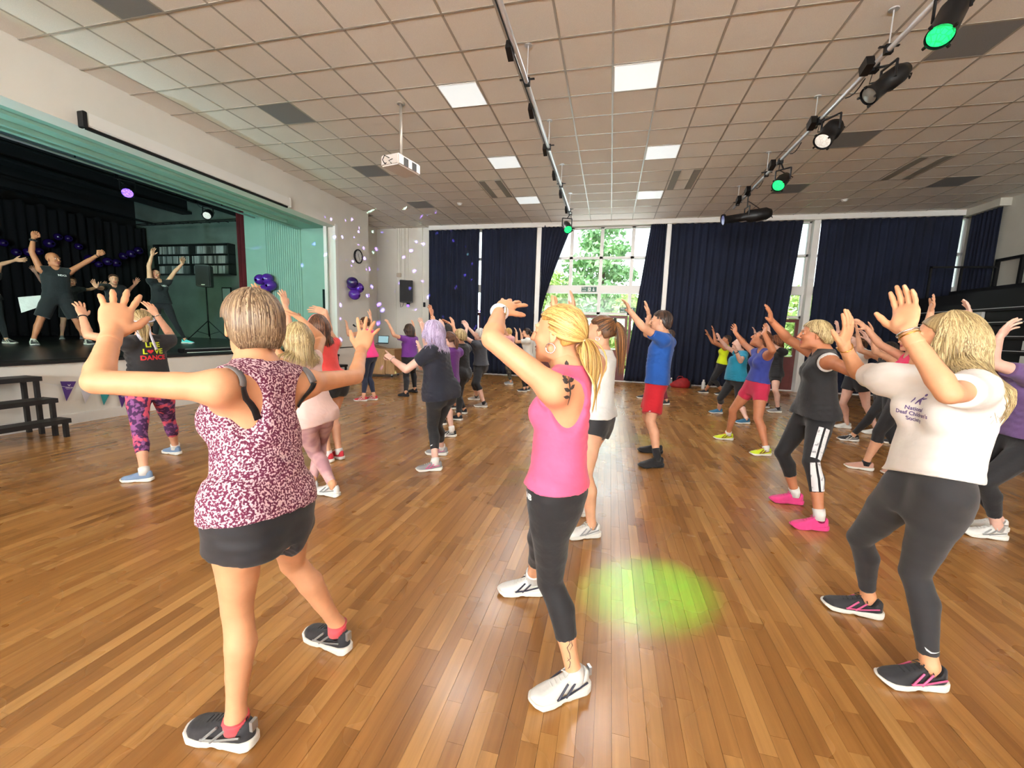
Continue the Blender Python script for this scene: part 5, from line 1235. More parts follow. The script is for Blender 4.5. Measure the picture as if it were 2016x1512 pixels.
def text_mesh(txt, size, align='CENTER', bold=0.):
    c = bpy.data.curves.new('lettering', 'FONT'); c.body = txt; c.size = size; c.align_x = align; c.align_y = 'CENTER'; c.offset = bold; c.resolution_u = 3
    o = bpy.data.objects.new('lettering', c); COL.objects.link(o); dg = bpy.context.evaluated_depsgraph_get(); me = bpy.data.meshes.new_from_object(o.evaluated_get(dg)); bpy.data.objects.remove(o); return me
def poly_mesh(polys):
    me = bpy.data.meshes.new('print'); V = []; F = []
    for p in polys: F.append(tuple(range(len(V), len(V) + len(p)))); V += [(x, y, 0) for x, y in p]
    me.from_pydata(V, [], F); return me
def stroke_poly(pts, w):
    pts = [Vector((x, y)) for x, y in pts]; L_, R_ = [], []
    for i, q in enumerate(pts):
        t = (pts[min(i + 1, len(pts) - 1)] - pts[max(i - 1, 0)]).normalized(); nn = Vector((-t.y, t.x)); ww = w * (1 if 0 < i < len(pts) - 1 else .4); L_.append(q + nn * ww); R_.append(q - nn * ww)
    return [[tuple(L_[i]), tuple(L_[i + 1]), tuple(R_[i + 1]), tuple(R_[i])] for i in range(len(pts) - 1)]
def ring(name, p, sd, along, r, thick, m, flat=1.0, joint=('w', 'e')):
    a, b = p.J[joint[0] + sd], p.J[joint[1] + sd]; d = nrm(b - a); c = a + d * along; n1 = nrm(np.cross(d, [.3, .5, .8])); n2 = np.cross(d, n1)
    return MB().tube([c + (n1 * math.cos(t) + n2 * math.sin(t)) * r for t in np.linspace(0, 2 * math.pi, 25)], thick, 8, caps=False, flat=flat, up=d).obj(name, m, p.body, True)
def strap(name, p, pts, w, m, lift=.004):
    """a flat band laid over the body surface through the given points"""
    tm = p.body.data; bv = BVHTree.FromPolygons([v.co for v in tm.vertices], [q.vertices[:] for q in tm.polygons]); mb = MB(); prev = None
    P_ = [Vector(q) for q in pts]; fine = []
    for i in range(len(P_) - 1): fine += [P_[i].lerp(P_[i + 1], t / 6) for t in range(6)]
    fine.append(P_[-1]); rows = []
    for i, q in enumerate(fine):
        h = bv.find_nearest(q); c, n = h[0], h[1]; t = (fine[min(i + 1, len(fine) - 1)] - fine[max(i - 1, 0)]).normalized(); sdv = n.cross(t).normalized(); rows.append((c + n * lift - sdv * w, c + n * (lift + .0015), c + n * lift + sdv * w))
    for r in rows: mb.v += [tuple(x) for x in r]
    for i in range(len(rows) - 1):
        for j in (0, 1): mb._f(i * 3 + j, i * 3 + j + 1, i * 3 + 4 + j, i * 3 + 3 + j)
    o = mb.obj(name, m, p.body, True); md = o.modifiers.new('thick', 'SOLIDIFY'); md.thickness = .003; return o
def hoop(p, sd, r=.017):
    f, l, u = p.head_frame(); s = p.s; c = p.J['hd'] + (f * .004 + l * (.081 if sd == 'l' else -.081) + u * -.036) * s - u * r
    return MB().tube([c + (f * math.cos(t) + u * math.sin(t)) * r for t in np.linspace(0, 2 * math.pi, 21)], .0028, 6, caps=False).obj('earring', M_silver, p.body, True)
# joints in metres: pelvis, neck, head, then left/right shoulder, elbow, wrist, fingertip, hip, knee, ankle, toe
POSE = {
    'p1': [[-1.128,1.097,0.816],[-1.185,1.166,1.333],[-1.233,1.21,1.466],[-1.136,0.978,1.283],[-1.135,1.35,1.252],[-1.403,0.843,1.3],[-1.125,1.649,1.248],[-1.557,0.991,1.434],[-1.226,1.852,1.357],[-1.613,1.066,1.584],[-1.223,1.924,1.518],[-1.132,1.018,0.885],[-1.125,1.196,0.834],[-1.206,1.065,0.488],[-1.244,1.365,0.479],[-1.203,1.027,0.103],[-1.141,1.495,0.121],[-1.354,1.021,0.025],[-1.278,1.524,0.025]],
    'p2': [[-0.184,1.651,0.819],[-0.159,1.656,1.334],[-0.203,1.667,1.471],[-0.19,1.475,1.274],[-0.171,1.838,1.27],[-0.426,1.464,1.446],[-0.3,2.059,1.412],[-0.456,1.679,1.56],[-0.307,2.256,1.559],[-0.421,1.833,1.628],[-0.31,2.406,1.643],[-0.194,1.556,0.82],[-0.191,1.739,0.785],[-0.182,1.617,0.43],[-0.289,1.936,0.444],[-0.061,1.547,0.087],[-0.344,2.136,0.116],[-0.205,1.453,0.035],[-0.494,2.101,0.038]],
    'p3': [[-0.083,3.11,0.822],[-0.054,3.123,1.344],[-0.072,3.115,1.49],[-0.092,2.94,1.282],[-0.076,3.308,1.277],[-0.292,3.051,1.469],[-0.207,3.473,1.485],[-0.407,3.225,1.605],[-0.318,3.616,1.655],[-0.461,3.355,1.707],[-0.332,3.598,1.833],[-0.089,3.019,0.851],[-0.037,3.195,0.826],[-0.112,2.856,0.481],[-0.154,3.081,0.451],[-0.052,2.9,0.1],[-0.141,3.264,0.108],[-0.198,2.84,0.036],[-0.224,3.392,0.032]],
    'p4': [[0.573,5.132,0.937],[0.612,5.156,1.487],[0.57,5.161,1.636],[0.582,4.961,1.434],[0.694,5.329,1.405],[0.348,4.803,1.56],[0.446,5.491,1.493],[0.207,4.927,1.741],[0.473,5.609,1.724],[0.139,5.025,1.88],[0.442,5.679,1.89],[0.547,5.044,0.881],[0.585,5.23,0.897],[0.517,4.888,0.486],[0.503,5.245,0.477],[0.599,4.747,0.113],[0.648,5.319,0.101],[0.446,4.686,0.029],[0.478,5.33,0.038]],
    'p5': [[-1.738,4.068,0.78],[-1.787,4.058,1.3],[-1.832,4.04,1.439],[-1.785,3.874,1.232],[-1.824,4.24,1.233],[-2.01,3.813,1.051],[-2.052,4.251,1.045],[-2.221,3.911,1.139],[-2.141,4.405,1.219],[-2.369,3.95,1.222],[-2.231,4.534,1.296],[-1.762,3.977,0.81],[-1.688,4.148,0.806],[-1.828,4.06,0.418],[-1.813,4.148,0.419],[-1.707,3.859,0.107],[-1.853,4.373,0.104],[-1.852,3.794,0.034],[-2.01,4.353,0.035]],
    'p6': [[1.347,2.045,0.847],[1.397,2.046,1.365],[1.373,2.116,1.491],[1.321,1.861,1.317],[1.245,2.219,1.313],[1.111,1.653,1.316],[1.284,2.512,1.313],[1.035,1.771,1.521],[1.136,2.374,1.458],[1.056,1.848,1.676],[1.119,2.311,1.619],[1.34,1.948,0.854],[1.326,2.129,0.804],[1.377,2.063,0.472],[1.323,2.368,0.473],[1.43,1.985,0.101],[1.447,2.46,0.112],[1.261,1.964,0.029],[1.284,2.49,0.04]],
    'p7': [[1.724,3.935,0.868],[1.733,3.926,1.392],[1.665,3.948,1.522],[1.703,3.745,1.318],[1.793,4.102,1.326],[1.751,3.462,1.249],[1.587,4.249,1.479],[1.62,3.34,1.422],[1.41,4.18,1.639],[1.648,3.466,1.54],[1.343,4.097,1.777],[1.74,3.844,0.842],[1.723,4.029,0.843],[1.626,3.642,0.51],[1.564,4.032,0.469],[1.68,3.54,0.128],[1.713,4.06,0.11],[1.523,3.528,0.027],[1.549,4.064,0.032]],
    'p8': [[1.935,6.053,0.831],[1.994,6.05,1.338],[1.94,6.068,1.469],[1.983,5.87,1.276],[1.94,6.226,1.282],[1.933,5.593,1.339],[1.876,6.486,1.389],[1.863,5.71,1.539],[1.783,6.639,1.553],[1.908,5.831,1.65],[1.783,6.777,1.651],[1.975,5.969,0.819],[1.911,6.142,0.811],[1.94,5.84,0.444],[1.753,6.262,0.466],[2.016,5.689,0.102],[1.755,6.39,0.107],[1.861,5.664,0.035],[1.598,6.391,0.038]],
    'p9': [[2.312,8.282,0.717],[2.346,8.306,1.228],[2.312,8.314,1.368],[2.351,8.122,1.175],[2.4,8.477,1.153],[2.242,7.876,1.072],[2.164,8.555,1.299],[2.121,7.757,1.246],[2.008,8.435,1.441],[2.047,7.632,1.334],[1.936,8.321,1.544],[2.344,8.198,0.677],[2.275,8.365,0.677],[2.346,8.062,0.304],[2.085,8.305,0.335],[2.386,7.744,0.102],[2.153,8.596,0.099],[2.234,7.707,0.039],[1.998,8.569,0.034]],
    'p10': [[2.831,11.528,0.774],[2.909,11.515,1.279],[2.897,11.515,1.421],[2.838,11.345,1.22],[2.894,11.699,1.221],[2.592,11.282,1.357],[2.64,11.774,1.334],[2.534,11.284,1.593],[2.506,11.76,1.536],[2.493,11.286,1.758],[2.429,11.686,1.668],[2.83,11.436,0.748],[2.835,11.616,0.737],[2.661,11.441,0.389],[2.658,11.456,0.42],[2.906,11.435,0.098],[2.547,11.623,0.097],[2.746,11.44,0.04],[2.386,11.637,0.04]],
    'p11': [[3.353,9.445,0.764],[3.344,9.447,1.292],[3.283,9.463,1.426],[3.393,9.265,1.228],[3.35,9.634,1.226],[3.139,9.194,1.37],[3.091,9.715,1.352],[3.082,9.196,1.615],[2.996,9.721,1.586],[3.04,9.197,1.786],[2.924,9.625,1.714],[3.337,9.352,0.792],[3.358,9.538,0.794],[3.275,9.099,0.473],[3.165,9.618,0.439],[3.384,9.178,0.103],[3.345,9.698,0.098],[3.221,9.165,0.036],[3.179,9.704,0.04]],
    'p12': [[3.097,3.871,0.804],[3.129,3.867,1.327],[3.157,3.843,1.477],[2.97,3.743,1.277],[3.122,4.072,1.261],[2.694,3.689,1.356],[2.888,4.103,1.434],[2.812,3.819,1.528],[2.82,4.104,1.671],[2.892,3.835,1.679],[2.776,4.105,1.837],[3.101,3.798,0.725],[3.093,3.97,0.774],[2.816,3.717,0.454],[2.911,3.972,0.416],[2.984,3.784,0.115],[3.127,3.964,0.098],[2.828,3.8,0.027],[2.965,3.97,0.04]],
    'p14': [[4.001,7.833,0.854],[3.958,7.804,1.357],[3.909,7.828,1.489],[4.01,7.627,1.279],[4.016,7.98,1.302],[3.998,7.346,1.324],[3.823,8.155,1.418],[3.853,7.418,1.515],[3.783,8.158,1.654],[3.775,7.456,1.663],[3.749,8.159,1.819],[4.03,7.747,0.829],[3.961,7.914,0.825],[4.117,7.71,0.449],[3.887,7.914,0.44],[4.258,7.655,0.103],[4.019,7.994,0.098],[4.103,7.66,0.04],[3.862,7.999,0.04]],
    'p15': [[3.932,7.012,0.781],[3.936,7.01,1.297],[3.853,6.916,1.368],[3.884,6.835,1.232],[3.958,7.191,1.233],[3.625,6.764,1.346],[3.704,7.28,1.347],[3.563,6.767,1.585],[3.643,7.282,1.585],[3.521,6.768,1.751],[3.6,7.284,1.752],[3.954,6.92,0.798],[3.949,7.104,0.801],[3.761,6.879,0.447],[3.966,7.077,0.401],[3.618,6.986,0.104],[4.202,7.047,0.098],[3.459,7.016,0.038],[4.04,7.052,0.04]],
    'p16': [[3.167,5.365,0.851],[3.221,5.344,1.365],[3.193,5.358,1.507],[3.179,5.168,1.3],[3.262,5.522,1.302],[3.119,5.051,1.56],[3.02,5.577,1.456],[3.125,5.041,1.806],[2.857,5.567,1.64],[3.085,4.94,1.939],[2.719,5.525,1.734],[3.124,5.28,0.854],[3.161,5.46,0.856],[3.022,5.358,0.473],[3.159,5.399,0.459],[2.979,5.434,0.097],[3.279,5.335,0.098],[2.816,5.493,0.043],[3.117,5.341,0.04]],
    'p20': [[-4.385,3.062,0.806],[-4.397,3.057,1.313],[-4.405,3.052,1.455],[-4.38,2.879,1.261],[-4.344,3.231,1.278],[-4.63,2.757,1.32],[-4.551,3.421,1.323],[-4.784,2.818,1.494],[-4.625,3.345,1.539],[-4.868,2.853,1.635],[-4.724,3.333,1.674],[-4.414,2.977,0.762],[-4.355,3.139,0.748],[-4.296,2.878,0.404],[-4.513,3.308,0.43],[-4.103,2.756,0.106],[-4.633,3.442,0.1],[-4.244,2.698,0.035],[-4.791,3.458,0.043]],
    'p21': [[-2.467,2.985,0.704],[-2.533,2.941,1.221],[-2.549,2.933,1.37],[-2.53,2.761,1.158],[-2.544,3.129,1.184],[-2.731,2.771,1.375],[-2.648,3.354,1.345],[-2.769,2.787,1.621],[-2.747,3.215,1.527],[-2.801,2.799,1.792],[-2.894,3.238,1.617],[-2.482,2.903,0.649],[-2.441,3.079,0.677],[-2.568,3.126,0.319],[-2.623,3.278,0.373],[-2.28,2.978,0.106],[-2.52,3.022,0.098],[-2.439,3.0,0.039],[-2.674,3.079,0.04]],
    'p22': [[-2.893,3.817,0.823],[-3.0,3.788,1.326],[-3.004,3.746,1.463],[-2.967,3.608,1.261],[-2.949,3.971,1.279],[-3.213,3.598,1.419],[-3.156,4.143,1.392],[-3.264,3.612,1.659],[-3.155,4.083,1.631],[-3.303,3.622,1.827],[-3.288,3.98,1.665],[-2.904,3.73,0.864],[-2.874,3.908,0.854],[-3.001,3.768,0.477],[-2.976,3.92,0.466],[-2.92,3.758,0.1],[-2.872,3.877,0.098],[-3.077,3.79,0.038],[-3.029,3.919,0.04]],
    'p24': [[-4.68,7.326,0.892],[-4.723,7.323,1.408],[-4.757,7.295,1.547],[-4.69,7.145,1.34],[-4.718,7.508,1.343],[-4.978,7.11,1.305],[-4.88,7.734,1.43],[-5.114,7.241,1.462],[-4.904,7.737,1.675],[-5.183,7.327,1.595],[-4.935,7.809,1.828],[-4.687,7.235,0.855],[-4.691,7.417,0.855],[-4.75,7.265,0.459],[-4.719,7.367,0.456],[-4.697,7.138,0.099],[-4.579,7.322,0.1],[-4.854,7.103,0.037],[-4.736,7.293,0.036]],
    'p25': [[-4.301,8.332,0.771],[-4.302,8.339,1.293],[-4.341,8.336,1.435],[-4.355,8.161,1.23],[-4.289,8.523,1.225],[-4.445,7.891,1.309],[-4.424,8.786,1.235],[-4.579,7.945,1.511],[-4.449,8.782,1.483],[-4.68,7.977,1.649],[-4.482,8.822,1.649],[-4.342,8.247,0.792],[-4.296,8.427,0.79],[-4.334,8.21,0.387],[-4.396,8.652,0.466],[-4.217,7.974,0.1],[-4.303,8.564,0.099],[-4.378,7.993,0.036],[-4.46,8.61,0.04]],
    'p26': [[-2.23,5.548,0.724],[-2.209,5.549,1.203],[-2.251,5.544,1.33],[-2.274,5.392,1.145],[-2.173,5.713,1.141],[-2.52,5.351,1.249],[-2.398,5.82,1.245],[-2.576,5.359,1.47],[-2.455,5.828,1.466],[-2.616,5.365,1.625],[-2.494,5.834,1.621],[-2.222,5.466,0.754],[-2.251,5.633,0.735],[-2.173,5.295,0.427],[-2.391,5.609,0.39],[-2.055,5.196,0.105],[-2.444,5.813,0.102],[-2.195,5.175,0.034],[-2.58,5.865,0.039]],
    'p27': [[-2.379,6.425,0.717],[-2.391,6.423,1.227],[-2.426,6.419,1.365],[-2.456,6.256,1.161],[-2.348,6.599,1.164],[-2.715,6.213,1.281],[-2.586,6.711,1.282],[-2.773,6.221,1.517],[-2.645,6.719,1.518],[-2.814,6.227,1.682],[-2.686,6.725,1.683],[-2.368,6.334,0.738],[-2.365,6.515,0.741],[-2.426,6.447,0.362],[-2.59,6.631,0.435],[-2.327,6.188,0.102],[-2.435,6.72,0.099],[-2.475,6.234,0.036],[-2.579,6.784,0.039]],
    'p28': [[-2.474,7.788,0.746],[-2.484,7.792,1.256],[-2.529,7.789,1.391],[-2.531,7.619,1.194],[-2.442,7.967,1.192],[-2.783,7.659,1.329],[-2.675,8.039,1.346],[-2.805,7.83,1.5],[-2.846,8.046,1.518],[-2.884,7.817,1.65],[-2.92,8.059,1.67],[-2.498,7.698,0.736],[-2.493,7.879,0.741],[-2.441,7.434,0.446],[-2.64,7.884,0.372],[-2.288,7.426,0.099],[-2.674,8.144,0.097],[-2.447,7.428,0.039],[-2.835,8.152,0.04]],
    'p29': [[-2.644,10.982,0.815],[-2.674,10.98,1.318],[-2.745,11.016,1.434],[-2.659,10.802,1.256],[-2.637,11.156,1.258],[-2.904,10.763,1.394],[-2.857,11.272,1.397],[-2.958,10.771,1.628],[-2.909,11.28,1.631],[-2.998,10.776,1.791],[-2.947,11.285,1.794],[-2.652,10.893,0.843],[-2.632,11.07,0.843],[-2.709,10.904,0.456],[-2.726,11.084,0.463],[-2.593,10.891,0.099],[-2.639,11.072,0.098],[-2.747,10.919,0.039],[-2.795,11.094,0.04]],
    'p30': [[-1.951,9.858,0.813],[-1.945,9.861,1.31],[-1.993,9.858,1.44],[-1.927,9.686,1.248],[-1.922,10.036,1.246],[-2.205,9.714,1.213],[-2.156,10.181,1.189],[-2.223,9.79,1.437],[-2.205,10.243,1.413],[-2.286,9.88,1.561],[-2.259,10.347,1.531],[-1.967,9.771,0.84],[-1.94,9.945,0.84],[-2.048,9.778,0.462],[-2.015,9.959,0.461],[-1.975,9.763,0.099],[-1.939,9.951,0.098],[-2.128,9.786,0.039],[-2.093,9.972,0.04]],
    'p31': [[-2.751,7.089,0.877],[-2.76,7.089,1.413],[-2.902,7.051,1.441],[-2.795,6.903,1.345],[-2.678,7.261,1.346],[-3.064,6.858,1.477],[-2.944,7.405,1.349],[-3.123,6.866,1.725],[-3.027,7.436,1.588],[-3.166,6.872,1.898],[-3.173,7.518,1.649],[-2.764,6.994,0.905],[-2.742,7.183,0.905],[-2.797,7.033,0.492],[-2.802,7.167,0.494],[-2.732,7.057,0.098],[-2.756,7.136,0.098],[-2.898,7.081,0.04],[-2.923,7.16,0.04]],
    'p32': [[1.111,9.593,0.853],[1.15,9.585,1.381],[1.251,9.571,1.487],[1.109,9.403,1.314],[1.204,9.763,1.313],[0.84,9.344,1.43],[0.949,9.868,1.429],[0.778,9.349,1.674],[0.886,9.873,1.673],[0.734,9.353,1.845],[0.842,9.877,1.844],[1.096,9.497,0.841],[1.082,9.685,0.839],[1.127,9.374,0.45],[0.955,9.811,0.468],[1.261,9.249,0.1],[0.888,9.934,0.099],[1.106,9.205,0.037],[0.723,9.958,0.042]],
    's1': [[-11.461,6.359,1.901],[-11.46,6.359,2.5],[-11.446,6.349,2.668],[-11.372,6.553,2.442],[-11.475,6.145,2.443],[-11.234,6.764,2.669],[-11.496,6.053,2.77],[-11.109,6.94,2.861],[-11.476,6.097,3.051],[-11.027,7.058,3.001],[-11.47,6.149,3.243],[-11.423,6.458,1.855],[-11.496,6.263,1.846],[-11.36,6.579,1.409],[-11.526,6.084,1.415],[-11.348,6.726,0.985],[-11.588,5.967,0.985],[-11.162,6.696,0.92],[-11.413,5.904,0.913]],
    's2': [[-11.143,8.218,1.901],[-11.19,8.195,2.473],[-11.194,8.164,2.63],[-11.135,8.394,2.442],[-11.15,7.991,2.451],[-11.041,8.522,2.726],[-11.124,7.97,2.78],[-10.945,8.657,2.945],[-11.055,8.011,3.047],[-10.982,8.727,3.119],[-11.015,8.03,3.236],[-11.106,8.305,1.835],[-11.186,8.125,1.854],[-11.005,8.411,1.406],[-11.174,8.074,1.408],[-10.93,8.569,1.004],[-11.211,8.049,0.98],[-10.767,8.64,0.927],[-11.046,7.972,0.923]],
    's3': [[-12.578,5.85,1.809],[-12.584,5.84,2.338],[-12.566,5.842,2.485],[-12.588,6.029,2.274],[-12.639,5.66,2.269],[-12.663,6.147,2.538],[-12.705,5.397,2.395],[-12.618,6.361,2.663],[-12.716,5.296,2.625],[-12.532,6.513,2.697],[-12.724,5.224,2.786],[-12.538,5.935,1.78],[-12.616,5.764,1.782],[-12.473,5.959,1.374],[-12.611,5.729,1.372],[-12.465,6.004,0.982],[-12.673,5.719,0.982],[-12.309,6.066,0.923],[-12.517,5.662,0.923]],
    's4': [[-14.47,8.265,1.777],[-14.46,8.282,2.313],[-14.406,8.339,2.441],[-14.356,8.436,2.237],[-14.571,8.126,2.25],[-14.426,8.728,2.274],[-14.66,7.864,2.372],[-14.306,8.919,2.395],[-14.681,7.759,2.603],[-14.256,9.047,2.509],[-14.695,7.686,2.766],[-14.415,8.346,1.787],[-14.481,8.167,1.786],[-14.391,8.377,1.372],[-14.454,8.092,1.377],[-14.444,8.443,0.982],[-14.491,8.046,0.982],[-14.291,8.372,0.923],[-14.345,7.964,0.92]],
    's5': [[-11.428,7.372,1.741],[-11.432,7.373,2.263],[-11.349,7.348,2.38],[-11.413,7.557,2.197],[-11.491,7.198,2.197],[-11.606,7.773,2.137],[-11.254,7.031,2.143],[-11.508,7.895,2.331],[-11.094,6.84,2.15],[-11.461,7.951,2.489],[-11.108,6.77,2.309],[-11.386,7.455,1.769],[-11.464,7.287,1.769],[-11.33,7.43,1.367],[-11.409,7.262,1.367],[-11.385,7.456,0.981],[-11.465,7.288,0.981],[-11.237,7.386,0.923],[-11.316,7.219,0.923]],
    'p23': [[-4.608,5.934,0.751],[-4.623,5.931,1.222],[-4.703,6.007,1.295],[-4.656,5.768,1.162],[-4.62,6.099,1.165],[-4.89,5.759,1.29],[-4.813,6.229,1.296],[-4.94,5.772,1.509],[-4.861,6.242,1.515],[-4.976,5.782,1.662],[-4.896,6.252,1.668],[-4.628,5.853,0.778],[-4.592,6.017,0.778],[-4.692,5.887,0.417],[-4.731,6.045,0.439],[-4.538,5.86,0.102],[-4.649,6.011,0.098],[-4.677,5.891,0.037],[-4.79,6.049,0.04]],
}
# ------------------------------------------------------------------ the dancers
M_blackcl = cloth('black_jersey', (22, 21, 25), .8); M_blackshort = cloth('black_sports_shorts', (26, 26, 32), .7, bump=(60, .1, .004)); M_dkgrey = cloth('dark_grey_leggings', (38, 37, 40), .85, bump=(14, .2, .008))
M_wsole = mat('white_foam_sole', (232, 230, 222), .6); M_bshoe = cloth('black_shoe_mesh', (28, 28, 34), .7); M_wshoe = cloth('white_shoe_leather', (226, 226, 222), .5); M_wlace = cloth('white_lace', (222, 222, 216)); M_blace = cloth('black_lace', (24, 24, 26)); M_sil = mat('silver_trim', (176, 182, 186), .3, .7)
M_grshoe = cloth('grey_shoe_knit', (136, 136, 138)); M_pkshoe = cloth('hot_pink_shoe', (222, 62, 132)); M_rdshoe = cloth('red_shoe', (196, 44, 58)); M_blshoe = cloth('blue_grey_shoe', (112, 134, 164))
def S_(up, sole=None, lace=None, stripe=None, sock=None, tab=None, full=True): return dict(up=up, sole=sole or M_wsole, lace=lace or M_wlace, stripe=stripe, sock=sock, tab=tab, full=full)
H_grey = hair_mat('grey_brown_hair', (96, 74, 56), (176, 152, 122), (134, 110, 84)); H_blond = hair_mat('blonde_hair', (150, 108, 52), (238, 204, 132), (204, 162, 88)); H_ash = hair_mat('ash_blonde_hair', (130, 108, 72), (214, 194, 146), (176, 152, 106))
H_dark = hair_mat('dark_brown_hair', (30, 20, 15), (86, 56, 38), (52, 34, 24)); H_lilac = hair_mat('silver_lilac_hair', (150, 132, 170), (226, 212, 238), (192, 176, 210)); H_brown = hair_mat('brown_hair', (56, 34, 24), (128, 84, 56), (88, 58, 40)); H_white = hair_mat('white_hair', (168, 164, 158), (232, 228, 222)); H_auburn = hair_mat('auburn_hair', (70, 36, 20), (150, 88, 46), (104, 58, 32)); H_black = hair_mat('black_hair', (10, 9, 9), (40, 34, 32)); H_pony2 = hair_mat('brown_to_copper_hair', (56, 34, 22), (150, 98, 48), (104, 66, 36))
Z = np.array([0, 0, 1.])
def T_(kind, m, **k): return dict(dict(kind=kind, m=m), **k)
def TANK(m, **k): return T_('tank_top', m, **dict(dict(ease=.007, flare=.012, hem=.08, neck=.064, neckf=.02, arm=.072, inset=.024, wr=.003), **k))
def TEE(m, **k): return T_('tshirt', m, **dict(dict(ease=.011, flare=.018, hem=.05, neck=.066, neckf=.015, sleeve=.52, wr=.007, box=.97), **k))
def LEG(m, end=1.9, **k): return dict(dict(kind='leggings' if end > 1.75 else 'capri_leggings', m=m, ease=.004, end=end), **k)
def SHORT(m, end=.45, **k): return dict(dict(kind='shorts', m=m, ease=.010, flare=.04, end=end, wr=.002), **k)
def HR(style, m, n=140, **k): return dict(dict(style=style, m=m, n=n, rad=.0055, seed=len(m.name)), **k)
# 1: speckled plum tank top
M_plum = speckle('plum_speckled_jersey', (104, 30, 66), (238, 206, 214), 150, .53, None, .05)
p1 = build_person('p1', POSE['p1'], 'person in a speckled plum tank top and black shorts, arms spread wide', skin('warm'),
    top=[T_('racer_top', M_plum, ease=.008, flare=.012, hem=.05, neck=.066, neckf=.0, arm=.088, inset=.056, blade=.112, bladein=.030, bladedown=.065, wr=.004, seed=4, box=1.0)],
    bottom=SHORT(M_blackshort, .34, ease=.012, flare=.07, wr=.003, split=.07), hair=dict(style='crop', m=H_grey, n=1100, rad=.0028, vol_=1.3, seed=1), shoes=S_(M_bshoe, lace=M_blace, stripe=M_sil, tab=M_sil, sock=(cloth('coral_sock', (226, 84, 92)), -.012)),
    hands=(dict(spread=1.3, nrmv=(-.9, .5, 0)), dict(spread=2.0, nrmv=(-.4, .9, 0), curl=.12)), h=1.68, b=.90, arm=.86, leg=.9, vox=.0082, face=150, look=150, hip=.95, glute=.9)
M_bra = mat('black_bra_strap', (18, 18, 22), .5); M_bra2 = mat('grey_bra_strap', (112, 108, 108), .5)
for sd, sg in (('l', 1), ('r', -1)):
    a = p1.J['s' + sd] - p1.ls * sg * .035 + p1.up * .055; b_ = a - p1.fs * .08 - p1.up * .055 - p1.ls * sg * .005; c = b_ - p1.up * .11 - p1.ls * sg * .028 - p1.fs * .03
    strap('bra_strap', p1, [a, b_], .014, M_bra2); strap('bra_strap', p1, [b_, c], .010, M_bra, .006)
# 2: pink vest
M_pink = cloth('bright_pink_jersey', (255, 96, 140), .8)
p2 = build_person('p2', POSE['p2'], 'person with blonde ponytail in a bright pink vest and black capri leggings', skin('warm'),
    top=[T_('vest_top', M_pink, ease=.007, flare=.012, hem=.10, neck=.062, neckf=.03, arm=.076, inset=.03, blade=.105, bladein=.012, bladedown=.06, wr=.007, seed=2, box=.96)],
    bottom=LEG(M_blackcl, 1.62), hair=dict(style='pony', m=H_blond, n=620, rad=.0032, length=.30, tie=cloth('pale_hair_tie', (232, 220, 206)), seed=2, pony=(-.098, 0, -.012)), shoes=S_(M_wshoe, stripe=mat('navy_trim', (30, 34, 54), .5), tab=M_sil, sock=(M_sock, .02)),
    hands=(dict(spread=1.9, nrmv=(.1, 1, .1), curl=.15), dict()), h=1.64, b=1.0, arm=1.0, leg=.95, vox=.0082, face=165, look=168, bust=.9)
hoop(p2, 'l', .019); w_ = ring('wrist_watch', p2, 'l', .012, .031, .009, mat('white_watch_strap', (232, 232, 232), .5), 1.0)
wc = p2.J['wl'] + nrm(p2.J['el'] - p2.J['wl']) * .012 + np.array([.022, -.018, .004]); MB().obox(wc, ((.8, -.6, 0), (0, 0, 1), (.6, .8, 0)), (.016, .018, .006)).obj('watch_case', M_silver, p2.body, bevel=.003)
M_ink = mat('tattoo_ink', (62, 56, 54), .6)
def leafp(x, y, a, L, w): 
    c, s_ = math.cos(a), math.sin(a); return [(x + L * t * c - w * q * s_, y + L * t * s_ + w * q * c) for t, q in ((0, 0), (.3, .8), (.6, .9), (1, 0), (.6, -.9), (.3, -.8))]
TS = 1.3
tat = stroke_poly([(0, -.055), (.004, -.02), (0, .01), (.003, .045)], .0022)
for (x, y, a, L, w) in ((0, .045, 1.6, .022, .007), (.002, .03, .7, .024, .007), (0, .03, 2.5, .024, .007), (.001, .012, .5, .022, .007), (0, .012, 2.7, .024, .008), (.003, -.008, .6, .02, .006), (.002, -.012, 2.6, .022, .006), (.004, -.03, 2.9, .022, .006), (-.012, .02, 1.9, .02, .006), (.014, .022, 1.2, .02, .006)): tat.append(leafp(x, y, a, L, w))
tat = [[(x * TS, y * TS) for x, y in q] for q in tat]
stick('tattoo', poly_mesh(tat), p2.body, p2.J['sl'] + np.array([.062, -.03, .012]), (.97, .2, 0), p2.up, M_ink, p2.body, .0012)
sw = []
for pts in (((0, .06), (.008, .04), (-.002, .02), (.01, 0), (.016, -.02), (.004, -.035)), ((.01, .05), (.018, .03), (.01, .012)), ((.004, -.02), (.018, -.035), (.016, -.055), (.01, -.065)), ((.0, .045), (.012, .052), (.016, .06))): sw += stroke_poly(pts, .0016)
kl_, al_ = p2.J['kl'], p2.J['al']; sh_ = nrm(kl_ - al_); stick('tattoo', poly_mesh(sw), p2.body, al_ + sh_ * .10, -p2.fh, sh_, M_ink, p2.body, .0012)
stick('logo_print', text_mesh('NB', .03, bold=.0016), p2.made['bottom'], p2.J['hl'] + p2.fh * .035 + p2.up * .022, -p2.fh * .85 + p2.lh * .5, p2.up, M_print, p2.body, .0022)
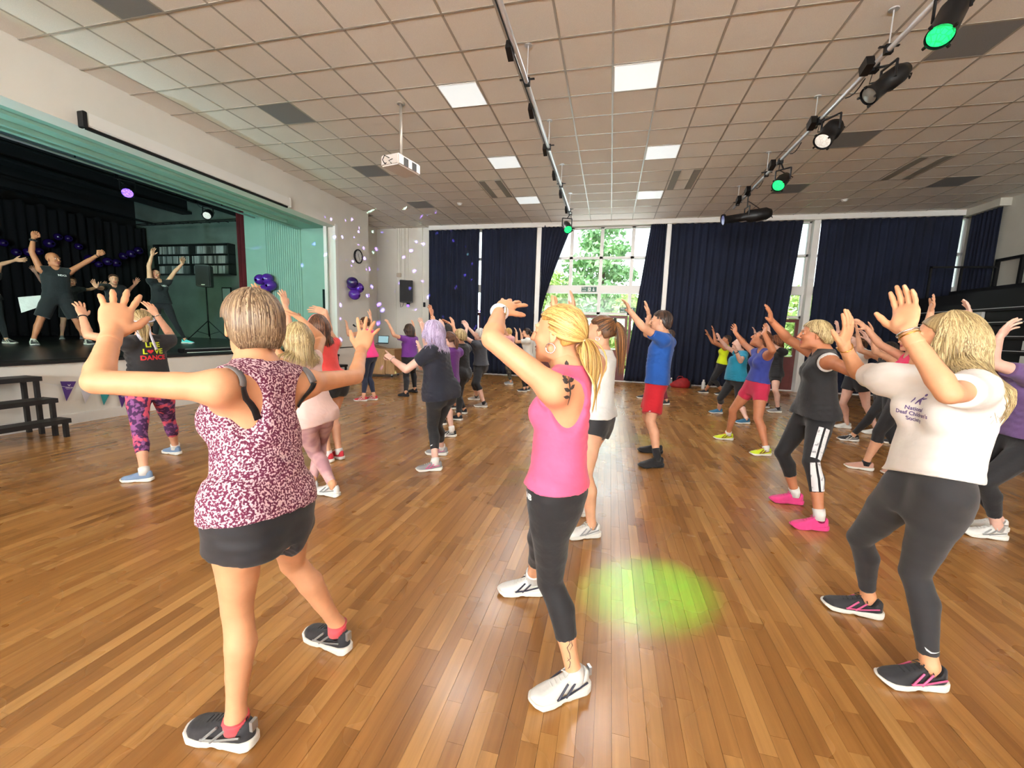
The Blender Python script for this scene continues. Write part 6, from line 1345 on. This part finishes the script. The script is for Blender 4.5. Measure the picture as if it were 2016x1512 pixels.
# 3: white tank, dark high ponytail
p3 = build_person('p3', POSE['p3'], 'person with a dark high ponytail in a loose white tank and black shorts', skin('light'),
    top=[TANK(cloth('white_vest_cloth', (232, 232, 230)), ease=.012, flare=.02, hem=.08, arm=.085, deep=.12, inset=.03, blade=.08, bladein=-.02, bladedown=.07, box=1.0)], bottom=SHORT(M_blackshort, .32),
    hair=dict(style='pony', m=H_pony2, n=320, rad=.0035, length=.42, tie=M_blackcl, seed=3, pony=(-.085, 0, .075), spread=.9, tail_dir=(.9, .1, .35)), shoes=S_(M_wshoe, stripe=M_sil), h=1.66, vox=.009, face=165, look=172, b=.95)
hoop(p3, 'l', .014)
# 4: blue shirt, red shorts
p4 = build_person('p4', POSE['p4'], 'person in a blue T-shirt, red shorts and black shoes, arms raised', skin('light'),
    top=[TEE(cloth('royal_blue_tshirt', (28, 88, 176)), hem=-.06, sleeve=.55)], bottom=SHORT(cloth('red_shorts', (196, 22, 40)), .78, flare=.05), hair=HR('crop', H_dark, 260, rad=.004, fringe=True), shoes=S_(M_blackcl, sole=M_blackcl, lace=M_blace, sock=(M_blackcl, .10)),
    h=1.74, sex='m', vox=.010, face=172, look=172, b=1.0, waist=1.08)
q = stick('logo_print', poly_mesh([leafp(0, 0, .4, .03, .006)]), p4.made['bottom'], p4.J['kl'] + (p4.J['hl'] - p4.J['kl']) * .30 + p4.fh * .03, -p4.fh, p4.up, M_print, p4.body, .003)
# 5: navy T-shirt, lilac hair
M_navy = cloth('navy_tshirt', (26, 29, 44))
p5 = build_person('p5', POSE['p5'], 'person with silver lilac hair in a navy T-shirt, pointing towards the stage', skin('pale'),
    top=[TEE(M_navy, hem=-.10, flare=.03)], bottom=LEG(M_blackcl, 1.7), hair=dict(style='long', m=H_lilac, n=520, rad=.004, length=.24, wave=.01, seed=5, vol_=1.25, fringe=True), shoes=S_(M_grshoe, stripe=mat('pink_swoosh', (206, 92, 140), .5), sock=(M_sock, .02)), hands=(dict(point=True, nrmv=(0, .2, -1)), dict()), h=1.66, vox=.009, face=170, look=172, b=1.08)
stick('logo_print', poly_mesh([leafp(0, 0, .5, .035, .006)]), p5.made['bottom'], p5.J['kl'] + (p5.J['al'] - p5.J['kl']) * .55, -p5.fh, p5.up, M_print, p5.body, .003)
ring('bracelet', p5, 'l', .01, .030, .004, M_silver)
# 6: white T-shirt
M_wtee = cloth('white_tshirt', (238, 232, 226), .85)
p6 = build_person('p6', POSE['p6'], 'person with long blonde hair in a white printed T-shirt and dark leggings', skin('warm'),
    top=[TEE(M_wtee, ease=.014, flare=.012, hem=.14, neck=.072, neckf=.03, sleeve=.55, wr=.006, seed=5, box=1.04, hemtilt=(0, .22, 0))],
    bottom=LEG(M_dkgrey, 1.88, ease=.005, waist=.28), hair=dict(style='long', m=H_ash, n=1500, rad=.0023, length=.34, wave=.010, azmin=1.3, seed=3, vol_=1.2, spread=1.3), shoes=S_(M_bshoe, lace=M_blace, stripe=mat('pink_swoosh', (206, 92, 140), .5)),
    hands=(dict(nrmv=(-.85, -.5, 0), spread=.5), dict(nrmv=(-.6, .8, 0), spread=.9)), h=1.66, b=.90, leg=.90, arm=.92, vox=.0082, face=178, look=152, hip=.98)
M_purp = mat('purple_print', (96, 76, 132), .6); ch = p6.J['pv'] + p6.up * p6.L * .66 + p6.fs * .12
stick('lettering', text_mesh('National\nDeaf Children\'s\nSociety', .022, bold=.0006), p6.made['top'], ch - p6.up * .015 - p6.ls * .0, p6.ls, p6.up, M_purp, p6.body, .003)
K6 = .72
fig = stroke_poly([(-.012, -.025), (-.004, 0), (.002, .022)], .006) + stroke_poly([(.014, -.026), (.004, -.004), (0, .01)], .006) + stroke_poly([(-.004, .012), (.012, .010), (.03, .016)], .005) + [[(.004 + .008 * math.cos(t), .034 + .008 * math.sin(t)) for t in np.linspace(0, 6.28, 9)[:-1]]] + stroke_poly([(-.034, -.02), (-.030, .0), (-.034, .012)], .004)
stick('logo_print', poly_mesh([[(x * K6, y * K6) for x, y in q] for q in fig]), p6.made['top'], ch + p6.up * .045, p6.ls, p6.up, M_purp, p6.body, .003)
stick('logo_print', poly_mesh([[(-.03, .010), (-.024, -.002), (-.012, -.006), (.03, .010), (-.010, .0), (-.02, .004)]]), p6.made['bottom'], p6.J['al'] + (p6.J['kl'] - p6.J['al']) * .20, -p6.fh, p6.up, M_print, p6.body, .003)
for sd in 'lr': ring('bracelet', p6, sd, .018, .030, .0028, M_gold)
ring('bracelet', p6, 'l', .006, .0305, .004, M_silver)
# 7: black tank, pink shoes
M_camo = speckle('grey_camo_print', (228, 228, 230), (150, 150, 156), 22, .62)
p7 = build_person('p7', POSE['p7'], 'person with short blonde hair in a black tank, striped capris and pink shoes', skin('tan'),
    top=[T_('sports_bra', cloth('white_bra', (236, 236, 236)), ease=.006, flare=0, hem=.52, neck=.075, neckf=.03, arm=.06, inset=.012, wr=0, id='bra'), TANK(M_blackcl, ease=.013, flare=.035, hem=-.05, arm=.09, deep=.10, inset=.03, box=1.0)], bottom=LEG(M_blackcl, 1.58),
    hair=dict(style='bob', m=H_ash, n=520, rad=.0034, seed=7, vol_=1.1, length=.05, fringe=True), shoes=S_(M_pkshoe, sole=M_pkshoe, lace=M_pkshoe, sock=(M_sock, .04)), h=1.66, vox=.0085, face=172, look=172, b=.92, bust=.9)
for (ja, jb, segs) in (('h', 'k', (.40, .56, .72, .88)), ('k', 'a', (.08, .24, .40, .52))):
    A_, B_ = p7.J[ja + 'l'], p7.J[jb + 'l']; dr = nrm(A_ - B_)
    for i, t in enumerate(segs):
        for x in (-.024, .024): stick('camo_panel', poly_mesh([[(x - .016, -.032), (x + .016, -.032), (x + .016, .032), (x - .016, .032)]]), p7.made['bottom'], A_ + (B_ - A_) * t, -(p7.fh - dr * (p7.fh @ dr)), dr, M_camo, p7.body, .007)
# 8: blue tank, crimson shorts
p8 = build_person('p8', POSE['p8'], 'person in a royal blue vest and crimson tight shorts, looking up', skin('tan'), top=[TANK(cloth('cobalt_vest', (44, 58, 140)), hem=.14)], bottom=dict(kind='shorts', m=cloth('crimson_shorts', (188, 34, 72)), ease=.006, end=.42), hair=HR('long', H_auburn, 200, length=.10, wave=.02, vol_=1.2), shoes=S_(cloth('lime_shoe', (206, 226, 40)), stripe=mat('maroon_trim', (110, 30, 40), .5), lace=M_rdshoe, sock=(M_sock, .02)), h=1.62, vox=.0105, face=180, look=178, tilt=22, b=.98)
# 9: teal T-shirt
p9 = build_person('p9', POSE['p9'], 'person in a loose teal T-shirt and black capris with blue trainers', skin('pale'), top=[TEE(cloth('teal_tshirt', (18, 132, 164)), hem=-.06, ease=.015)], bottom=LEG(M_blackcl, 1.35), hair=HR('crop', H_brown, 120), shoes=S_(mat('teal_shoe', (50, 106, 140), .7), full=False), h=1.62, vox=.012, face=180, look=180, tilt=15, b=1.22)
ring('wrist_band', p9, 'l', .01, .032, .007, M_blackcl)
# 10: yellow vest
p10 = build_person('p10', POSE['p10'], 'person in a fluorescent yellow vest reaching out beside the navy curtain', skin('tan'), top=[TANK(cloth('fluorescent_yellow', (216, 236, 20)), hem=.05)], bottom=LEG(M_blackcl, 1.6), hair=HR('crop', H_dark, 90), shoes=S_(M_bshoe, full=False), h=1.62, vox=.013, face=178, look=178, b=1.05)
# 11: black top, bushy hair
p11 = build_person('p11', POSE['p11'], 'person with bushy auburn hair in black behind the crimson shorts', skin('pale'), top=[TEE(M_blackcl, hem=-.1)], bottom=SHORT(M_blackcl, .55), hair=HR('long', H_auburn, 240, length=.16, wave=.03, vol_=1.5, spread=1.5), shoes=S_(M_grshoe, full=False, sock=(M_blackcl, .02)), h=1.68, vox=.012, face=178, look=178)
# 12: purple T-shirt at the edge
p12 = build_person('p12', POSE['p12'], 'person in a dusky purple T-shirt and black capris, bent elbow raised', skin('pale'), top=[TEE(cloth('dusky_purple_tshirt', (104, 78, 128)), hem=-.02)], bottom=LEG(M_blackcl, 1.8), hair=HR('bob', H_brown, 200, length=.06), shoes=S_(M_wshoe, stripe=M_sil), h=1.64, vox=.009, face=178, look=178, hands=(dict(nrmv=(.3, -.8, -.4), curl=.4), dict()))
# 14-16: partly hidden behind the white T-shirt
p14 = build_person('p14', POSE['p14'], 'person in a white vest and black shorts behind the raised hand', skin('pale'), top=[TANK(cloth('white_vest_cloth', (232, 232, 230)), hem=.1)], bottom=SHORT(M_blackshort, .4), hair=HR('pony', H_brown, 120, length=.2, tie=M_purp), shoes=S_(M_wshoe, full=False), h=1.60, vox=.012, face=178, look=178)
p15 = build_person('p15', POSE['p15'], 'person all in black lunging behind the striped capris', skin('light'), top=[TANK(M_blackcl, hem=.02)], bottom=LEG(M_blackcl, 1.95), hair=HR('bob', H_black, 140, length=.06), shoes=S_(M_bshoe, stripe=M_wlace), h=1.64, vox=.012, face=178, look=178)
p16 = build_person('p16', POSE['p16'], 'person in a hot pink vest with one arm stretched towards the stage', skin('light'), top=[TANK(cloth('hot_pink_vest', (250, 50, 110)), hem=.1)], bottom=LEG(M_blackcl, 1.3), hair=HR('bob', H_dark, 140, length=.05), shoes=S_(cloth('beige_pink_shoe', (196, 150, 132)), full=False, sock=(M_blackcl, .012)), h=1.64, vox=.0105, face=178, look=178)
# 20: slogan T-shirt by the stage
M_fly = speckle('purple_butterfly_print', (66, 32, 78), (140, 84, 140), 26, .55, (226, 92, 120))
p20 = build_person('p20', POSE['p20'], 'person in a black slogan T-shirt and purple patterned leggings facing the stage', skin('light'), top=[TEE(M_blackcl, hem=-.04, ease=.012)], bottom=LEG(M_fly, 1.55, ease=.006), hair=dict(style='pony', m=H_ash, n=260, rad=.004, length=.20, seed=9, pony=(-.098, 0, .0)), shoes=S_(M_blshoe, sock=(M_sock, .02), full=False), h=1.60, vox=.009, face=150, look=150, b=.98, arm=.95)
bc = p20.J['pv'] + p20.up * p20.L * .60 - p20.fs * .12; M_lime = mat('lime_print', (206, 226, 40), .6); M_redp = mat('red_print', (206, 40, 52), .6)
stick('lettering', text_mesh('LIVE', .064, bold=.002), p20.made['top'], bc + p20.up * .125, -p20.ls, p20.up, M_lime, p20.body, .004)
stick('lettering', text_mesh('L   VE', .068, bold=.002), p20.made['top'], bc + p20.up * .062, -p20.ls, p20.up, M_lime, p20.body, .004)
hrt = [(.025 * (math.sin(t) ** 3), .022 * (.8125 * math.cos(t) - .3125 * math.cos(2 * t) - .125 * math.cos(3 * t) - .0625 * math.cos(4 * t))) for t in np.linspace(0, 2 * math.pi, 25)[:-1]]
stick('heart_print', poly_mesh([hrt]), p20.made['top'], bc + p20.ls * .024 + p20.up * .064, -p20.ls, p20.up, M_redp, p20.body, .004)
stick('lettering', text_mesh('DANCE', .060, bold=.002), p20.made['top'], bc + p20.up * .002, -p20.ls, p20.up, M_redp, p20.body, .004)
f_, l_, u_ = p20.head_frame(); hb = p20.J['hd'] - f_ * .10; M_scarf = cloth('pale_scarf', (222, 222, 236))
for k in (1, -1):
    MB().tube([hb, hb - f_ * .01 + l_ * .035 * k - u_ * .02, hb - f_ * .02 + l_ * .045 * k - u_ * .12, hb - f_ * .03 + l_ * (.05 * k - .03) - u_ * (.17 if k > 0 else .26)], [.018, .022, .02, .026], 8, flat=.4).obj('scarf_tail', M_scarf, p20.body, True)
MB().tube([p20.J['hd'] + (f_ * math.cos(t) * .105 - f_ * .012 + l_ * math.sin(t) * .088 + u_ * (.03 + .03 * math.cos(t))) for t in np.linspace(.9, 2 * math.pi - .9, 20)], .012, 8, flat=.5).obj('scarf_band', M_scarf, p20.body, True)
for sd in 'lr': ring('bracelet', p20, sd, .02, .031, .005, M_blackcl if sd == 'l' else M_silver)
# 21-23: behind the plum tank top
M_rose = speckle('rose_marble_leggings', (214, 172, 172), (176, 132, 140), 9, .5, None, .12)
p21 = build_person('p21', POSE['p21'], 'person with long blonde hair in a pale pink top and marbled leggings', skin('warm'), top=[TANK(cloth('pale_pink_top', (240, 206, 198)), hem=-.14, ease=.012, flare=.03, box=1.0)], bottom=LEG(M_rose, 1.95, ease=.005), hair=dict(style='long', m=H_ash, n=560, rad=.004, length=.26, seed=4, vol_=1.2), shoes=S_(M_wshoe, stripe=M_sil), h=1.66, vox=.009, face=160, look=160, arm=1.08)
p22 = build_person('p22', POSE['p22'], 'person with long brown hair and pink band in a coral vest', skin('light'), top=[TANK(cloth('coral_vest', (250, 84, 82)), hem=.02)], bottom=SHORT(M_blackcl, .3, flare=.0), hair=dict(style='long', m=H_brown, n=380, rad=.0045, length=.22, seed=6, vol_=1.2), shoes=S_(M_rdshoe, sock=(M_sock, .02)), h=1.64, vox=.010, face=165, look=165)
f_, l_, u_ = p22.head_frame(); MB().tube([p22.J['hd'] + f_ * (.02 - .04 * math.cos(t)) + l_ * math.sin(t) * .092 + u_ * (.03 + math.cos(t) * .098) for t in np.linspace(-1.7, 1.7, 18)], .006, 6).obj('hair_band', cloth('pink_band', (240, 150, 150)), p22.body, True)
p23 = build_person('p23', POSE['p23'], 'person in dark clothes and orange trainers behind the coral vest', skin('tan'), top=[TEE(M_navy, hem=0)], bottom=SHORT(M_blackcl, .8), hair=HR('bob', H_dark, 120, length=.05), shoes=S_(cloth('orange_shoe', (244, 112, 44)), full=False, sock=(M_sock, .02)), h=1.50, vox=.012, face=165, look=165)
# 24: pink top by the lectern
p24 = build_person('p24', POSE['p24'], 'person in a hot pink top and navy leggings near the lectern, red trainers', skin('light'), top=[TANK(cloth('neon_pink_top', (252, 60, 140)), hem=-.06, flare=.03)], bottom=LEG(cloth('navy_leggings', (34, 40, 62)), 1.85), hair=dict(style='bun', m=H_brown, n=120, seed=3, pony=(-.10, 0, .05)), shoes=S_(M_rdshoe, stripe=M_wlace), h=1.64, vox=.012, face=172, look=175)
f_, l_, u_ = p24.head_frame(); mc = p24.J['hd'] + f_ * .20 - u_ * .08 + l_ * .02
MB().tube([p24.J['hd'] + l_ * .082 - u_ * .01, p24.J['hd'] + f_ * .08 + l_ * .07 - u_ * .06, mc], .004, 6).obj('headset_boom', M_black, p24.body, True); MB().tube([mc, mc + f_ * .05 + u_ * .035], [.012, .018], 10).obj('headset_microphone', M_black, p24.body, True)
# 25-31: the far left group
p25 = build_person('p25', POSE['p25'], 'person with long dark hair in a purple T-shirt and black trousers', skin('light'), top=[TEE(cloth('violet_tshirt', (112, 48, 142)), hem=.12)], bottom=LEG(M_blackcl, 1.95, ease=.012), hair=HR('long', H_dark, 220, length=.18, vol_=1.2), shoes=S_(M_blackcl, sole=M_blackcl, full=False), h=1.66, vox=.0125, face=160, look=160, b=1.2)
p26 = build_person('p26', POSE['p26'], 'person with brown ponytail in a long purple top and bare legs', skin('pale'), top=[TEE(cloth('plum_top', (104, 46, 132)), hem=-.18, sleeve=1.0)], bottom=SHORT(M_blackcl, .4), hair=dict(style='pony', m=H_brown, n=160, rad=.005, length=.18, seed=8), shoes=S_(M_bshoe, stripe=M_wlace, sock=(M_sock, .04)), h=1.52, vox=.011, face=172, look=172, b=.95)
p27 = build_person('p27', POSE['p27'], 'person with a blonde bob dressed all in black, seen between purple and grey tops', skin('light'), top=[TEE(M_blackcl, hem=-.08)], bottom=LEG(M_blackcl, 1.97, ease=.01), hair=HR('bob', H_ash, 180, length=.07, vol_=1.1), shoes=S_(M_bshoe, full=False), h=1.62, vox=.0115, face=172, look=172)
p28 = build_person('p28', POSE['p28'], 'person with short white hair in a grey T-shirt and black capris', skin('pale'), top=[TEE(cloth('charcoal_grey_tshirt', (62, 64, 72)), hem=.06, sleeve=.3)], bottom=LEG(M_blackcl, 1.35, ease=.008), hair=HR('crop', H_white, 150, vol_=1.1), shoes=S_(cloth('taupe_shoe', (150, 142, 136)), full=False, sock=(M_blackcl, .02)), h=1.62, vox=.012, face=172, look=172)
p29 = build_person('p29', POSE['p29'], 'person in a pink top and camouflage leggings far off by the curtain', skin('light'), top=[TEE(cloth('dusty_pink_tshirt', (214, 150, 150)), hem=.02)], bottom=LEG(speckle('olive_camo', (84, 78, 62), (46, 42, 38), 22), 1.9), hair=HR('crop', H_blond, 90), shoes=S_(M_grshoe, full=False), h=1.60, vox=.014, face=172, look=172)
p30 = build_person('p30', POSE['p30'], 'person with a short ponytail in a white T-shirt far off by the window', skin('light'), top=[TEE(cloth('cream_tshirt', (222, 220, 212)), hem=0)], bottom=LEG(M_blackcl, 1.95), hair=dict(style='pony', m=H_dark, n=110, rad=.006, length=.10, seed=2, tie=M_wlace), shoes=S_(M_bshoe, full=False), h=1.58, vox=.014, face=172, look=172)
p31 = build_person('p31', POSE['p31'], 'person with black hair in dark clothes behind the lilac hair', skin('tan'), top=[TEE(M_navy, hem=-.04)], bottom=LEG(M_blackcl, 1.95), hair=HR('bob', H_black, 110, length=.04), shoes=S_(M_bshoe, full=False), h=1.70, vox=.0125, face=172, look=172)
p32 = build_person('p32', POSE['p32'], 'person in maroon trousers hidden behind the blue T-shirt', skin('light'), top=[TEE(M_navy, hem=-.04)], bottom=LEG(cloth('maroon_trousers', (112, 30, 44)), 1.95, ease=.012), hair=HR('crop', H_dark, 90), shoes=S_(M_bshoe, full=False), h=1.68, vox=.0125, face=175, look=175)
# on the stage
SG = 'instructors on the stage'
s1 = build_person('s1', POSE['s1'], 'bald person in black T-shirt and shorts lunging on the stage, arms out', skin('tan'), top=[TANK(cloth('black_stage_vest', (20, 26, 30)), hem=-.06, ease=.012, arm=.075, inset=.012, box=1.0)], bottom=SHORT(cloth('black_stage_shorts', (20, 24, 28)), .88, ease=.018, flare=.05), hair=None, shoes=S_(M_bshoe, stripe=M_wlace, sock=(M_sock, .03)), hands=(dict(fist=True), dict(fist=True)), h=1.90, sex='m', vox=.0125, face=-25, look=10, z0=ZS, group=SG, waist=1.1)
ring('wrist_band', s1, 'r', .05, .036, .022, M_blackcl); ring('wrist_band', s1, 'l', .03, .033, .008, M_blackcl)
stick('logo_print', text_mesh('NDCS', .05, bold=.002), s1.made['top'], s1.J['pv'] + s1.up * s1.L * .74 + s1.fs * .13 + s1.ls * .07, s1.ls, s1.up, M_print, s1.body, .004)
tw = s1.J['hr'] - s1.lh * .10 + s1.up * .05
t_ = MB(); t_.v += [tuple(tw + q) for q in (np.array([0, 0, .02]), np.array([-.02, .0, -.03]), -s1.lh * .34 - s1.up * .05, -s1.lh * .32 - s1.up * .36, -s1.lh * .06 - s1.up * .22)]; t_._f(0, 2, 3, 4); t_._f(0, 4, 1)
tag(t_.obj('towel', cloth('white_towel', (226, 228, 224))), 'white towel hanging from the bald performer\'s waistband', 'towel').modifiers.new('thick', 'SOLIDIFY').thickness = .015
s2 = build_person('s2', POSE['s2'], 'person with dark tied hair in black on the stage, arms up', skin('light'), top=[TEE(cloth('black_stage_vest', (20, 26, 30)), hem=-.04, sleeve=.5)], bottom=LEG(cloth('black_stage_leggings', (18, 22, 28)), 1.95), hair=dict(style='bun', m=H_black, n=80, pony=(-.1, 0, .05)), shoes=S_(mat('aqua_shoe', (96, 220, 226), .6), full=False), h=1.82, vox=.0125, face=-25, look=-30, z0=ZS, group=SG)
stick('logo_print', text_mesh('NDCS', .05, bold=.002), s2.made['top'], s2.J['pv'] + s2.up * s2.L * .74 + s2.fs * .13 + s2.ls * .06, s2.ls, s2.up, M_print, s2.body, .004)
s3 = build_person('s3', POSE['s3'], 'person in black at the near end of the stage, arm stretched out', skin('light'), top=[TEE(cloth('black_stage_vest', (20, 26, 30)), hem=-.04)], bottom=LEG(cloth('black_stage_leggings', (18, 22, 28)), 1.95), hair=HR('crop', H_dark, 90), shoes=S_(M_bshoe, stripe=M_wlace), h=1.68, vox=.0135, face=-20, z0=ZS, group=SG)
s4 = build_person('s4', POSE['s4'], 'person in dark clothes at the back of the stage behind the bald performer', skin('light'), top=[TEE(cloth('black_stage_vest', (20, 26, 30)), hem=-.04)], bottom=SHORT(cloth('black_stage_shorts', (20, 24, 28)), .8), hair=HR('crop', H_brown, 80), shoes=S_(M_grshoe, full=False), h=1.70, vox=.014, face=-25, z0=ZS, group=SG)
s5 = build_person('s5', POSE['s5'], 'person in dark clothes dancing midway along the back of the stage', skin('light'), top=[TEE(cloth('black_stage_vest', (20, 26, 30)), hem=-.04)], bottom=LEG(cloth('black_stage_leggings', (18, 22, 28)), 1.95), hair=HR('crop', H_brown, 80), shoes=S_(M_bshoe, full=False), h=1.66, vox=.014, face=-25, z0=ZS, group=SG)
